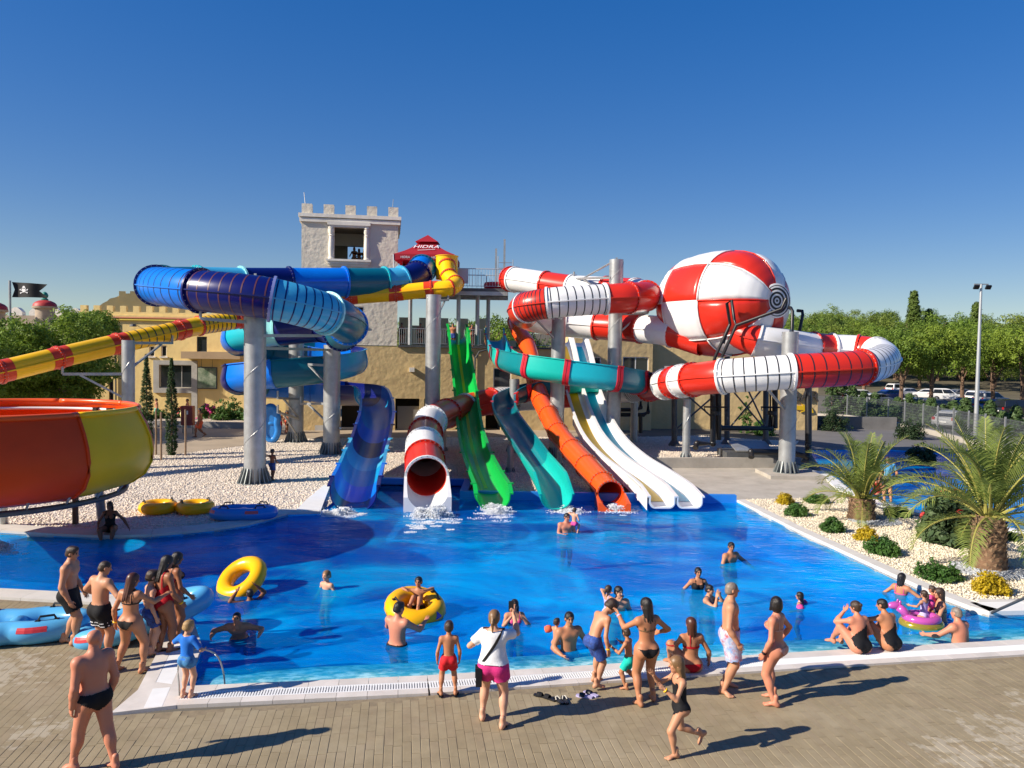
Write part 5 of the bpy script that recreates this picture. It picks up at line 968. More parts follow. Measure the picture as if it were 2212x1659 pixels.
# --- teal slide
tt_, tP, tF = trough_slide('teal_slide', 'turquoise open slide with crimson bands crossing in front of the orange tube', [(1068, 738, 49.6, turq_p), (1069, 752, 48.4, turq_p), (1078, 783, 44.5, teal_p), (1091, 799, 41.8, teal_shade_p), (1142, 816, 39.6, teal_p), (1222, 829, 38.8, turq_p), (1326, 843, 38.9, dteal_p), (1376, 849, 40.0, dteal_p), (1384, 848, 42.2, teal_p), (1330, 845, 43.6, teal_p), (1220, 850, 43.6, dteal_p), (1135, 866, 42.6, dteal_p), (1098, 882, 41.6, dteal_p), (1088, 898, 39.9, teal_shade_p), (1096, 920, 37.4, teal_shade_p), (1118, 955, 34.6, teal_shade_p), (1153, 1008, 31.2, teal_p), (1186, 1064, 28.0, teal_p), (1201, 1099, 26.6, None)],
    1.06, .85, band=crim_p, lip=.05, rnd=.85, hs=[.95, .9, .95, 1.05, 1.15, 1.15, 1.15, 1.1, 1.0, .9, .9, .9, .85, .75, .6, .6, .6, .8, .55], bank=[0, 0, 4, 8, 8, 8, 8, 6, 0, -4, -4, -4, -5, 0, 0, 0, 0, 0, 0], band_to=13)
# --- white twin slide
cl_ = [(1229, 741, 49.6), (1236, 758, 48.4), (1249, 806, 46.0), (1258, 852, 43.6), (1280, 914, 40.3), (1306, 961, 36.9), (1348, 1004, 33.5), (1402, 1042, 30.4), (1437, 1072, 28.4), (1460, 1096, 26.9)]
C = np.array([D(*p) for p in cl_]); wt = thing('white_twin_slide', 'white two lane slide with one yellow and one blue stripe', 'water slide', (C[0][0], C[0][1], 0)); Tc, Sc, Uc = frames(C)
ystr = mat('mustard_stripe', (.74, .45, .006), rough=.35, spec=.3); tstr = mat('blue_teal_stripe', (.002, .33, .50), rough=.35, spec=.3)
for s_, ms in ((1, ystr), (-1, tstr)):
    L = [(*(C[k] + Sc[k] * s_ * .49), white_p) for k in range(len(C))]; L[-1] = (*L[-1][:3], None)
    _, wP, wF = trough_slide('', '', L, .82, .34, off=True, root=wt, lip=.07, rnd=.42, t=.05, hs=[.95, .75, .55, .46, .44, .44, .44, .44, .48, .40]); strip_on(wP, wF, 0, .47, ms, wt, 'colour_stripe', up=.012, i0=4, i1=69)
mb = MB()                                                                             # skirt on the left flank
for k in range(4, 9):
    a, b = C[k] + Sc[k] * 1.03, C[k + 1] + Sc[k + 1] * 1.03; mb.add([a + [0, 0, .40], b + [0, 0, .40], b + [0, 0, -.12], a + [0, 0, -.12]], [(3, 2, 1, 0)]); mb.bar(a + [0, 0, .4], a + [0, 0, -.15], .03, 5)
mb.build('side_skirt', white_p, wt)
# --- funnel bowl at far left
bw = np.array([-13.55, 20.0]); bowl = thing('funnel_bowl', 'open funnel bowl, dark orange with one yellow end section, left edge', 'slide bowl', (*bw, 0))
prof = [(.9, 1.60), (2.0, 1.60), (2.9, 1.66), (3.35, 1.80), (3.65, 2.02), (3.82, 2.35), (3.84, 2.65), (3.78, 3.0), (3.65, 3.35), (3.50, 3.65), (3.44, 3.76)]
dor_p = mat('dark_orange_shell', (.72, .060, .005), rough=.42, spec=.25, var=(.9, .08)); bor_p = plastic('bright_orange_shell', (.76, .10, .012)); dyel_p = mat('dull_yellow_shell', (.95, .52, .003), rough=.38, spec=.3, var=(.9, .06))
secs = [(-26, 14, yellow_p, dyel_p)] + [(14 + 40 * k, 54 + 40 * k, yellow_p if k == 3 else bor_p, dyel_p if k == 3 else dor_p) for k in range(8)]
for a0, a1, mi_, mo_ in secs:
    k = 12; an = np.radians(np.linspace(a0, a1, k + 1)); V = np.array([[bw[0] + r * math.cos(t), bw[1] + r * math.sin(t), z] for r, z in prof for t in an]); nr = len(prof); F = [(i * (k + 1) + j, (i + 1) * (k + 1) + j, (i + 1) * (k + 1) + j + 1, i * (k + 1) + j + 1) for i in range(nr - 1) for j in range(k)]
    o1 = obj('outer_shell', V, [q[::-1] for q in F], mo_, bowl, smooth=True)
    V2 = np.array([[bw[0] + (r - .06) * math.cos(t), bw[1] + (r - .06) * math.sin(t), z + .02] for r, z in prof for t in an]); obj('inner_shell', V2, F, mi_, o1, smooth=True)
    mb = MB(); mb.pipe([(bw[0] + 3.44 * math.cos(t), bw[1] + 3.44 * math.sin(t), 3.78) for t in an], .075, 8); mb.build('rim', mi_, bowl, smooth=True)
    mb = MB(); mb.pipe([(bw[0] + (r + .02) * math.cos(an[-1]), bw[1] + (r + .02) * math.sin(an[-1]), z) for r, z in prof], .04, 6); mb.build('section_joint', mo_, bowl, smooth=True)
mb = MB(); mb.pipe([(bw[0] + 3.36 * math.cos(t), bw[1] + 3.36 * math.sin(t), 3.56) for t in np.radians(np.linspace(15, 160, 30))], .045, 7); mb.build('spray_pipe', pvc, bowl, smooth=True)
for t in np.radians([62, 72]): MB().box((bw[0] + 3.33 * math.cos(t), bw[1] + 3.33 * math.sin(t), 3.54), (.2, .14, .16), rz=t).build('pipe_clamp', black, bowl)
mb = MB(); mb.pipe([(bw[0] + 3.12 * math.cos(t), bw[1] + 3.12 * math.sin(t), 1.56) for t in np.radians(np.linspace(-140, 110, 50))], .075, 8); mb.build('ring_beam', steel_d, bowl, smooth=True)
for k in range(16):
    t = R(-140 + k * 16); MB().bar((bw[0] + 3.1 * math.cos(t), bw[1] + 3.1 * math.sin(t), 1.56), (bw[0] + 3.35 * math.cos(t), bw[1] + 3.35 * math.sin(t), 1.86), .03, 5).build('shell_strut', steel, bowl)
lb_ = G(223, 1137, .05); MB().bar((bw[0] + 2.6 * math.cos(R(50)), bw[1] + 2.6 * math.sin(R(50)), 1.56), (lb_[0], lb_[1], .04), .13, 10).build('leg', steel, bowl, smooth=40)
lb_ = G(163, 1131, .05); MB().bar((lb_[0], lb_[1], 1.5), (lb_[0], lb_[1], .04), .09, 4).build('leg', mat('rusty_post', (.10, .06, .05), rough=.9), bowl)
for x_, y_ in ((-15.5, 23.4), (-16.2, 19.0), (-14.2, 17.6)): MB().bar((x_ * .75 + bw[0] * .25, y_ * .75 + bw[1] * .25, 1.56), (x_, y_, -.9), .12, 10).build('leg', steel, bowl, smooth=40)
# ================================================================== pillars
flare_m = mat('base_steel', (0.22, 0.245, 0.245), rough=.5, metal=.4, var=(3, .2))
def pillar(x, Y, dia, ztop, label, z0=0.0, arms=(), cap=True, ribs=20, brace=True):
    X = D(x, 800, Y)[0]; t = thing('steel_pillar', label, 'pillar', (X, Y, z0)); r = dia / 2
    MB().lathe((X, Y, z0), [(r, .0), (r, ztop - z0), (0, ztop - z0)], 28).build('shaft', steel, t, smooth=40)
    mb = MB(); mb.lathe((X, Y, z0), [(r * 1.62, 0), (r * 1.62, .03), (r + .01, .03)], 28)
    mb.build('base_plate', flare_m, t)
    for k in range(ribs):
        a = 6.283 * k / ribs; d = np.array([math.cos(a), math.sin(a), 0]); s = np.array([-d[1], d[0], 0]) * .018; c = np.array([X, Y, z0]); q = [c + d * r + [0, 0, .03], c + d * r * 1.58 + [0, 0, .03], c + d * r * 1.52 + [0, 0, .10], c + d * (r + .03) + [0, 0, dia * .72], c + d * r + [0, 0, dia * .72]]
        V = [p - s for p in q] + [p + s for p in q]; obj('base_rib', V, [(0, 1, 2, 3, 4), (9, 8, 7, 6, 5)] + [(i, i + 5, (i + 1) % 5 + 5, (i + 1) % 5) for i in range(5)], flare_m, t)
    mb = MB()                                                           # spiral weld
    hgt = ztop - z0; k = int(hgt / .08); pts = [(X + (r + .004) * math.cos(q * .08 / 2.6 * 6.283), Y + (r + .004) * math.sin(q * .08 / 2.6 * 6.283), z0 + q * .08) for q in range(k)]; mb.pipe(pts, .011, 4); mb.build('weld_seam', steel, t)
    if cap: mb = MB(); mb.box((X, Y, ztop + .06), (.10, .03, .12)); mb.build('lifting_eye', steel, t)
    for a, b in arms:                                                   # bracket arms: (start on the shaft, end under the slide)
        mb = MB(); a = np.array(a, float); b = np.array(b, float); mb.bar(a, b, .085, 4)
        if brace: mb.bar(a + [0, 0, -1.1], a + (b - a) * .72 + [0, 0, -.05], .06, 4)
        mb.bar(b, b + [0, 0, .4], .06, 6); mb.build('bracket_arm', steel, t)
    return X
def P_(x, y, Y): return D(x, y, Y)
zp = D(552, 597, 31.35)[2]; X1 = pillar(551, 31.35, .87, zp, 'nearest thick silver pillar left of the blue chute, holding the navy tube', arms=[(P_(545, 697, 31.1), P_(433, 688, 30.5)), (P_(565, 725, 31.2), P_(695, 725, 32.6)), (P_(568, 752, 31.4), P_(712, 756, 40.3))], brace=False)
pillar(640, 45.8, .87, 6.6, 'silver pillar at the centre of the blue spiral', arms=[(P_(645, 862, 45.5), P_(600, 860, 42.3)), (P_(645, 772, 45.5), P_(700, 772, 42.3)), (P_(645, 905, 45.5), P_(600, 890, 42.4))], cap=False)
pillar(717, 40.6, .87, 5.75, 'silver pillar right of the spiral under the dark teal bend', arms=[(P_(712, 790, 40.4), P_(650, 786, 42.6)), (P_(712, 872, 40.4), P_(650, 872, 43.0)), (P_(735, 925, 40.4), P_(790, 925, 43.5))], cap=False)
X4 = pillar(277, 34.5, .54, D(277, 735, 34.5)[2], 'slim dark grey pillar under the yellow tube at left', arms=[(P_(284, 741, 34.4), P_(372, 741, 38.0)), (P_(270, 808, 34.4), P_(135, 808, 33.4))], cap=False, ribs=12)
pillar(935, 42.2, .83, D(935, 645, 42.2)[2] + .2, 'tall silver pillar with spiral seams between tower and green slide', arms=[(P_(940, 650, 42), P_(968, 648, 45))], cap=False)
pillar(1205, 40.6, .74, D(1205, 655, 40.6)[2], 'shaded dark pillar behind the teal slide', arms=[(P_(1200, 688, 40.4), P_(1140, 686, 39.4))], cap=False)
pillar(1327, 40.6, .74, D(1327, 561, 40.6)[2], 'silver pillar rising above the upper red and white tube', arms=[(P_(1320, 600, 40.4), P_(1240, 602, 44.5)), (P_(1332, 680, 40.8), P_(1400, 676, 41))], ribs=16)
MB().bar(P_(1322, 566, 40.5), P_(1262, 600, 43.4), .05, 6).build('tie_rod', steel, bpy.data.objects['steel_pillar.006'])
pillar(1705, 35.3, .74, D(1709, 717, 35.3)[2], 'silver pillar at right inside the loop of the red and white tube', z0=.16, arms=[(P_(1700, 837, 35.2), P_(1640, 838, 33.4))], ribs=16)
tag(MB().box((D(1707, 1000, 35.2)[0], 35.2, .07), (2.5, 2.2, .2)).build('concrete_plinth', conc), 'square concrete plinth under the right silver pillar', 'plinth')
pillar(1486, 37.9, .38, D(1486, 863, 37.9)[2], 'short thin pillar under the white ring near the pipes', z0=.4, cap=False, ribs=8)
pillar(1112, 42.6, .55, D(1112, 815, 42.6)[2] - .1, 'thin pillar carrying the teal slide below its first bend', cap=False, ribs=8)
pillar(1105, 35.2, .30, 1.2, 'small post below the lower teal slide', cap=False, ribs=8); pillar(960, 42.5, .3, 1.5, 'small post below the red tube bend', cap=False, ribs=8); pillar(1372, 44.8, .42, 3.0, 'post under the black ringed white tube', cap=False, ribs=8); pillar(1212, 37, .26, .95, 'small post below the orange tube', cap=False, ribs=8)
# frame under the ball, pipes and pump pit
fr_ = thing('ball_stand', 'dark steel legs and cross braces carrying the ball', 'support frame', (*D(1570, 900, 40)[:2], .4)); legs = [(1457, 946, 43.2, 800), (1571, 940, 44.5, 770), (1746, 1010, 37.2, 720), (1655, 930, 44.5, 770)]
for x, y, Y, yt_ in legs: p, q = D(x, y, Y), D(x, yt_, Y); p[2] = .38; MB().bar(p, q, .16, 10).build('leg', steel_d, fr_, smooth=40); mb = MB(); mb.lathe(p, [(.36, 0), (.36, .04), (.17, .34)], 10); mb.build('foot', steel_d, fr_)
for a, b in (((1457, 930, 43.2), (1571, 830, 44.5)), ((1457, 830, 43.2), (1571, 930, 44.5)), ((1571, 930, 44.5), (1655, 830, 44.5)), ((1571, 830, 44.5), (1655, 930, 44.5)), ((1470, 790, 42), (1640, 790, 42)), ((1457, 800, 43), (1690, 800, 40)), ((1610, 830, 43), (1655, 925, 44))): MB().bar(D(*a), D(*b), .05, 6).build('cross_brace', steel_d, fr_)
mb = MB(); mb.box((D(1505, 798, 39)[0], 39.2, D(1505, 798, 39)[2]), (3.2, .3, .3)); mb.build('beam', steel, fr_)
def pipes(label, runs, r, valve=None):
    c = D(*runs[0][0]); t = thing('water_pipe', label, 'pipe', (c[0], c[1], .4))
    for run in runs:
        P = [D(*p) for p in run]; mb = MB(); mb.pipe(P, r, 10)
        for p in P[1:-1]: mb.ell(p, (r * 1.12,) * 3, 10, 6)
        mb.build('pipe', black, t, smooth=50)
    for v in valve or []: p = D(*v); mb = MB(); mb.lathe(p, [(r * 1.7, -.1), (r * 1.7, .1)], 12); mb.pipe([p + [-.55, 0, .1], p + [-.6, 0, .3], p + [.6, 0, .3], p + [.55, 0, .1]], .05, 6); mb.build('valve', black, t)
pipes('thick black pipes with valves rising below the ball at left', [[(1502, 968, 38.8), (1506, 958, 39), (1540, 958, 39.2), (1540, 830, 39.4)], [(1664, 795, 41), (1664, 925, 41), (1548, 925, 39.6)], [(1674, 795, 41.3), (1674, 925, 41.3)], [(1552, 830, 39.5), (1552, 950, 39.6)]], .15, [(1546, 892, 39.2), (1668, 892, 40.8)])
pipes('black pipes bent along the shaded wall behind the white slide', [[(1300, 885, 46), (1375, 885, 46), (1384, 880, 46), (1384, 845, 46)], [(1300, 896, 46), (1390, 896, 46), (1400, 890, 46), (1400, 845, 46)], [(1370, 885, 46), (1370, 935, 46)], [(1384, 896, 46), (1384, 935, 46)]], .12)
pipes('black pipe elbow lying at the foot of the right pillar', [[(1623, 988, 36.6), (1623, 976, 36.8), (1700, 976, 37.6), (1744, 986, 36.9), (1746, 960, 36.9), (1746, 850, 37.2)]], .15)
mb = MB(); c = D(1615, 985, 38.6); mb.box((c[0], c[1], .5), (2.6, 1.8, .5)); pit = mb.build('pump_pit', steel_d); tag(pit, 'black pump pit with tilted steel lid beside the pipes', 'pump pit'); MB().box((c[0] + .1, c[1] - .1, .98), (1.9, 1.6, .06), rot=[[1, 0, 0], [0, .97, -.2], [0, .2, .97]]).build('lid', steel, pit)
# ================================================================== upper platform, canopy
zpf = D(1040, 624, 49)[2]; up = thing('slide_platform', 'high steel slide platform with railings right of the yellow silo', 'platform', (*D(1040, 624, 49)[:2], 0)); xa, xb = D(878, 624, 49)[0], D(1097, 624, 49)[0]
MB().box(((xa + xb) / 2, 50.4, zpf - .12), (xb - xa, 4.2, .2)).build('deck', steel_d, up)
for y_ in (48.4, 52.4): MB().box(((xa + xb) / 2, y_, zpf - .34), (xb - xa, .18, .24)).build('edge_beam', steel, up)
for x_ in (1031, 1052, 990, 886): MB().bar((D(x_, 700, 49.4)[0], 49.4 + (x_ == 1052) * 2, zTer + .1), (D(x_, 700, 49.4)[0], 49.4 + (x_ == 1052) * 2, zpf - .4), .13, 8).build('column', steel, up, smooth=40)
railing('platform_railing', 'light grey railing of the high platform above the trees', [(D(989, 624, 48.4)[0], 48.4, zpf), (D(1095, 624, 48.4)[0], 48.4, zpf)], 1.2, mat('pale_steel', (.5, .53, .55), rough=.45, metal=.4), .18)
railing('platform_railing', 'pale rear railing of the high platform', [(D(989, 624, 52.3)[0], 52.3, zpf), (D(1112, 624, 52.3)[0], 52.3, zpf)], 1.2, mat('pale_steel', (.5, .53, .55)), .3)
q0, q1 = D(990, 620, 48.35), D(1012, 580, 48.35); tag(MB().box(((q0[0] + q1[0]) / 2, 48.34, zpf + .72), (q1[0] - q0[0], .03, .92)).build('railing_board', mat('lilac_board', (.42, .41, .50), rough=.6)), 'pale lilac board hung on the platform railing', 'board')
for x_, yt_, lab in ((1071, 537, 'shorter of two steel masts on the platform'), (1089, 517, 'taller of two steel masts on the platform')): p = D(x_, 600, 49.6); tag(MB().bar((p[0], p[1], zpf), (p[0], p[1], D(x_, yt_, 49.6)[2]), .09, 4).build('steel_mast', steel), lab, 'mast')
for z_ in (.5, .9, 1.3, 1.7): pass
mb = MB(); p = D(1075, 624, 49.2); 
for k in range(5): mb.bar((p[0] + .05, p[1], zpf + .3 + k * .35), (p[0] + .9, p[1], zpf + .3 + k * .35), .02, 5)
mb.bar((p[0], p[1], zpf), (p[0], p[1], zpf + 2.1), .025, 5); mb.bar((p[0] + .95, p[1], zpf), (p[0] + .95, p[1], zpf + 1.9), .025, 5); tag(mb.build('gate_frame', steel), 'tubular entry gate beside the platform masts', 'gate')
c = D(1072, 612, 49.6); tag(MB().lathe((c[0], c[1], zpf + .03), [(.75, 0), (.82, .2), (.75, .42), (.42, .42), (.36, .2), (.42, 0)], 20).build('red_raft', crim_p, smooth=40), 'red raft ring waiting on the platform floor', 'raft')
can = thing('red_canopy', 'red peaked pop up canopy with white HIDRA print over the slide start', 'canopy', (*D(924, 600, 50.6)[:2], zpf)); can_m = mat('red_canopy_cloth', (.38, .008, .022), rough=.8, var=(.8, .15), transl=.2)
cc = D(924, 545, 50.8); hw = 1.95; ze = D(924, 549, 48.8)[2]; zt_ = D(918, 512, 50.8)[2]; E4 = [np.array([cc[0] + sx * hw, cc[1] + sy * hw, ze]) for sx, sy in ((-1, -1), (1, -1), (1, 1), (-1, 1))]; ap = np.array([cc[0], cc[1], zt_])
V, F = [], []
for k in range(4):
    a, b = E4[k], E4[(k + 1) % 4]; n0 = len(V)
    for i in range(7):
        for j in range(7): u_, v_ = i / 6, j / 6; p = (a * (1 - u_) + b * u_) * (1 - v_) + ap * v_; p = p + np.array([0, 0, -.16 * math.sin(math.pi * v_) - .05 * math.sin(math.pi * u_) * (1 - v_)]); V.append(p)
    for i in range(6):
        for j in range(6): q = n0 + i * 7 + j; F.append((q, q + 7, q + 8, q + 1))
obj('roof_cloth', V, F, can_m, can, smooth=True)
mb = MB(); ap2 = ap + [0, 0, .14]; vt = [ap * .62 + e * .38 + [0, 0, .12] for e in E4]; mb.add(vt + [ap2], [(0, 1, 4), (1, 2, 4), (2, 3, 4), (3, 0, 4)]); mb.build('vent_cap', can_m, can)
for k in range(4):
    a, b = E4[k], E4[(k + 1) % 4]; Vv = []; nn_ = 16
    for i in range(nn_ + 1): u_ = i / nn_; p = a * (1 - u_) + b * u_; Vv += [p, p - np.array([0, 0, .36 + .03 * math.cos(u_ * 25)])]
    obj('valance', Vv, [(2 * i, 2 * i + 1, 2 * i + 3, 2 * i + 2) for i in range(nn_)], can_m, can)
for e in E4: MB().bar((e[0] * .97 + cc[0] * .03, e[1] * .999 + cc[1] * .001, zpf), e - [0, 0, .02], .035, 6).build('leg', pvc, can)
wpr = mat('white_canopy_print', (.72, .70, .74), rough=.8); fn = np.cross(E4[1] - E4[0], ap - E4[0]); fn /= np.linalg.norm(fn); uy = ap - (E4[0] + E4[1]) / 2; fc = (E4[0] + E4[1]) / 2
text_on(can, 'printed_name', 'HIDRA', .56, .004, fc + uy * .50 + fn * .02 - [0, 0, .10], (1, 0, 0), uy, wpr, .2)
mb = MB(); sw = fc + uy * .33 + fn * .03 - [0, 0, .12]; mb.pipe([sw + np.array([x, 0, 0]) + uy / np.linalg.norm(uy) * (.06 * math.sin(x * 3)) for x in np.linspace(-.5, .6, 12)], .022, 5); mb.build('printed_swash', wpr, can)
for x in (-1.2, .75): text_on(can, 'printed_line', 'HIDRA', .2, .003, E4[0] + [hw + x, -.012, -.2], (1, 0, 0), (0, 0, 1), wpr)
# ================================================================== people
def nrmz(v): v = np.asarray(v, float); return v / max(np.linalg.norm(v), 1e-9)
def surfnet(D_, o, h):
    S = D_ < 0; nx, ny, nz = D_.shape
    c = S[:-1, :-1, :-1].astype(np.int8); k = 0; cnt = np.zeros(c.shape, np.int8)
    for a in (0, 1):
        for b in (0, 1):
            for d in (0, 1): cnt += S[a:nx - 1 + a, b:ny - 1 + b, d:nz - 1 + d]
    act = (cnt > 0) & (cnt < 8); I = np.argwhere(act); idx = -np.ones(act.shape, np.int32); idx[act] = np.arange(len(I))
    if not len(I): return np.zeros((0, 3)), np.zeros((0, 4), int)
    P = np.zeros((len(I), 3)); W = np.zeros(len(I)); cor = [(a, b, d) for a in (0, 1) for b in (0, 1) for d in (0, 1)]
    val = {q: D_[I[:, 0] + q[0], I[:, 1] + q[1], I[:, 2] + q[2]] for q in cor}
    for q in cor:
        for ax in range(3):
            if q[ax] == 0:
                r = list(q); r[ax] = 1; r = tuple(r); a, b = val[q], val[r]; m = (a < 0) != (b < 0); t = np.where(m, a / np.where(m, a - b, 1), 0)
                pt = np.array(q, float)[None].repeat(len(I), 0); pt[:, ax] += t; P[m] += pt[m]; W[m] += 1
    V = (I + P / W[:, None]) * h + o; Fs = []
    for ax in range(3):
        u, v = (ax + 1) % 3, (ax + 2) % 3; sl0 = [slice(1, -1)] * 3; sl1 = [slice(1, -1)] * 3; sl0[ax] = slice(0, -1); sl1[ax] = slice(1, None)
        a, b = S[tuple(sl0)], S[tuple(sl1)]; e = np.argwhere(a != b); off = np.ones(3, int); off[ax] = 0; e0 = e + off; ins = a[tuple(e.T)]
        def at(du, dv): q = e0.copy(); q[:, u] -= du; q[:, v] -= dv; return idx[tuple(q.T)]
        q = np.stack([at(1, 1), at(0, 1), at(0, 0), at(1, 0)], 1); q[~ins] = q[~ins][:, ::-1]; Fs.append(q)
    return V, np.vstack(Fs)
def smooth_mesh(V, F, it=1, k=.5):
    E = np.vstack([F[:, [0, 1]], F[:, [1, 2]], F[:, [2, 3]], F[:, [3, 0]]])
    for _ in range(it):
        A = np.zeros_like(V); n = np.zeros(len(V)); np.add.at(A, E[:, 0], V[E[:, 1]]); np.add.at(n, E[:, 0], 1); np.add.at(A, E[:, 1], V[E[:, 0]]); np.add.at(n, E[:, 1], 1); V = V * (1 - k) + A / np.maximum(n, 1)[:, None] * k
    return V
class Field:
    def __init__(s, lo, hi, h): s.o = np.array(lo, float); s.h = h; s.n = np.ceil((np.array(hi) - s.o) / h).astype(int) + 2; s.D = np.full(s.n, 9.0)
    def sub(s, lo, hi):
        a = np.clip(np.floor((lo - s.o) / s.h).astype(int), 0, s.n - 1); b = np.clip(np.ceil((hi - s.o) / s.h).astype(int) + 1, 1, s.n); sl = tuple(slice(x, y) for x, y in zip(a, b))
        g = [s.o[i] + s.h * np.arange(a[i], b[i]) for i in range(3)]; return sl, np.stack(np.meshgrid(*g, indexing='ij'), -1)
    def put(s, f, lo, hi, k, cut=False):
        sl, X = s.sub(np.asarray(lo) - k * 1.5, np.asarray(hi) + k * 1.5)
        if 0 in X.shape: return
        d = f(X); c = s.D[sl]
        if cut: d = -d; h_ = np.maximum(k - np.abs(c - d), 0) / k; s.D[sl] = np.maximum(c, d) + h_ * h_ * k / 4
        else: h_ = np.maximum(k - np.abs(c - d), 0) / k; s.D[sl] = np.minimum(c, d) - h_ * h_ * k / 4
    def cone(s, a, b, ra, rb, k=.02, cut=False):
        a = np.asarray(a, float); b = np.asarray(b, float); ba = b - a; L2 = max(ba @ ba, 1e-9); r = max(ra, rb)
        def f(X): t = np.clip((X - a) @ ba / L2, 0, 1); return np.linalg.norm(X - a - t[..., None] * ba, axis=-1) - (ra + (rb - ra) * t)
        s.put(f, np.minimum(a, b) - r, np.maximum(a, b) + r, k, cut)
    def ell(s, c, r, k=.02, rot=None, cut=False):
        c = np.asarray(c, float); r = np.asarray(r, float); m = r.max()
        def f(X):
            q = X - c
            if rot is not None: q = q @ rot
            k0 = np.linalg.norm(q / r, axis=-1); k1 = np.linalg.norm(q / (r * r), axis=-1); return k0 * (k0 - 1) / np.maximum(k1, 1e-6)
        s.put(f, c - m, c + m, k, cut)
def rot(ax, deg):
    c, s = math.cos(R(deg)), math.sin(R(deg)); return np.array({'x': [[1, 0, 0], [0, c, -s], [0, s, c]], 'y': [[c, 0, s], [0, 1, 0], [-s, 0, c]], 'z': [[c, -s, 0], [s, c, 0], [0, 0, 1]]}[ax])
def head_template(kind):
    f = Field((-.5, -.62, -.95), (.5, .66, .62), .046); m = kind == 'm'
    f.ell((0, -.04, .12), (.335, .42, .38), .03); f.ell((0, .10, -.18), (.255 if m else .24, .285, .32), .10); f.ell((0, .26, -.40), (.10 if m else .085, .09, .09), .10)
    for s in (-1, 1):
        f.ell((s * .15, .27, -.08), (.09, .09, .09), .08); f.ell((s * .345, -.03, -.03), (.04, .085, .13), .02); f.cone((s * .06, .345, .115), (s * .18, .30, .11), .04, .03, .05); f.ell((s * .135, .385, .035), (.06, .05, .04), .04, cut=True); f.ell((s * .135, .325, .035), (.05, .04, .035), .01)
    f.cone((0, .37, .07), (0, .47, -.10), .03, .058, .05); f.cone((-.07, .35, -.24), (.07, .35, -.24), .035, .035, .03); f.cone((0, -.06, -.20), (0, -.12, -.92), .22 if m else .185, .25 if m else .20, .08)
    V, F = surfnet(f.D, f.o, f.h); V = smooth_mesh(V, F, 1, .3); mi = np.zeros(len(F), int); c = V[F].mean(1); ax = np.abs(c[:, 0])
    mi[(ax > .07) & (ax < .20) & (np.abs(c[:, 2] - .125) < .028) & (c[:, 1] > .28)] = 1; mi[(np.abs(ax - .135) < .05) & (np.abs(c[:, 2] - .035) < .028) & (c[:, 1] > .28)] = 1
    mi[(ax < .085) & (np.abs(c[:, 2] + .24) < .035) & (c[:, 1] > .32)] = 2
    return V, F, mi
def hand_template(curl, spread=1.0):
    f = Field((-.35, -.35, -.16), (.48, .62, 1.15), .046); kn = [(.155, .47), (.055, .50), (-.05, .485), (-.145, .44)]; Ln = [.42, .47, .43, .34]
    f.cone((0, 0, -.12), (0, 0, .05), .125, .13, .05)
    for (x, z), L, j in zip(kn, Ln, range(4)):
        f.cone((x * .55, 0, .06), (x, 0, z - .03), .085, .075, .06); p = np.array([x, 0, z]); a = 0; d0 = np.array([x * .35 * spread, 0, 1.0])
        for q, fr in enumerate((.45, .30, .25)):
            a += curl * (1 + .12 * j) * (.8 if q == 0 else 1); d = np.array([d0[0], math.sin(R(a)), math.cos(R(a))]); e = p + nrmz(d) * L * fr; f.cone(p, e, .050 - .006 * q, .046 - .006 * q, .012); p = e
    c = R(curl * .5); p0 = (.09, .02, .10); p1 = (.24, .07 + .06 * math.sin(c), .27); p2 = (.30, .10 + .14 * math.sin(c), .43); p3 = (.31 - .05 * math.sin(c), .11 + .22 * math.sin(c), .54)
    f.cone(p0, p1, .075, .058, .04); f.cone(p1, p2, .056, .048, .015); f.cone(p2, p3, .048, .038, .012); V, F = surfnet(f.D, f.o, f.h); return smooth_mesh(V, F, 1, .3), F
def foot_template():
    f = Field((-.32, -.42, -.42), (.32, .80, .40), .05); f.ell((0, -.20, -.18), (.145, .17, .17), .06); f.cone((0, -.12, .28), (0, -.08, -.05), .15, .16, .08); f.cone((0, -.08, -.10), (.0, .34, -.22), .17, .10, .12); f.ell((.0, .34, -.25), (.20, .18, .09), .08)
    for j, (x, y, r) in enumerate(((-.13, .60, .068), (-.035, .60, .05), (.045, .57, .046), (.115, .53, .043), (.175, .48, .04))): f.cone((x * .9, .36, -.27), (x, y, -.285), r * 1.05, r, .02)
    V, F = surfnet(f.D, f.o, f.h); V[:, 2] = np.maximum(V[:, 2], -.335); return smooth_mesh(V, F, 1, .3), F
HEADS = {k: head_template(k) for k in 'mf'}; HANDS = {'r': hand_template(16), 'g': hand_template(58, .5), 'f': hand_template(4, 1.6)}; FOOT = foot_template()
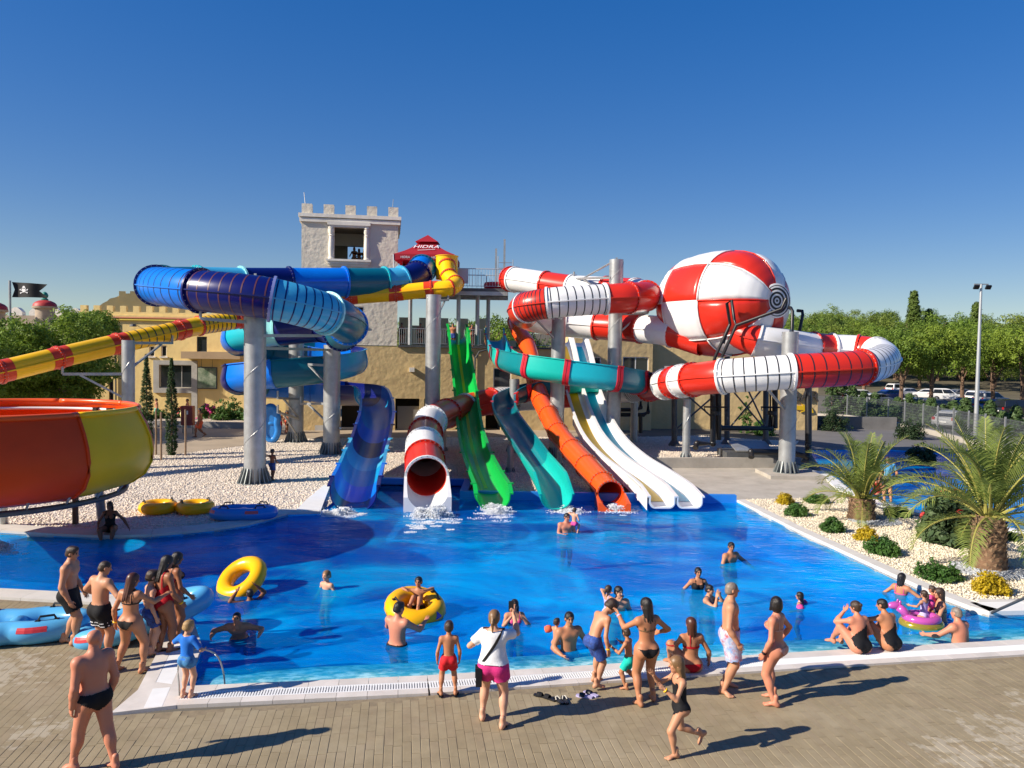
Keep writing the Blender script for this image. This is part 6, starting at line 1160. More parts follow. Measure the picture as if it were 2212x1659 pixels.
def hair_template(st):
    f = Field((-.62, -.85, -1.75), (.62, .62, .66), .055); k = .05
    th = {'buzz': .012, 'short': .045, 'wet': .03}.get(st, .05)
    f.ell((0, -.05, .135), (.335 + th, .42 + th, .375 + th * 1.2), .02)
    if st in ('short', 'buzz', 'crop', 'wet'): f.ell((0, -.16, -.08), (.315 + th, .33 + th, .32), .05)
    if st == 'short': f.ell((0, .16, .42), (.24, .22, .12), .08)
    if st == 'bob': f.ell((0, -.10, -.12), (.41, .42, .50), .06); [f.cone((s * .34, .02, .1), (s * .37, .10, -.42), .10, .09, .06) for s in (-1, 1)]
    if st in ('long', 'longer', 'half'):
        L = {'long': -1.05, 'longer': -1.5, 'half': -.8}[st]; f.ell((0, -.14, -.08), (.385, .38, .48), .06)
        for x, y, e in ((-.22, -.28, .0), (-.08, -.36, -.1), (.08, -.36, -.04), (.22, -.28, .03), (-.30, -.10, .2), (.30, -.10, .25)): f.cone((x, y, -.2), (x * 1.15, y - .12, L + e), .14, .06, .05)
    if st in ('pony', 'bun'):
        f.ell((0, -.14, -.05), (.355, .36, .38), .05)
        if st == 'bun': f.ell((0, -.48, .22), (.16, .15, .16), .05)
        else: f.cone((0, -.46, .12), (.02, -.62, -.15), .10, .11, .05); f.cone((.02, -.62, -.15), (.03, -.58, -.75), .12, .05, .05)
    fy = {'bob': .50, 'long': .46, 'longer': .46, 'half': .46}.get(st, .40)
    f.ell((0, fy, -.20), (.285, .36, .50 if st != 'buzz' else .52), .04, cut=True)
    if st in ('short', 'buzz', 'crop', 'wet'): f.ell((0, .05, -.62), (.6, .75, .42), .04, cut=True); [f.ell((s * .36, .06, -.05), (.10, .13, .18), .03, cut=True) for s in (-1, 1)]
    if st in ('pony', 'bun'): f.ell((0, .12, -.62), (.6, .62, .42), .04, cut=True); 
    V, F = surfnet(f.D, f.o, f.h); V = smooth_mesh(V, F, 1, .3)
    d = np.sin(V[:, 0] * 60 + V[:, 2] * 5) * .008 + np.sin(V[:, 0] * 31 + V[:, 1] * 22) * .006; V[:, :2] *= 1 + d[:, None]; return V, F
HAIR = {}
def skin(name, c, red=.15): 
    return mat('skin_' + name, c, rough=.50, spec=.36, var=(5, red), bump=(60, .08, .004), col2=(c[0] * 1.06, c[1] * .90, c[2] * .86))
SK = {'tan': skin('tan', (.44, .205, .105)), 'dark': skin('dark', (.30, .130, .066)), 'fair': skin('fair', (.60, .345, .225)), 'red': skin('reddish', (.55, .235, .145)), 'mid': skin('mid', (.50, .260, .150)), 'brown': skin('brown', (.21, .088, .048))}
HC = {'black': mat('hair_black', (.012, .009, .008), rough=.38, var=(30, .4), bump=(60, .5, .01), stretch=(6, 6, .6)), 'brown': mat('hair_brown', (.045, .024, .013), rough=.4, var=(30, .4), bump=(60, .5, .01), stretch=(6, 6, .6)), 'blond': mat('hair_blond', (.36, .22, .085), rough=.45, var=(30, .35), bump=(60, .5, .01), stretch=(6, 6, .6)), 'grey': mat('hair_grey', (.20, .16, .13), rough=.5, var=(30, .3)), 'red': mat('hair_auburn', (.070, .022, .012), rough=.4, var=(30, .4), stretch=(6, 6, .6)), 'fair': mat('hair_fair_brown', (.19, .105, .045), rough=.45, var=(30, .35), stretch=(6, 6, .6))}
lip_m = mat('lips', (.34, .10, .08), rough=.4)
def cloth(name, c, **k): return mat('cloth_' + name, c, rough=.75, spec=.2, bump=(35, .35, .01), var=k.pop('var', (9, .12)), **k)
CL = {'black': cloth('black', (.012, .012, .014)), 'red': cloth('red', (.62, .022, .03)), 'crimson': cloth('crimson', (.42, .010, .018)), 'white': cloth('white', (.74, .74, .76)), 'pink': cloth('pink', (.62, .035, .20)), 'teal': cloth('teal', (.01, .50, .40)), 'blue': cloth('blue', (.02, .16, .60)), 'navy': mat('cloth_navy_print', (.010, .018, .09), rough=.75, var=(16, .3), col2=(.03, .10, .42)), 'floral': mat('cloth_floral', (.12, .30, .62), rough=.75, var=(9, .3), col2=(.70, .66, .68), dirt=(11, (.50, .03, .03), .95)),
      'palepink': mat('cloth_pale_print', (.68, .42, .34), rough=.75, var=(18, .3), col2=(.58, .22, .16)), 'lilac': cloth('lilac', (.50, .42, .68)), 'coral': cloth('coral', (.75, .13, .06)), 'leopard': mat('cloth_leopard', (.30, .17, .07), rough=.75, var=(30, .4), col2=(.04, .025, .015)), 'lightblue': cloth('lightblue', (.10, .38, .66)), 'hotpink': cloth('hotpink', (.72, .08, .28)), 'grey': cloth('grey', (.10, .10, .13)), 'swim': mat('cloth_blue_swim', (.06, .28, .55), rough=.75, var=(16, .3), col2=(.02, .10, .28))}
def ik(a, c, l1, l2, pole):
    a = np.asarray(a, float); c = np.asarray(c, float); d = c - a; L = np.linalg.norm(d); mx = (l1 + l2) * .999
    if L > mx: d = d * mx / L; L = mx; c = a + d
    L = max(L, abs(l1 - l2) + .01); u = d / max(np.linalg.norm(d), 1e-6); x = (l1 * l1 - l2 * l2 + L * L) / (2 * L); h = math.sqrt(max(l1 * l1 - x * x, 0)); p = np.asarray(pole, float); p = p - u * (p @ u); p = nrmz(p) if np.linalg.norm(p) > 1e-4 else np.array([0, 1.0, 0]); return a + u * x + p * h, a + u * L
BT = {'m': dict(sh=.108, hip=.050, pel=(.092, .068, .07), wai=(.083, .060, .09), che=(.098, .066, .105), hs=.132, thi=.064, kn=.042, cal=.040, ank=.024, ua=.037, el=.029, fa=.030, wr=.021, nk=.034, leg=.53, bust=0),
      'f': dict(sh=.094, hip=.053, pel=(.098, .070, .075), wai=(.070, .052, .085), che=(.085, .058, .10), hs=.132, thi=.068, kn=.040, cal=.038, ank=.022, ua=.029, el=.024, fa=.025, wr=.018, nk=.027, leg=.53, bust=.040),
      'c': dict(sh=.098, hip=.045, pel=(.080, .060, .065), wai=(.073, .055, .08), che=(.082, .058, .095), hs=.158, thi=.054, kn=.036, cal=.034, ank=.022, ua=.028, el=.023, fa=.024, wr=.019, nk=.028, leg=.50, bust=0)}
def person(label, pos, hd, H, bt='m', sk='tan', hair=('short', 'brown'), wear=(), lean=0, side=0, tw=0, head=(0, 0), ph=None, pxy=(0, 0), L=None, Rr=None, l=None, r=None, lp=None, rp=None, lh='r', rh='r', lth=None, rth=None, kp=(0, 1, 0), lkp=None, rkp=None, fat=0.0, res=.0105, group=None, prox=0, shoes=None, extra=None, feet=True, headrel=True):
    """pos: point under the body in the place; hd: heading in degrees; lengths inside in body heights"""
    B = BT[bt]; Z = np.array([0, 0, 1.0]); ph = B['leg'] if ph is None else ph; k_ = B['leg'] / .53
    p0 = np.array([pxy[0], pxy[1], ph]); Rp = rot('x', -lean * .35) @ rot('y', side * .35); Rh = rot('x', -lean * .7) @ rot('y', side * .7) @ rot('z', tw * .5); Rc = rot('x', -lean) @ rot('y', side) @ rot('z', tw); tl = (1 - B['leg'] - B['hs'] - .055) / .283
    wst = p0 + Rp @ Z * .085 * tl; chs = wst + Rh @ Z * .095 * tl; shc = chs + Rc @ Z * .095 * tl; nb = shc + Rc @ Z * .022
    Hr = (rot('x', -lean * .25) if headrel else np.eye(3)) @ rot('z', head[0]) @ rot('x', head[1]); hs = B['hs']; hc_ = nb + Rc @ Z * .03 + Hr @ np.array([0, .012, hs * .53])
    th_l, sh_l = .245 * k_, .240 * k_; ua_l, fa_l = .172, .150
    # limbs
    J = {}
    for s, nm, ft, kpo in ((-1, 'L', L, lkp), (1, 'R', Rr, rkp)):
        ft = ft or (s * .06, 0, 0); hp = p0 + Rp @ np.array([s * B['hip'], 0, -.01]); an = np.array([ft[0], ft[1], ft[2] + .047 + (ft[4] if len(ft) > 4 else 0)]); kn, an = ik(hp, an, th_l, sh_l, kpo or (s * .12, 1, .0)); J[nm] = (hp, kn, an, ft)
    for s, nm, hd_, po in ((-1, 'l', l, lp), (1, 'r', r, rp)):
        sh = shc + Rc @ np.array([s * B['sh'], 0, -.012]); q = hd_ or (.05, .02, -.305); tgt = sh + np.array([s * q[0], q[1], q[2]]); po = po or (.5, -1, -.1); el, wr = ik(sh, tgt, ua_l, fa_l, (s * po[0], po[1], po[2])); J[nm] = (sh, el, wr)
    pts = [p0, wst, chs, shc, hc_] + [q for n_ in 'LRlr' for q in J[n_][:3]]; P = np.array(pts); lo = P.min(0) - .14; hi = P.max(0) + .14
    f = Field(lo, hi, res); g_ = fat
    f.ell(p0, (B['pel'][0] + g_ * .8, B['pel'][1] + g_ * .8, B['pel'][2]), .03, Rp); f.ell(wst + Rh @ np.array([0, g_ * .8, 0]), (B['wai'][0] + g_, B['wai'][1] + g_ * 1.3, B['wai'][2]), .05, Rh); f.ell(chs + Rc @ np.array([0, -.002, .02]), (B['che'][0] + g_ * .5, B['che'][1] + g_ * .5, B['che'][2]), .05, Rc)
    f.cone(J['l'][0] + Rc @ np.array([.02, 0, 0]), J['r'][0] + Rc @ np.array([-.02, 0, 0]), .038, .038, .045); f.cone(shc + Rc @ np.array([0, -.008, .0]), nb + (hc_ - nb) * .5, B['nk'] + .008, B['nk'], .03)
    if bt == 'm':
        for s in (-1, 1): f.ell(chs + Rc @ np.array([s * .045, .050, .045]), (.045, .022, .035), .03, Rc)
    if B['bust']:
        for s in (-1, 1): f.ell(chs + Rc @ np.array([s * .040, .052, .025]), (.036, .038, .037), .02, Rc)
    for s, nm in ((-1, 'L'), (1, 'R')):
        hp, kn, an, ft = J[nm]; f.cone(hp, kn, B['thi'] + g_ * .4, B['kn'], .025); f.cone(kn, an, B['kn'] * .93, B['ank'], .02); d = nrmz(an - kn); bk = np.cross(d, np.cross(nrmz(kn - hp + np.array([0, .02, 0])), d)); bk = nrmz(np.array([0, -1, 0]) - d * (np.array([0, -1, 0]) @ d)) if np.linalg.norm(bk) < .05 else nrmz(bk)
        bk = nrmz(np.array([0, -1.0, 0.0]) - d * (np.array([0, -1.0, 0]) @ d) + 1e-5); f.ell(kn + d * sh_l * .30 + bk * .014, (B['cal'] * .92, B['cal'] * .92, sh_l * .26), .03, np.stack([nrmz(np.cross(bk, d)), bk, d], 1))
        f.ell(hp + Rp @ np.array([s * -.004, -.035 - (.008 if bt == 'f' else 0), -.012]), (.056, .05, .060), .03)
    Dt = f.D.copy()
    for nm in 'lr':
        sh, el, wr = J[nm]; f.cone(sh, sh, B['ua'] * 1.12, B['ua'] * 1.12, .03); f.cone(sh, el, B['ua'], B['el'], .02); f.cone(el, el + (wr - el) * .35, B['el'], B['fa'], .012); f.cone(el + (wr - el) * .3, wr, B['fa'], B['wr'], .015)
    V, F = surfnet(f.D, f.o, res); V = smooth_mesh(V, F, 2, .4); mi = np.zeros(len(F), int)
    VV, FF, MM = [V], [F], [mi]; cnt = len(V)
    def add(V2, F2, m2=0, at=None):
        nonlocal cnt
        if at is not None:                       # stitch the piece to the body at the joint so that the figure stays one surface
            ib = np.argsort(((V - at) ** 2).sum(1))[:2]; ip = np.argsort(((V2 - at) ** 2).sum(1))[:2]; FF.append(np.array([[ib[0], ib[1], cnt + ip[0], cnt + ip[1]]])); MM.append(np.zeros(1, int))
        VV.append(V2); FF.append(F2 + cnt); MM.append(np.full(len(F2), m2) if np.isscalar(m2) else m2); cnt += len(V2)
    hv, hf, hm = HEADS['m' if bt == 'm' else 'f']; sx = 1.0 if bt != 'c' else 1.06; add(hv * np.array([sx, 1, 1]) * hs @ Hr.T + hc_, hf, hm, at=nb)
    for nm, hk, tho in (('l', lh, lth), ('r', rh, rth)):
        sh, el, wr = J[nm]; d = nrmz(wr - el); t0 = np.array(tho if tho is not None else (0, 1, .25), float)
        if nm == 'l' and tho is not None: t0 = np.array([-tho[0], tho[1], tho[2]])
        t0 = t0 - d * (t0 @ d); t0 = nrmz(t0) if np.linalg.norm(t0) > 1e-3 else nrmz(np.cross(d, [1, 0, 0])); pn = np.cross(d, t0) * (1 if nm == 'l' else -1); hv, hf = HANDS[hk]; hv2 = (hv[:, :1] * t0 + hv[:, 1:2] * pn + hv[:, 2:] * d) * .106 + wr - d * .004
        add(hv2, hf if nm == 'r' else hf[:, ::-1], at=wr)
    if feet:
        for s, nm in ((-1, 'L'), (1, 'R')):
            hp, kn, an, ft = J[nm]; yaw = ft[3] if len(ft) > 3 else s * -9; pit = ft[5] if len(ft) > 5 else 0; fv, ff = FOOT; fv = fv * np.array([s, 1, 1]) ; fv = fv * .152; Rf = rot('z', yaw) @ rot('x', pit); add(fv @ Rf.T + an + np.array([0, 0, .004]), ff if s > 0 else ff[:, ::-1], at=an)
    VV = np.vstack(VV); FF = np.vstack(FF); MM = np.concatenate(MM); Rw = rot('z', hd - 90); pos = np.array(pos, float)
    def wld(X): return (X * H) @ Rw.T + pos
    # the thing: one continuous body mesh; hair and clothes are its children
    body = obj('person', wld(VV), FF, [SK[sk], HC[hair[1]] if hair else HC['brown'], lip_m], None, True, MM, base=pos); body.data.name = 'person'
    tag(body, label, 'person', group)
    if hair and hair[0]:
        if hair[0] not in HAIR: HAIR[hair[0]] = hair_template(hair[0])
        hv, hf = HAIR[hair[0]]; obj('hair', wld(hv * np.array([sx, 1, 1]) * hs @ Hr.T + hc_), hf, HC[hair[1]], body, True)
    def shell(Dx, off, keep, nm, m_):
        V, F = surfnet(Dx - off, f.o, res)
        if not len(V): return None
        V = smooth_mesh(V, F, 2, .4); K = keep(V); F = F[K[F].all(1)]
        if not len(F): return None
        us = np.unique(F); mp = -np.ones(len(V), int); mp[us] = np.arange(len(us)); o = obj(nm, wld(V[us]), mp[F], m_, body, True); return o
    def qp(V): return (V - p0) @ Rp
    def qc(V): return (V - shc) @ Rc
    def thigh_t(V):
        T = []; 
        for nm in 'LR': hp, kn = J[nm][:2]; b = kn - hp; t = (V - hp) @ b / (b @ b); T.append((np.linalg.norm(V - hp - np.clip(t, 0, 1)[:, None] * b, axis=1), t))
        return np.where(T[0][0] < T[1][0], T[0][1], T[1][1])
    for w in wear:
        k, m_ = w[0], CL.get(w[1])
        if k in ('briefs', 'bikini'):
            def keep(V, k=k):
                q = qp(V); ax = np.abs(q[:, 0]); t = thigh_t(V); top = .045 if k == 'briefs' else .022; lim = (.02 + (.10 if k == 'briefs' else .03) - 0) ; return (q[:, 2] < top) & (q[:, 2] > -.105 + ax * (.75 if k == 'briefs' else 1.15) - (.0 if k == 'briefs' else .0)) & (t < .42)
            shell(Dt, .0055, keep, 'swim_briefs' if k == 'briefs' else 'bikini_bottom', m_)
        elif k == 'shorts':
            ln = w[2] if len(w) > 2 else .62; fs = Field(lo, hi, res); fs.o, fs.n = f.o, f.n; fs.ell(p0, (B['pel'][0] + g_ * .8 + .008, B['pel'][1] + g_ * .8 + .010, B['pel'][2] + .01), .03, Rp); fs.ell(p0 + Rp @ np.array([0, g_ * .6, .05]), (B['wai'][0] + g_ + .008, B['wai'][1] + g_ * 1.2 + .012, .06), .03, Rp)
            for s, nm in ((-1, 'L'), (1, 'R')): hp, kn = J[nm][:2]; fs.cone(hp, hp + (kn - hp) * ln, B['thi'] + g_ * .4 + .010, B['thi'] * .9 + .016, .025); fs.ell(hp + Rp @ np.array([0, -.035, -.012]), (.062, .058, .064), .03)
            X = V = None; o = shell(fs.D, 0, lambda V: (qp(V)[:, 2] < .062) & (thigh_t(V) < ln * .99), 'swim_shorts', m_)
            if len(w) > 3: shell(fs.D, .002, lambda V: (np.abs(thigh_t(V) - ln * .86) < .035) & (qp(V)[:, 2] < -.03), 'white_stripe', CL['white']); shell(fs.D, .002, lambda V: (np.abs(thigh_t(V) - ln * .66) < .03) & (qp(V)[:, 2] < -.03), 'white_stripe', CL['white'])
        elif k == 'top':
            def keep(V): 
                q = qc(V); ax = np.abs(q[:, 0]); z = q[:, 2]; band = (np.abs(z + .098) < .0115); cup = (q[:, 1] > .0) & (z > -.11) & (z < -.028 - np.maximum(0, np.abs(ax - .042) - .0) * 1.1) ; st = (np.abs(ax - (.055 if w[-1] != 'neck' else .03)) < .0075) & (z > -.11) & (z < .06); return band | cup | st
            shell(Dt, .0055, keep, 'bikini_top', m_)
        elif k == 'suit':
            low = w[2] if len(w) > 2 else -.06
            def keep(V):
                q = qc(V); p_ = qp(V); ax = np.abs(q[:, 0]); z = q[:, 2]; bot = (p_[:, 2] > -.105 + np.abs(p_[:, 0]) * .95) & (thigh_t(V) < .40); back = (q[:, 1] <= 0) & (z < low + np.maximum(0, ax - .03) * .9); front = (q[:, 1] > 0) & (z < -.035 + np.maximum(0, ax - .03) * .5); st = (np.abs(ax - .052) < .010) & (z < .06); return bot & (back | front | st) & (ax < .115)
            shell(Dt, .0055, keep, 'swimsuit', m_)
        elif k in ('tee', 'rash'):
            fs = Field(lo, hi, res); fs.o, fs.n = f.o, f.n; fs.D = Dt - (.014 if k == 'tee' else .007); al_ = w[2] if len(w) > 2 else .62
            for nm in 'lr': sh, el, wr = J[nm]; fs.cone(sh, sh + (el - sh) * al_, B['ua'] + .014, B['ua'] + (.016 if k == 'tee' else .006), .025)
            if k == 'tee': fs.ell(p0 + Rp @ np.array([0, 0, .075]), (B['wai'][0] + g_ + .022, B['wai'][1] + g_ + .022, .10), .04, Rp)
            def keep(V):
                q = qc(V); ok = (qp(V)[:, 2] > (.02 if k == 'tee' else .01)) & (q[:, 2] < .030 + np.abs(q[:, 0]) * .1) & (thigh_t(V) < .35)
                for nm in 'lr': sh, el, wr = J[nm]; b = el - sh; t = (V - sh) @ b / (b @ b); d_ = np.linalg.norm(V - sh - np.clip(t, 0, 1)[:, None] * b, axis=1); ok &= ~((d_ < .06) & (t > al_ * .98))
                return ok
            shell(fs.D, 0, keep, 't_shirt' if k == 'tee' else 'rash_shirt', m_)
        elif k == 'band':
            nm = w[2]; sh, el, wr = J[nm]; d = nrmz(wr - el); p = wr - d * .012; mb = MB(); 
            V_, F_2 = sweep(np.array([wld(p - d * .006), wld(p + d * .006)]), [(math.cos(a) * (B['wr'] + .006) * H, math.sin(a) * (B['wr'] + .006) * H) for a in np.linspace(0, 6.283, 13)[:-1]]); obj('wristband', V_, F_2, (yellow_p if w[1] == 'yellow' else CL.get(w[1], CL['black'])), body, True)
        elif k == 'armband':
            for nm in w[2]:
                sh, el, wr = J[nm]; p = sh + (el - sh) * .62; d = nrmz(el - sh); a_ = np.stack([nrmz(np.cross(d, [0.1, .2, 1])), nrmz(np.cross(d, np.cross(d, [0.1, .2, 1]))), d], 1); mb = MB(); mb.lathe((0, 0, 0), [(B['ua'] * H * 1.02, -.065), (B['ua'] * H * 1.9 + .01, -.06), (B['ua'] * H * 2.1 + .02, 0), (B['ua'] * H * 1.9 + .01, .06), (B['ua'] * H * 1.02, .065)], 14); mb.v = [v @ (Rw @ a_).T + wld(p) for v in mb.v]; mb.build('armband', CL[w[1]], body, True)
        elif k == 'flops':
            for s, nm in ((-1, 'L'), (1, 'R')):
                hp, kn, an, ft = J[nm]; yaw = ft[3] if len(ft) > 3 else s * -9; pit = ft[5] if len(ft) > 5 else 0; Rf = rot('z', yaw) @ rot('x', pit); sole = [(-.20, -.30), (0, -.40), (.20, -.30), (.19, .1), (.24, .40), (.12, .66), (-.12, .68), (-.22, .42), (-.17, .1)]; mb = MB(); mb.prism([(x, y) for x, y in sole], -.40, -.335)
                mb.pipe([(-.17, .08, -.30), (-.10, .25, -.12), (-.05, .44, -.22), (.03, .27, -.11), (.17, .08, -.30)], .02, 5); V_ = np.vstack(mb.v) * .152; obj('flip_flop', wld(V_ @ Rf.T + an), mb.f, m_, body)
    if extra: extra(body, J, wld, dict(shc=shc, p0=p0, hc=hc_, hs=hs, Hr=Hr, Rc=Rc, nb=nb, B=B, Rp=Rp))
    return body
def deckp(x, y): q = G(x, y, DK); q[2] = DK; return q
def copp(x, y): q = G(x, y, .045); q[2] = .045; return q
def wat(x, y, H, wl): q = G(x, y, WZ); q[2] = WZ - wl * H; return q
# --- on the deck, left group
person('bald man in black swim briefs at the bottom left corner, turned away', deckp(204, 1660), 146, 1.80, 'm', 'red', None, [('briefs', 'black')], fat=.008, head=(-72, -4), L=(-.10, .10, 0, 12), Rr=(.08, -.12, 0, -8), l=(.03, .02, -.31), r=(.03, .03, -.305), lean=3, res=.0095)
person('lean young man in black shorts standing sideways behind the blue double tube', deckp(143, 1392), 8, 1.84, 'm', 'mid', ('short', 'brown'), [('shorts', 'black', .72)], head=(-8, -10), L=(-.05, -.03, 0, 4), Rr=(.05, .10, 0, -6), ph=.515, rkp=(.2, 1, .1), r=(.04, .05, -.30), l=(.05, .06, -.29), lean=3, pxy=(0, .03))
person('shaved head man with striped black shorts and hands in front', deckp(217, 1430), 62, 1.76, 'm', 'mid', ('buzz', 'brown'), [('shorts', 'black', .66, 1)], head=(-30, -16), L=(-.07, 0, 0), Rr=(.06, .03, 0), l=(.10, .12, -.20), r=(.10, .13, -.20), lp=(1, -.8, 0), rp=(1, -.8, 0), fat=.004, lean=4)
person('woman in black bikini with long auburn hair, hand on the boy in front', deckp(283, 1452), 78, 1.70, 'f', 'tan', ('longer', 'red'), [('bikini', 'black'), ('top', 'black'), ('band', 'yellow', 'l')], head=(-25, -12), L=(-.14, -.02, 0, 12), Rr=(.12, .02, 0, -14), ph=.515, l=(.08, .0, -.30), r=(.10, .26, -.07), rp=(.4, -.3, -1), fat=.004)
person('dark haired boy half hidden behind the woman in black bikini', deckp(326, 1412), 40, 1.50, 'c', 'fair', ('short', 'brown'), [('shorts', 'navy', .7)], head=(-10, -8))
person('woman in red swimsuit with long wet hair at the pool corner', deckp(352, 1412), 58, 1.76, 'f', 'dark', ('longer', 'black'), [('suit', 'crimson', -.14), ('band', 'yellow', 'r')], head=(-20, -14), L=(-.05, 0, 0), Rr=(.05, .06, 0), l=(.05, .06, -.30), r=(.05, .10, -.28), lean=4)
person('dark haired woman hidden behind the red swimsuit, facing the water', copp(378, 1385), 40, 1.66, 'f', 'dark', ('half', 'black'), [('bikini', 'black'), ('top', 'black')], head=(-5, -14), l=(.05, .08, -.28), r=(.05, .12, -.27))
person('small blond boy in blue rash shirt at the pool corner', copp(404, 1506), 74, 1.20, 'c', 'fair', ('short', 'blond'), [('rash', 'blue', .9), ('shorts', 'swim', .38)], head=(-20, -10), L=(-.055, 0, 0), Rr=(.055, .02, 0), l=(.07, .17, -.10), r=(.05, .14, -.18), lp=(1, -.4, -.5), rp=(.8, -.6, -.4))
# --- on the deck, centre
person('boy in red swim shorts seen from behind on the white edge', copp(968, 1500), 98, 1.18, 'c', 'tan', ('short', 'brown'), [('shorts', 'red', .66), ('flops', 'black')], head=(-8, 0), L=(-.10, 0, 0, 12), Rr=(.10, 0, 0, -14), ph=.49, l=(.05, .03, -.30), r=(.05, .03, -.30))
def phone_bag(body, J, wld, k):
    sh, el, wr = J['r']; d = nrmz(wr - el); c = wld(wr + d * .075 + np.array([-.012, .01, 0])); mb = MB(); mb.box((0, 0, 0), (.078, .010, .16)); mb.v = [v @ rot('z', body_h - 90).T + c for v in mb.v]; ph_ = mb.build('smartphone', black, None, base=c); tag(ph_, 'black smartphone held up by the woman in white', 'phone')
    pts = [k['shc'] + k['Rc'] @ np.array(q) for q in ((.075, .045, .0), (.082, .0, .034), (.070, -.055, .015), (.02, -.082, -.08), (-.06, -.085, -.20), (-.115, -.05, -.285))]; mb = MB(); P = [wld(p) for p in pts]; fine = np.vstack(catmull(np.array(P), 5)); V_, F_2 = sweep(fine, [(-.004, -.02), (.004, -.02), (.004, .02), (-.004, .02)]); 
    bag = thing('shoulder_bag', 'black shoulder bag on a strap across the white shirt', 'bag', P[-1]); obj('strap', V_, F_2, black, bag); mb = MB(); mb.box((0, 0, -.13), (.09, .17, .26)); mb.box((-.012, 0, -.06), (.085, .172, .13)); mb.v = [v @ rot('z', body_h - 80).T + P[-1] + [0, 0, .0] for v in mb.v]; mb.build('pouch', CL['black'], bag)
body_h = 82
person('blonde woman in white tee and pink shorts photographing with a phone', deckp(1064, 1563), 82, 1.71, 'f', 'fair', ('pony', 'fair'), [('tee', 'white', .66), ('shorts', 'pink', .48), ('flops', 'black')], fat=.012, head=(-4, 0), L=(-.10, .06, 0, 8), Rr=(.10, -.06, 0, -14), ph=.512, l=(.06, .16, -.12), r=(.05, .20, .10), lp=(.8, -.5, -.6), rp=(.6, .2, -1), rh='g', lh='g', rth=(0, 0, 1), extra=phone_bag)
person('boy in navy shorts bending forward over the pool edge', copp(1291, 1478), 28, 1.52, 'c', 'mid', ('short', 'brown'), [('shorts', 'navy', .82), ('band', 'yellow', 'r')], lean=36, head=(-5, -38), L=(-.08, .02, 0, 10), Rr=(.08, -.06, 0, -8), ph=.485, pxy=(0, -.06), l=(.04, .02, -.30), r=(.04, -.02, -.31), lp=(.3, -1, 0), rp=(.3, -1, 0))
person('little boy in turquoise shorts stepping beside the woman', deckp(1357, 1487), 150, 1.02, 'c', 'tan', ('short', 'brown'), [('shorts', 'teal', .72)], head=(-20, -10), L=(-.07, .02, 0, 8), Rr=(.10, -.12, .03, -8, .03, -25), ph=.475, lean=8, l=(.06, .20, -.07), r=(.06, .18, -.08), lp=(.6, -.2, -1), rp=(.6, -.2, -1))
person('tanned woman in black bikini bottom with long dark hair, back turned', deckp(1394, 1518), 102, 1.68, 'f', 'tan', ('long', 'black'), [('bikini', 'black'), ('top', 'leopard'), ('band', 'lilac', 'l')], head=(22, -6), L=(-.08, -.05, 0, 14), Rr=(.09, .04, 0, -14), ph=.515, l=(.10, .24, -.02), r=(.09, .14, -.18), lp=(.5, -.2, -1), rp=(1, -.7, -.2), tw=8)
person('woman in red bikini sitting on the pool edge, back to the camera', copp(1492, 1448), 96, 1.68, 'f', 'tan', ('long', 'red'), [('bikini', 'crimson'), ('top', 'crimson', 'neck')], ph=.075, lean=2, L=(-.16, .20, -.0, 20), Rr=(.02, .40, -.10, 0), lkp=(-.7, .3, 1), rkp=(0, .4, 1), r=(.12, .06, -.27), l=(.03, .20, -.14), head=(20, 0))
person('grey haired man in patterned blue and red swim shorts', deckp(1573, 1492), -8, 1.80, 'm', 'mid', ('buzz', 'grey'), [('shorts', 'floral', .86)], fat=.008, head=(8, 0), L=(-.09, .0, 0, 10), Rr=(.09, -.05, 0, -45), ph=.520, l=(.06, .04, -.30), r=(.05, .06, -.29), tw=-6)
def watch(body, J, wld, k):
    sh, el, wr = J['l']; d = nrmz(wr - el); p = wld(wr - d * .015 + np.array([-.022, 0, 0])); MB().ell(p, (.018, .022, .022), 8, 5).build('watch', black, body)
person('short haired woman in pale patterned bikini standing on the deck', deckp(1672, 1518), 138, 1.70, 'f', 'red', ('bob', 'black'), [('bikini', 'palepink'), ('top', 'palepink'), ('band', 'black', 'l')], fat=.004, head=(-42, 0), L=(-.08, -.03, 0, 16), Rr=(.08, .05, 0, -4), ph=.520, l=(.05, .05, -.30), r=(.10, .03, -.25), rp=(1, -.8, 0), extra=watch)
person('girl in black and pink swimsuit walking left in the foreground', deckp(1466, 1630), 192, 1.40, 'c', 'mid', ('long', 'fair'), [('suit', 'black', -.06), ('band', 'yellow', 'l')], head=(-10, -4), lean=6, L=(-.06, .07, 0, 4), Rr=(.05, -.25, .05, 0, .06, -50), ph=.478, rkp=(.1, 1, -.2), l=(.03, .20, -.03), r=(.0, .22, .02), lp=(.5, -.1, -1), rp=(.5, -.1, -1), lh='f', rh='f')
person('woman in black swimsuit on the edge shading her face with a hand', copp(1857, 1408), 106, 1.68, 'f', 'red', ('bun', 'brown'), [('suit', 'black', -.085)], fat=.010, ph=.08, lean=14, L=(-.12, .30, 0, 12), Rr=(.04, .36, -.04), lkp=(-.35, .4, 1), rkp=(.2, .4, 1), l=(-.02, .13, .06), lp=(.9, .4, -1), r=(.05, .12, -.22), head=(25, -5))
person('woman in black swimsuit on the edge leaning on her knee', copp(1922, 1402), 112, 1.68, 'f', 'tan', ('wet', 'black'), [('suit', 'black', -.09)], fat=.014, ph=.08, lean=22, L=(-.12, .28, 0, 16), Rr=(.04, .38, -.03), lkp=(-.35, .4, 1), rkp=(.2, .4, 1), l=(.10, .20, -.13), lp=(1, .2, .2), r=(.04, .16, -.20), head=(25, -8))
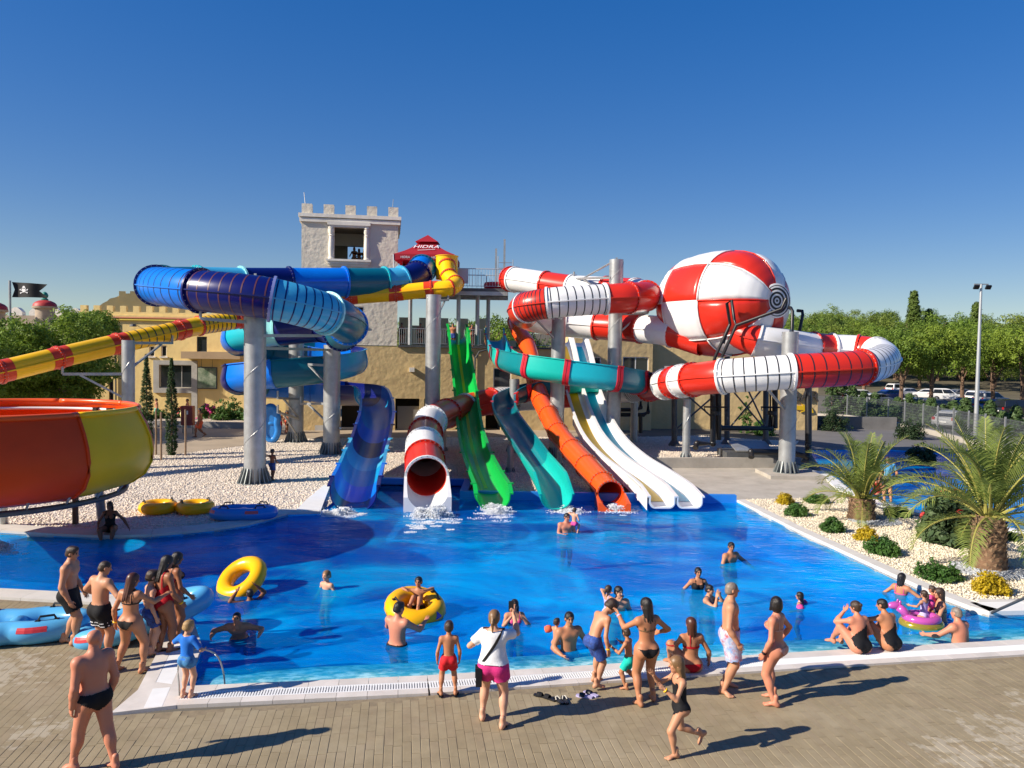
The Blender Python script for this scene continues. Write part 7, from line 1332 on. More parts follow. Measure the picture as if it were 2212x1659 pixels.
# --- in the water
def swimmer(label, x, y, hd, H, wl, **k): return person(label, wat(x, y, H, wl), hd, H, res=k.pop('res', .0115), **k)
FWD = dict(l=(.06, .16, -.20), r=(.06, .16, -.20))
swimmer('bearded man carrying a small child in front of the teal slide exit', 1223, 1150, -78, 1.80, .66, bt='m', sk='red', hair=('crop', 'black'), l=(-.02, .14, -.16), r=(-.03, .15, -.14), head=(10, -6))
q = G(1238, 1150, WZ); person('toddler held in the arms of the bearded man', (q[0] + .02, q[1] - .12, -.22), 60, .95, 'c', 'fair', ('short', 'brown'), [('shorts', 'hotpink', .4)], ph=.5, l=(.03, .16, .03), r=(.03, .1, -.2), L=(-.08, .12, .15), Rr=(.08, .12, .15), res=.013)
swimmer('man wading at right with one arm stretched over the water', 1578, 1213, -62, 1.80, .70, bt='m', sk='tan', hair=('short', 'black'), wear=[('band', 'yellow', 'r')], r=(.02, .16, -.16), l=(.17, .14, -.16), head=(-25, -6))
swimmer('woman in black swimsuit standing chest deep, facing the camera', 1507, 1270, -85, 1.66, .70, bt='f', sk='tan', hair=('bun', 'black'), wear=[('suit', 'black')], r=(.14, .06, -.24), l=(.12, .10, -.22))
swimmer('woman wiping her eyes low in the water beside the black swimsuit', 1530, 1301, -35, 1.64, .75, bt='f', sk='mid', hair=('wet', 'black'), wear=[('suit', 'grey')], l=(-.03, .13, .07), r=(-.03, .14, .06), lp=(.6, .3, -1), rp=(.6, .3, -1), head=(0, -4))
swimmer('young man in the water carrying a girl on his arm', 1334, 1318, -75, 1.78, .70, bt='m', sk='fair', hair=('crop', 'black'), r=(-.02, .14, -.19), l=(.04, .12, -.22), head=(14, -4), wear=[('band', 'lilac', 'l')])
q = G(1312, 1318, WZ); person('girl in lilac swimsuit hugging the young man', (q[0], q[1] - .06, -.62), 35, 1.12, 'c', 'mid', ('pony', 'brown'), [('suit', 'lilac', -.04)], l=(.02, .12, .05), r=(.06, .22, .0), L=(-.08, .10, .12), Rr=(.08, .12, .12), res=.012)
swimmer('dark bearded man near the edge holding a toddler with orange armbands', 1228, 1402, -70, 1.78, .60, bt='m', sk='tan', hair=('crop', 'black'), r=(.02, .14, -.20), l=(.16, .02, -.26), head=(-8, -4), wear=[('shorts', 'lightblue', .6)])
q = G(1203, 1385, WZ); person('toddler with orange armbands held by the dark bearded man', (q[0] - .02, q[1] - .1, -.50), 40, .92, 'c', 'mid', ('short', 'brown'), [('armband', 'coral', 'lr')], l=(.20, .03, -.10), r=(.08, .22, .03), L=(-.07, .06, .1), Rr=(.07, .06, .1), res=.013)
swimmer('woman in the water holding her hands to her mouth', 1111, 1342, -80, 1.66, .72, bt='f', sk='mid', hair=('long', 'black'), wear=[('top', 'hotpink')], l=(-.02, .15, .02), r=(-.03, .15, .04), lp=(.8, .2, -1), rp=(.8, .2, -1), head=(-10, -4))
swimmer('man with tanned back pushing the yellow tube with the child', 858, 1390, 62, 1.80, .56, bt='m', sk='red', hair=('short', 'black'), wear=[('briefs', 'black')], l=(.05, .24, -.10), r=(.06, .26, -.05), lp=(.8, -.3, -.8), rp=(.8, -.3, -.8), head=(-20, -8), fat=.006)
swimmer('pale boy with wet fair hair standing shoulder deep alone', 706, 1272, -120, 1.45, .70, bt='c', sk='fair', hair=('crop', 'fair'), l=(.07, .10, -.24), r=(.07, .10, -.24))
q = G(503, 1392, WZ); person('dark haired swimmer doing breaststroke in the left part of the pool', (q[0], q[1] + .35, WZ - .60), -80, 1.60, 'm', 'tan', ('wet', 'black'), [('briefs', 'black')], lean=48, ph=.34, l=(.16, .12, -.06), r=(.16, .12, -.06), head=(0, 20), L=(-.08, -.45, .05), Rr=(.08, -.45, .05), res=.0115)
q = G(540, 1296, WZ); person('swimmer half hidden under the raised yellow tube', (q[0], q[1], WZ - 1.30), 130, 1.55, 'm', 'brown', ('wet', 'black'), [], l=(.05, .10, .16), r=(.02, .08, .20), lp=(1, .2, 0), rp=(1, .2, 0), lh='f', rh='f', res=.0115)
swimmer('girl with pink armbands floating alone in the middle of the pool', 1728, 1306, 150, 1.10, .74, bt='c', sk='mid', hair=('half', 'black'), wear=[('armband', 'hotpink', 'lr'), ('suit', 'lilac')], l=(.18, .08, -.10), r=(.18, .08, -.10))
swimmer('woman in pink bikini leaning an arm on the right pool edge', 1946, 1283, 42, 1.66, .70, bt='f', sk='tan', hair=('half', 'black'), wear=[('top', 'hotpink')], r=(.18, .16, -.14), l=(.12, .06, -.20), head=(-15, 0))
swimmer('woman in grey bikini beside the pink float, looking left', 2034, 1338, 168, 1.70, .60, bt='f', sk='mid', hair=('long', 'brown'), wear=[('top', 'grey'), ('bikini', 'black')], l=(.06, .22, -.14), r=(.04, .16, -.20), lean=6)
swimmer('child behind the grey bikini woman, mostly hidden', 2004, 1310, 190, 1.25, .78, bt='c', sk='tan', hair=('short', 'black'), l=(.08, .15, -.14), r=(.08, .15, -.14))
swimmer('man with reddened back crouching at the pool edge far right', 2078, 1388, 118, 1.78, .62, bt='m', sk='red', hair=('buzz', 'grey'), l=(.10, .24, -.14), r=(.06, .18, -.2), fat=.016, lean=14)
q = G(1992, 1345, WZ); person('small girl in lilac top riding the pink float', (q[0], q[1] - .05, -.30), 120, 1.02, 'c', 'mid', ('pony', 'brown'), [('suit', 'lilac', -.03), ('armband', 'hotpink', 'r')], l=(.16, .14, -.08), r=(.12, .12, -.10), ph=.42, L=(-.12, .25, .0), Rr=(.12, .25, 0), res=.013)
q = G(2010, 1335, WZ); person('second small child behind the girl on the pink float', (q[0] + .05, q[1] + .05, -.30), 130, 1.0, 'c', 'tan', ('short', 'brown'), [('rash', 'hotpink', .5)], ph=.42, L=(-.12, .25, 0), Rr=(.12, .25, 0), res=.013)
# --- further away
q = G(238, 1150, .06); person('woman in dark swimsuit sitting on the far kerb in the shade', (q[0], q[1], .06), -78, 1.66, 'f', 'brown', ('half', 'black'), [('suit', 'black')], ph=.08, L=(-.08, .26, -.18), Rr=(.06, .27, -.18), l=(.20, .02, -.24), r=(.06, .14, -.20), lkp=(-.3, 1, .4), rkp=(.3, 1, .4), res=.0125)
person('boy in dark shorts leaning against the nearest silver pillar', G(588, 1037, .03), 70, 1.30, 'c', 'brown', ('short', 'black'), [('shorts', 'navy', .75)], l=(.20, .06, .02), r=(.03, .12, -.22), L=(-.06, .06, 0), Rr=(.08, -.08, 0), res=.013)
person('man in coral shorts walking on the tan path by the planter', G(432, 944), 190, 1.84, 'm', 'dark', ('short', 'black'), [('shorts', 'coral', .85)], L=(-.05, .14, 0), Rr=(.05, -.14, .02, 0, .02, -25), ph=.505, res=.013)
for x, hd, sk_, col, lab, sf in ((604, 100, 'tan', 'red', 'boy in red shorts waiting by the blue tube behind the pillars', .86), (622, 200, 'dark', 'black', 'dark child in black shorts beside the boy in red', .86), (614, 60, 'mid', 'coral', 'third child behind the boy in red shorts', .84)):
    q = G(x, 936, 0); person(lab, (q[0], q[1] + (.5 if x == 614 else 0), 0), hd, 1.75 * sf, 'c', sk_, ('short', 'black'), [('shorts', col, .7)], res=.014)
person('man in bright blue shirt standing at the small pool, back turned', G(1917, 1084, .07), 84, 1.72, 'm', 'mid', ('short', 'brown'), [('rash', 'lightblue', .7), ('shorts', 'grey', .6)], L=(-.07, 0, 0), Rr=(.07, 0, 0), r=(.08, .02, -.29), head=(0, -25), lean=10, fat=.012, res=.0125)
q = G(1893, 1070, .07); person('sunburnt woman sitting on the small pool edge beside the blue shirt', (q[0], q[1], .07), 20, 1.6, 'f', 'red', ('half', 'black'), [('suit', 'crimson')], ph=.08, lean=20, L=(-.08, .35, 0), Rr=(.06, .38, -.05), l=(.06, .14, -.2), r=(.1, .0, -.24), res=.0135)
for x, hd, lab in ((760, -95, 'dark haired woman looking out of the tower window, left of three'), (771, -88, 'middle person looking out of the tower window'), (783, -80, 'person at the right edge of the tower window')):
    a_, z_ = TW.p(x, 556); q = TW.w(a_, 3.4, 0); person(lab, (q[0], q[1], 11.3), hd, 1.74 if x == 760 else 1.64, 'f', 'tan', ('half', 'black'), [('top', 'black')], l=(.06, .12, -.2), r=(.06, .12, -.2), res=.015)
q = D(872, 590, 51); person('person waiting under the red canopy at left', (q[0], q[1], zpf), 20, 1.75, 'm', 'brown', ('short', 'black'), [('shorts', 'navy', .7)], res=.015); q = D(928, 590, 51); person('person behind the blue tube entrance under the canopy', (q[0], q[1], zpf), 190, 1.7, 'm', 'brown', ('short', 'black'), [('shorts', 'black', .7)], res=.015)
for x, hd, bt_, lab, wr_ in ((909, -90, 'm', 'man leaning on the terrace railing left of the pillar', [('shorts', 'black', .7)]), (1022, -60, 'f', 'slim person in bikini on the terrace beside the teal slide', [('bikini', 'black'), ('top', 'black')]), (1056, 170, 'm', 'man in black shorts queueing at the teal slide top', [('shorts', 'black', .7)]), (868, -70, 'f', 'woman at the tower corner on the terrace', [('suit', 'black')]), (979, -90, 'm', 'person sitting at the green slide start', [('shorts', 'navy', .6)])):
    a_ = TW.p(x, 735)[0]; q = TW.w(a_, 1.0 if x != 979 else .4, 0); person(lab, (q[0], q[1], zTer), hd, 1.72, bt_, 'tan', ('short', 'black'), wr_, res=.015)
for x, Y, lab, sk_ in ((405, 57, 'person in yellow shorts by the bay window', 'tan'), (338, 57, 'shirtless person between the two cypresses', 'mid')): q = D(x, 800, Y); person(lab, (q[0], Y, 0), 200, 1.75, 'm', sk_, ('short', 'brown'), [('shorts', 'teal' if x == 338 else 'coral', .7)], res=.015)
# ================================================================== tubes and small things
tubey = plastic('yellow_vinyl', (.92, .46, .003)); tubeb = plastic('blue_vinyl', (.03, .22, .62)); tubel = plastic('light_blue_vinyl', (.10, .40, .70)); redpr = mat('red_print', (.60, .04, .05), rough=.4); bluepr = mat('blue_print', (.03, .05, .45), rough=.4)
def torus(R0, r, nu=36, nv=14, sq=1.0, wob=.015):
    V = []; F = []
    for i in range(nu):
        a = 6.2832 * i / nu
        for j in range(nv):
            b = 6.2832 * j / nv; rr = R0 + r * math.cos(b); k = 1 + wob * math.cos(a * 12); V.append((rr * math.cos(a), rr * math.sin(a), r * sq * math.sin(b) * k))
    for i in range(nu):
        for j in range(nv): F.append((i * nv + j, ((i + 1) % nu) * nv + j, ((i + 1) % nu) * nv + (j + 1) % nv, i * nv + (j + 1) % nv))
    return np.array(V), F
def ring_tube(label, pos, R0, r, m_, tilt=None, group=None, handles=2, floor=False, name='swim_ring', print_=None, seams=True):
    t = thing(name, label, 'swim ring', pos, group); A = np.eye(3) if tilt is None else tilt; V, F = torus(R0, r); o = obj('ring', V @ A.T + pos, F, m_, t, smooth=True)
    if floor: mb = MB(); mb.lathe((0, 0, -r * .55), [(R0 - r * .6, 0), (0, 0)], 24); mb.v = [v @ A.T + pos for v in mb.v]; mb.build('floor_sheet', m_, t)
    for k in range(handles):
        a = .6 + k * math.pi / max(1, handles / 2) if handles else 0; c = np.array([math.cos(a), math.sin(a), 0]); tt = np.array([-c[1], c[0], 0]); z = np.array([0, 0, 1.0]); P = [c * R0 - tt * .14 + z * (r * .96), c * R0 - tt * .10 + z * (r + .07), c * R0 + tt * .10 + z * (r + .07), c * R0 + tt * .14 + z * (r * .96)]; mb = MB(); mb.pipe(P, .02, 6); mb.box(c * R0 - tt * .14 + z * r * .97, (.07, .07, .02), rz=a); mb.box(c * R0 + tt * .14 + z * r * .97, (.07, .07, .02), rz=a); mb.v = [v @ A.T + pos for v in mb.v]; mb.build('handle', black, t)
    if seams:
        mb = MB()
        for k in range(22):
            a = 6.283 * k / 22
            for s in (1,): P = [np.array([(R0 + r * math.cos(b) * 1.006) * math.cos(a), (R0 + r * math.cos(b) * 1.006) * math.sin(a), s * r * math.sin(b) * 1.006]) for b in np.linspace(-.55, .05, 5)]; mb.pipe(P, .006, 4)
        mb.v = [v @ A.T + pos for v in mb.v]; mb.build('seam_creases', m_, t)
    if print_:
        a, m2 = print_; mb = MB(); pr = lambda u, v: np.array([(R0 + r * math.cos(v) * 1.008) * math.cos(u), (R0 + r * math.cos(v) * 1.008) * math.sin(u), r * math.sin(v) * 1.008]) @ A.T + pos; g4 = [[pr(a + .16 * (x - .5) * 2 * (1 - y * .98), .25 + .75 * y) for x in np.linspace(0, 1, 5)] for y in np.linspace(0, 1, 6)]; Vv = [p for row in g4 for p in row]; mb.add(Vv, [(i * 5 + j, i * 5 + j + 1, i * 5 + j + 6, i * 5 + j + 5) for i in range(5) for j in range(4)]); mb.build('printed_triangle', m2, t)
    return t
p = D(522, 1251, G(522, 1262)[1] - .2)
z1 = nrmz([-.365, -.58, .81]); x1 = nrmz(np.cross([.25, .3, 1], z1)); x1 = nrmz(np.array([.80, .35, .52]) - z1 * (np.array([.80, .35, .52]) @ z1)); ring_tube('yellow swim ring lifted and tilted over the swimmer', p, .42, .185, tubey, np.stack([x1, np.cross(z1, x1), z1], 1), handles=0)
p = G(897, 1322, .0); p[2] = .10; ring_tube('yellow double handled tube carrying a child in the pool', p, .44, .20, tubey, rot('y', 8) @ rot('x', 14), handles=2, floor=True, print_=(-.55, bluepr))
q = p; person('child sitting inside the yellow tube in the middle of the pool', (q[0] + .06, q[1] + .05, -.06), -100, 1.28, 'c', 'tan', ('crop', 'black'), [('shorts', 'black', .5)], ph=.12, L=(-.08, .30, .14), Rr=(.08, .30, .14), l=(.05, .14, .06), r=(.05, .16, .04), lkp=(0, .3, 1), rkp=(0, .3, 1), res=.012)
for x, lab in ((342, 'left of two yellow rings lying on the gravel'), (422, 'right of two yellow rings lying on the gravel')): p = G(x, 1096, .18); p[2] = .20; ring_tube(lab, p, .42, .19, tubey, group='yellow rings on the gravel', handles=2)
def double_tube(label, pos, ang, m_, L_=.62, R0=.42, r=.22, tilt=0.0, name='double_swim_tube', pr_=redpr):
    t = thing(name, label, 'swim tube', pos); A = rot('z', ang) @ rot('y', tilt); n_ = 64; V = []; F = []; nv = 14; P = []
    for i in range(n_):                                                       # waisted figure-eight outline
        a = 6.2832 * i / n_; x = math.cos(a) * (L_ + R0) * .98; w = R0 * (1.0 - .22 * math.exp(-(x / .22) ** 2)); y = math.sin(a) * w * 1.05; P.append((x, y, 0))
    P = np.array(P); T = np.roll(P, -1, 0) - np.roll(P, 1, 0); T /= np.linalg.norm(T, axis=1, keepdims=True); N_ = np.stack([T[:, 1], -T[:, 0], 0 * T[:, 0]], 1)
    for i in range(n_):
        for j in range(nv): b = 6.2832 * j / nv; V.append(P[i] + N_[i] * r * math.cos(b) + np.array([0, 0, r * math.sin(b)]))
        for j in range(nv): F.append((i * nv + j, ((i + 1) % n_) * nv + j, ((i + 1) % n_) * nv + (j + 1) % nv, i * nv + (j + 1) % nv))
    obj('ring', np.array(V) @ A.T + pos, F, m_, t, smooth=True); mb = MB(); mb.ell((0, 0, 0), (.17, R0 * .85, r * .85), 14, 9); mb.v = [v @ A.T + pos for v in mb.v]; mb.build('cross_tube', m_, t, smooth=True)
    mb = MB(); mb.prism([tuple(q[:2] * .85) for q in P], -r * .6, -r * .55); mb.v = [v @ A.T + pos for v in mb.v]; mb.build('floor_sheet', m_, t)
    for sx in (-.62, .62):
        for sy in (-1, 1):
            i = int(np.argmin(np.linalg.norm(P[:, :2] - np.array([sx, sy * .42]), axis=1))); c = P[i]; tt = T[i]; z = np.array([0, 0, 1.0]); mb = MB(); mb.pipe([c - tt * .15 + z * r * .95, c - tt * .11 + z * (r + .07), c + tt * .11 + z * (r + .07), c + tt * .15 + z * r * .95], .022, 6); mb.box(c - tt * .15 + z * r * .97, (.08, .08, .02)); mb.box(c + tt * .15 + z * r * .97, (.08, .08, .02)); mb.v = [v @ A.T + pos for v in mb.v]; mb.build('handle', black, t)
    for i0 in (52, 36):
        mb = MB(); Vv = []
        for i in range(i0 - 2, i0 + 3):
            for b in (.25, .5, .75): ii = i % n_; Vv.append((P[ii] + N_[ii] * r * 1.006 * math.cos(b) + np.array([0, 0, r * 1.006 * math.sin(b)])) @ A.T + pos)
        mb.add(Vv, [(k * 3 + j, k * 3 + 3 + j, k * 3 + 4 + j, k * 3 + 1 + j) for k in range(4) for j in range(2)]); mb.build('red_print', pr_, t)
    return t
p = deckp(38, 1377); p[2] += .21; double_tube('big light blue double tube lying on the deck at left', p, 14, tubel, L_=.70, R0=.42, r=.21)
p = deckp(315, 1372); p[2] += .34; double_tube('light blue double tube carried behind the standing group', p, 28, tubel, L_=.66, R0=.40, r=.20, tilt=-14)
p = G(527, 1108, .2); p[2] = .22; double_tube('blue double tube on the gravel beside the pool kerb', p, 8, tubeb, L_=.50, R0=.38, r=.20, pr_=mat('red_white_print', (.70, .10, .10), rough=.4))
q = D(586, 910, 45); double_tube('blue double tube held upright behind the silver pillar', (q[0], q[1], 1.15), 90, tubeb, L_=.62, R0=.40, r=.2, tilt=82)
# pink float
p = G(1990, 1350, WZ); FS = .72; fl2 = thing('pink_float', 'shiny pink and gold inflatable float with two small children', 'swim float', p); V, F = torus(.27, .10); V[:, 0] *= 1.2; gold = mat('gold_foil', (.55, .42, .06), rough=.15, metal=.6); pinkv = mat('pink_foil', (.60, .10, .42), rough=.15, coat=.5, metal=.2)
obj('ring', V + p + [0, 0, .03], F, gold, fl2, smooth=True); V, F = torus(.25, .085); V[:, 0] *= 1.15; obj('upper_ring', V + p + [0, 0, .15], F, pinkv, fl2, smooth=True); mb = MB(); mb.pipe([p + [-.28, 0, .15], p + [-.36, .05, .28], p + [-.44, .1, .34]], .085, 10); mb.ell(p + [-.50, .12, .36], (.15, .085, .08), 12, 8); mb.ell(p + [-.42, .16, .44], (.03, .02, .05), 6, 5); mb.ell(p + [-.42, .06, .44], (.03, .02, .05), 6, 5); mb.build('animal_head', pinkv, fl2, smooth=True)
# sandals
def sandal_pair(label, spots, m1, m2, kind):
    x0, y0 = spots[0][:2]; t = thing('pair_of_sandals', label, 'sandals', deckp(x0, y0))
    for x, y, a in spots:
        c = deckp(x, y); A = rot('z', a); sole = [(-.035, -.125), (0, -.14), (.035, -.125), (.036, -.03), (.046, .06), (.03, .125), (-.02, .132), (-.044, .08), (-.036, -.02)]; mb = MB(); mb.prism(sole, .001, .028); mb.v = [v @ A.T + c for v in mb.v]; s = mb.build('sandal', m1, t)
        mb = MB()
        if kind: mb.lathe((0, .03, .02), [(.046, -.04), (.052, 0), (.046, .045)], 10, a0=0, a1=math.pi, axis=np.array([[1, 0, 0], [0, 0, 1], [0, 1, 0]]).T)
        else: mb.pipe([(-.038, 0, .03), (-.02, .05, .06), (0, .09, .035), (.02, .05, .06), (.038, 0, .03)], .010, 6)
        mb.v = [v @ A.T + c for v in mb.v]; mb.build('strap', m2, s)
sandal_pair('pair of black sandals, left one on the deck', [(1170, 1505, 70), (1186, 1510, 50)], black, CL['black'], 1); sandal_pair('pair of black flip flops with pale straps on the deck', [(1206, 1515, 30), (1220, 1514, 12)], black, mat('cream_strap', (.5, .47, .4), rough=.6), 0); sandal_pair('pair of lilac slides with black straps on the deck', [(1262, 1506, 75), (1276, 1501, 50)], mat('lilac_foam', (.42, .38, .60), rough=.7), black, 1)
# handrails
mb = MB(); p = copp(388, 1502); q = [p, p + [0, 0, .55], p + [.12, .14, .66], p + [.38, .42, .50], p + [.48, .55, .10], p + [.48, .55, -.9]]; mb.pipe(np.vstack(catmull(np.array(q), 4)), .015, 8); tag(mb.build('pool_handrail', steel, smooth=True), 'curved steel handrail at the pool corner by the blond boy', 'handrail')
mb = MB(); mb.pipe([D(2110, 1338, 16.6), D(2235, 1282, 15.2), D(2300, 1260, 14.4)], .03, 8); mb.bar(D(2112, 1338, 16.6), D(2112, 1345, 16.6) - [0, 0, .5], .03, 8); tag(mb.build('dark_handrail', steel_d, smooth=True), 'dark sloping handrail cut by the right picture edge', 'handrail')
# red cabinet, bin, planter
c = D(406, 925, 49.5); cab = thing('red_cabinet', 'dark red metal cabinet with a white label by the path', 'cabinet', (c[0], c[1], 0)); MB().box((c[0], c[1], 1.15), (.75, .4, 1.25)).build('body', mat('dark_red_paint', (.20, .018, .018), rough=.5, var=(2, .15)), cab); MB().box((c[0], c[1] - .215, 1.35), (.2, .02, .24)).build('label_plate', pvc, cab)
for s in (-.32, .32): MB().bar((c[0] + s, c[1], 0), (c[0] + s, c[1], .53), .03, 6).build('leg', steel_d, cab)
c = G(398, 915); bag = thing('litter_bag', 'white and yellow litter bag hanging on a stand by the path', 'litter bag', (c[0], c[1], 0)); MB().lathe((c[0], c[1], .35), [(.02, 0), (.25, .12), (.3, .4), (.2, .62), (.24, .7)], 12).build('bag', mat('yellow_white_bag', (.65, .62, .55), rough=.6, var=(3, .3), col2=(.62, .48, .03)), bag, smooth=True); MB().bar((c[0] + .3, c[1], 0), (c[0] + .3, c[1], 1.1), .03, 6).build('stand', steel_d, bag)
a, b = G(275, 921), G(534, 926); mb = MB(); quad_prism(mb, a[:2], b[:2], -.28, 0, -.05, .42); pl = mb.build('planter_wall', mat('grey_planter', (.30, .29, .28), rough=.85, var=(1, .12))); tag(pl, 'low grey planter wall in front of the flowering bushes', 'planter')
a2, b2 = G(534, 926), G(700, 930); mb = MB(); quad_prism(mb, a2[:2], b2[:2], -.25, 0, -.05, .35); tag(mb.build('planter_wall', MT['grey_planter']), 'low grey wall running behind the silver pillars', 'wall')
for i, (x0, x1) in enumerate(((286, 520),)): mb = MB(); P = g2([(x0, 918), (x1, 922)]); (ax_, ay_), (bx_, by_) = P; mb.prism([(ax_, ay_ + .3), (bx_, by_ + .3), (bx_, by_ + 3.5), (ax_, ay_ + 3.5)], -.05, .3); tag(mb.build('planter_soil', gravel_mat('soil_gravel', (.4, .33, .26), (.6, .52, .42), 10)), kind='structure')
# fence, lamp, cars
fence = thing('mesh_fence', 'grey wire mesh fence with steel posts on a low concrete base', 'fence', (31, 58, 0)); wire = mat('fence_wire', (.20, .21, .215), rough=.5, metal=.4); Fp = [np.array(p) for p in ((19.5, 76), (25.5, 73.5), (30.6, 70), (31.4, 64), (31.0, 57.8), (30.3, 52.6), (29.4, 47.6), (28.6, 42.5), (27.9, 37.5))]
for a, b in zip(Fp[:-1], Fp[1:]):
    Ln = np.linalg.norm(b - a); k = max(1, round(Ln / 2.6)); t_ = (b - a) / Ln; mb = MB(); quad_prism(mb, a, b, -.15, .15, -.1, .35); mb.build('concrete_base', conc, fence)
    for i in range(k):
        p, q = a + (b - a) * i / k, a + (b - a) * (i + 1) / k; MB().box((*p, 1.25), (.09, .09, 1.85), rz=math.atan2(t_[1], t_[0])).build('post', steel, fence); mb = MB()
        for z in np.arange(.42, 2.1, .20): mb.bar((*p, z), (*q, z), .010, 3, cap=False)
        L2 = np.linalg.norm(q - p)
        for s in np.arange(.06, L2, .06): c = p + t_ * s; mb.bar((*c, .38), (*c, 2.08), .006, 3, cap=False)
        mb.build('mesh_panel', wire, fence)
lp_ = G(2107, 945); a_, b_ = np.array([18.8, 60.5]), np.array([30.0, 60.0]); mb = MB(); quad_prism(mb, a_, b_, 0, .3, -.05, .95); tag(mb.build('terrace_low_wall', mat('grey_wall_concrete', (.17, .165, .16), rough=.9, var=(1, .2))), 'low grey concrete wall closing the terrace in front of the fence', 'wall')
lamp = thing('flood_light_mast', 'tall slim light mast with two flood lights at right', 'light mast', (lp_[0], lp_[1], 0)); zt = D(2120, 614, lp_[1])[2]; MB().bar((lp_[0], lp_[1], 0), (lp_[0], lp_[1], zt), .16, 12, .08).build('pole', mat('pale_pole', (.52, .54, .55), rough=.4, metal=.5), lamp, smooth=40); MB().box((lp_[0], lp_[1], zt), (1.0, .08, .08)).build('cross_arm', steel, lamp)
for s in (-.42, .42): mb = MB(); mb.box((lp_[0] + s, lp_[1] - .15, zt - .22), (.36, .12, .30), rot=[[1, 0, 0], [0, .8, -.6], [0, .6, .8]]); mb.bar((lp_[0] + s, lp_[1], zt), (lp_[0] + s, lp_[1] - .1, zt - .15), .03, 5); mb.build('flood_light', black, lamp)
p_ = D(1140 / 1.0 + 920, 690, 150); 
tyre = mat('tyre', (.015, .015, .015), rough=.85); carglass = mat('car_glass', (.015, .018, .022), rough=.04, spec=.8); taill = mat('tail_light', (.35, .01, .01), rough=.25); rimm = mat('alloy_rim', (.45, .45, .46), rough=.3, metal=.7)
def make_car(kind):
    """built at the origin, nose to +x"""
    t = thing('parked_car', 'car', 'car', (0, 0, 0)); hgt = 1.68 if kind == 'suv' else 1.48; L_ = 4.35; 
    low = [(-2.17, .38), (-2.2, .62), (-2.16, .88), (-2.08, .98), (.95, 1.0), (1.7, .90), (2.1, .74), (2.18, .55), (2.12, .32), (1.8, .26), (-1.9, .26)]
    cab = [(-2.06, .98), (-1.86, hgt - .12), (-1.55, hgt), (-.2, hgt + .02), (.25, hgt - .06), (1.05, .99)] if kind == 'suv' else [(-1.95, .97), (-1.35, hgt - .08), (-.9, hgt), (-.1, hgt), (.3, hgt - .07), (1.15, .98)]
    def extr(P, w0, w1, nm, m_, zs=None, parent=t):
        n_ = len(P); V = []; 
        for s in (-1, 1): V += [(x, s * (w0 if zs is None or z < zs else w1), z) for x, z in P]
        F = [tuple(range(n_)), tuple(range(2 * n_ - 1, n_ - 1, -1))] + [((i + 1) % n_, i, n_ + i, n_ + (i + 1) % n_) for i in range(n_)]; o = obj(nm, V, F, m_, parent); md = o.modifiers.new('b', 'BEVEL'); md.width = .06; md.segments = 2; md.limit_method = 'ANGLE'; return o
    body = extr(low, .88, .88, 'body', None); cabo = extr(cab, .84, .66, 'cabin', None, 1.1)
    wn_ = []; c0, c1, c2, c3, c4, c5 = cab
    sw = [(c0[0] + .28, 1.03), (c1[0] + .22, c1[1] - .05), (c3[0] + .05, c3[1] - .10), (c4[0] - .02, c4[1] - .09), (c5[0] - .22, 1.03)]
    for s in (-1, 1):
        for q0, q1 in ((0, .46), (.50, 1.0)):
            x_lo, x_hi = sw[0][0], sw[-1][0]; xa_, xb_ = x_lo + (x_hi - x_lo) * q0, x_lo + (x_hi - x_lo) * q1; tx0, tx1 = sw[1][0], sw[3][0]; ta, tb = tx0 + (tx1 - tx0) * q0, tx0 + (tx1 - tx0) * q1; yl = lambda z: s * (.84 + (.66 - .84) * (z - .98) / (hgt - .98) + .012); V = [(xa_, yl(1.05), 1.05), (xb_, yl(1.05), 1.05), (tb, yl(hgt - .12), hgt - .12), (ta, yl(hgt - .12), hgt - .12)]; V2 = [(x, y - s * .03, z) for x, y, z in V]; F = [(0, 1, 2, 3), (7, 6, 5, 4), (0, 4, 5, 1), (1, 5, 6, 2), (2, 6, 7, 3), (3, 7, 4, 0)]; obj('side_window', V + V2, F, carglass, t)
    for (xa_, za_), (xb_, zb2), nm, o_ in ((c5, c4, 'windscreen', .02), (c0, c1, 'rear_window', -.02)): V = [(xa_ * .98 + o_ + xb_ * .02, -.72, za_ + .07), (xa_ * .98 + o_ + xb_ * .02, .72, za_ + .07), (xb_ + o_, .58, zb2 - .05), (xb_ + o_, -.58, zb2 - .05)]; V2 = [(x - o_ * 1.5, y, z - .01) for x, y, z in V]; obj(nm, V + V2, [(0, 1, 2, 3), (7, 6, 5, 4), (0, 4, 5, 1), (1, 5, 6, 2), (2, 6, 7, 3), (3, 7, 4, 0)], carglass, t)
    for x in (-1.35, 1.35):
        for s in (-1, 1): mb = MB(); mb.lathe((x, s * .80, .33), [(.20, -.10), (.33, -.09), (.34, 0), (.33, .09), (.20, .10)], 18, axis=np.array([[1, 0, 0], [0, 0, 1], [0, 1, 0]]).T); w_ = mb.build('wheel', tyre, t, smooth=40); mb = MB(); mb.lathe((x, s * .80, .33), [(.21, -.095 * 1), (.05, -.105), (.05, .105), (.21, .095)], 12, axis=np.array([[1, 0, 0], [0, 0, 1], [0, 1, 0]]).T); mb.build('rim', rimm, w_)
    for s in (-1, 1): MB().box((-2.17, s * .72, .86), (.06, .22, .22)).build('tail_light', taill, t); MB().box((2.06, s * .66, .70), (.14, .30, .12)).build('headlight', pvc, t)
    MB().box((-2.20, 0, .60), (.02, .5, .11)).build('number_plate', pvc, t); return t
CARM = {k: mat('car_paint_' + k, c, rough=.25, coat=.8, spec=.5) for k, c in {'white': (.74, .74, .73), 'silver': (.40, .41, .42), 'blue': (.02, .05, .22), 'grey': (.12, .125, .13), 'black': (.015, .015, .018)}.items()}
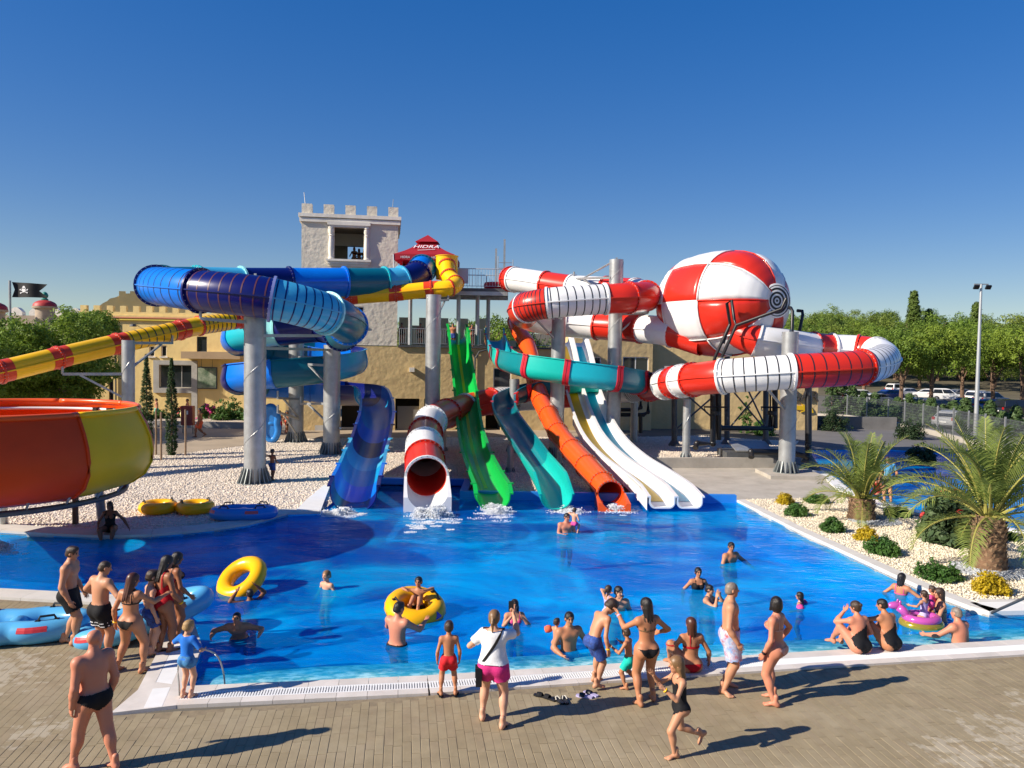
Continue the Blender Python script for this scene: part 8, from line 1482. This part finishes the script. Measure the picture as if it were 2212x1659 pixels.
cars = {'suv': make_car('suv'), 'hatch': make_car('hatch')}; first = {'suv': True, 'hatch': True}
for x, y, kind, colr, rz, lab in ((1940, 831, 'suv', 'white', 25, 'white estate car nearest the looping tube, tail towards us'), (1962, 840, 'hatch', 'silver', 20, 'silver car parked right of the white estate'), (1998, 842, 'hatch', 'white', 160, 'low white car behind the pine trunk'), (2045, 846, 'suv', 'white', -20, 'white off roader with open door in the car park'), (2080, 842, 'hatch', 'grey', 10, 'dark grey car behind the off roader'), (2120, 852, 'suv', 'white', 20, 'white car right of the light mast'), (2142, 855, 'suv', 'silver', 15, 'silver estate right of the light mast'), (2092, 868, 'hatch', 'blue', 30, 'dark blue car below the white ones'), (2150, 872, 'hatch', 'blue', 15, 'blue hatchback in the second car row'), (1915, 845, 'hatch', 'blue', 200, 'blue car under the white tube end'), (1895, 856, 'hatch', 'silver', 30, 'silver car glimpsed left of the fence'), (1862, 850, 'suv', 'white', 10, 'white car seen through the dark conifers'), (2025, 872, 'hatch', 'grey', 20, 'grey car behind the middle of the fence'), (2195, 880, 'suv', 'black', 10, 'black car at the right picture edge'), (2060, 905, 'hatch', 'silver', 40, 'silver car seen through the fence mesh'), (1985, 868, 'hatch', 'silver', 15, 'pale car between hedge conifers and trunk')):
    q = G(x, y + 20, 0); o = cars[kind] if first[kind] else copy_tree(cars[kind]); first[kind] = False; o.location = (q[0], q[1], 0); o.rotation_euler = (0, 0, R(rz)); tag(o, lab, 'car', 'cars in the car park')
    for ch in o.children:
        if ch.name.split('.')[0] in ('body', 'cabin'): ch.data = ch.data.copy() if False else ch.data
    done = CARM[colr]
    for ch in o.children:
        nm = ch.name.split('.')[0]
        if nm in ('body', 'cabin'):
            key = (kind, nm, colr)
            if len(ch.data.materials) == 0 or ch.data.materials[0] is None: ch.data.materials.clear(); ch.data.materials.append(done)
            ch.material_slots[0].link = 'OBJECT'; ch.material_slots[0].material = done
# splashes where the water leaves the slides
foam = mat('white_foam', (.93, .95, .97), rough=.6, var=(6, .04), transl=.35)
def splash(x, y, w, h, n, seed, run=1.0):
    """torn white water: a few jets of droplets, then foam drifting off towards the bathers"""
    c = G(x, y, WZ); gg = np.random.default_rng(seed); V = []; F = []
    base = np.array([[1, 0, 0], [0, 1, 0], [-1, 0, 0], [0, -1, 0], [0, 0, 1], [0, 0, -1]], float); T = [(0, 1, 4), (1, 2, 4), (2, 3, 4), (3, 0, 4), (1, 0, 5), (2, 1, 5), (3, 2, 5), (0, 3, 5)]
    jets = [(gg.normal(0, w * .30), -abs(gg.normal(0, w * .35)), gg.uniform(.25, 1.0), gg.uniform(.06, .16)) for _ in range(14)]
    def drop(p, s): 
        b = len(V); V.extend(p + q * s * gg.uniform(.6, 1.35, 3) for q in base); F.extend(tuple(i + b for i in q) for q in T)
    for jx, jy, jh, jr in jets if h else []:
        for k in range(int(n / 2.5)): z = h * jh * gg.random() ** 1.6; r = jr * (1.25 - z / h * .7); drop(c + [jx + gg.normal(0, r), jy + gg.normal(0, r * .8) - z * .3, .005 + z], gg.uniform(.010, .028))
    pats = [(gg.normal(0, w * .45), -abs(gg.normal(0, w * .9 * run)), gg.uniform(.08, .26)) for _ in range(26)]
    for fx, fy, fr in pats:
        for k in range(int(n / 9)): a = gg.uniform(0, 6.28); q = fr * gg.uniform(.55, 1.0) if gg.random() < .7 else fr * gg.random(); drop(c + [fx * (1 - .25 * fy) + math.cos(a) * q * 1.5, fy + math.sin(a) * q * .8, .004 + gg.uniform(0, .02)], gg.uniform(.006, .02))
    tag(obj('water_splash', np.array(V), F, foam, smooth=True), kind='stuff')
splash(742, 1108, .60, .26, 700, 1, .5); splash(940, 1112, .85, .42, 1300, 2, 1.6); splash(1072, 1103, .5, .30, 600, 3, 1.3); splash(1228, 1103, .45, .22, 380, 4, .7); splash(1330, 1101, .45, .26, 420, 5, .9)
splash(4, 1185, .7, .3, 500, 7, .8)
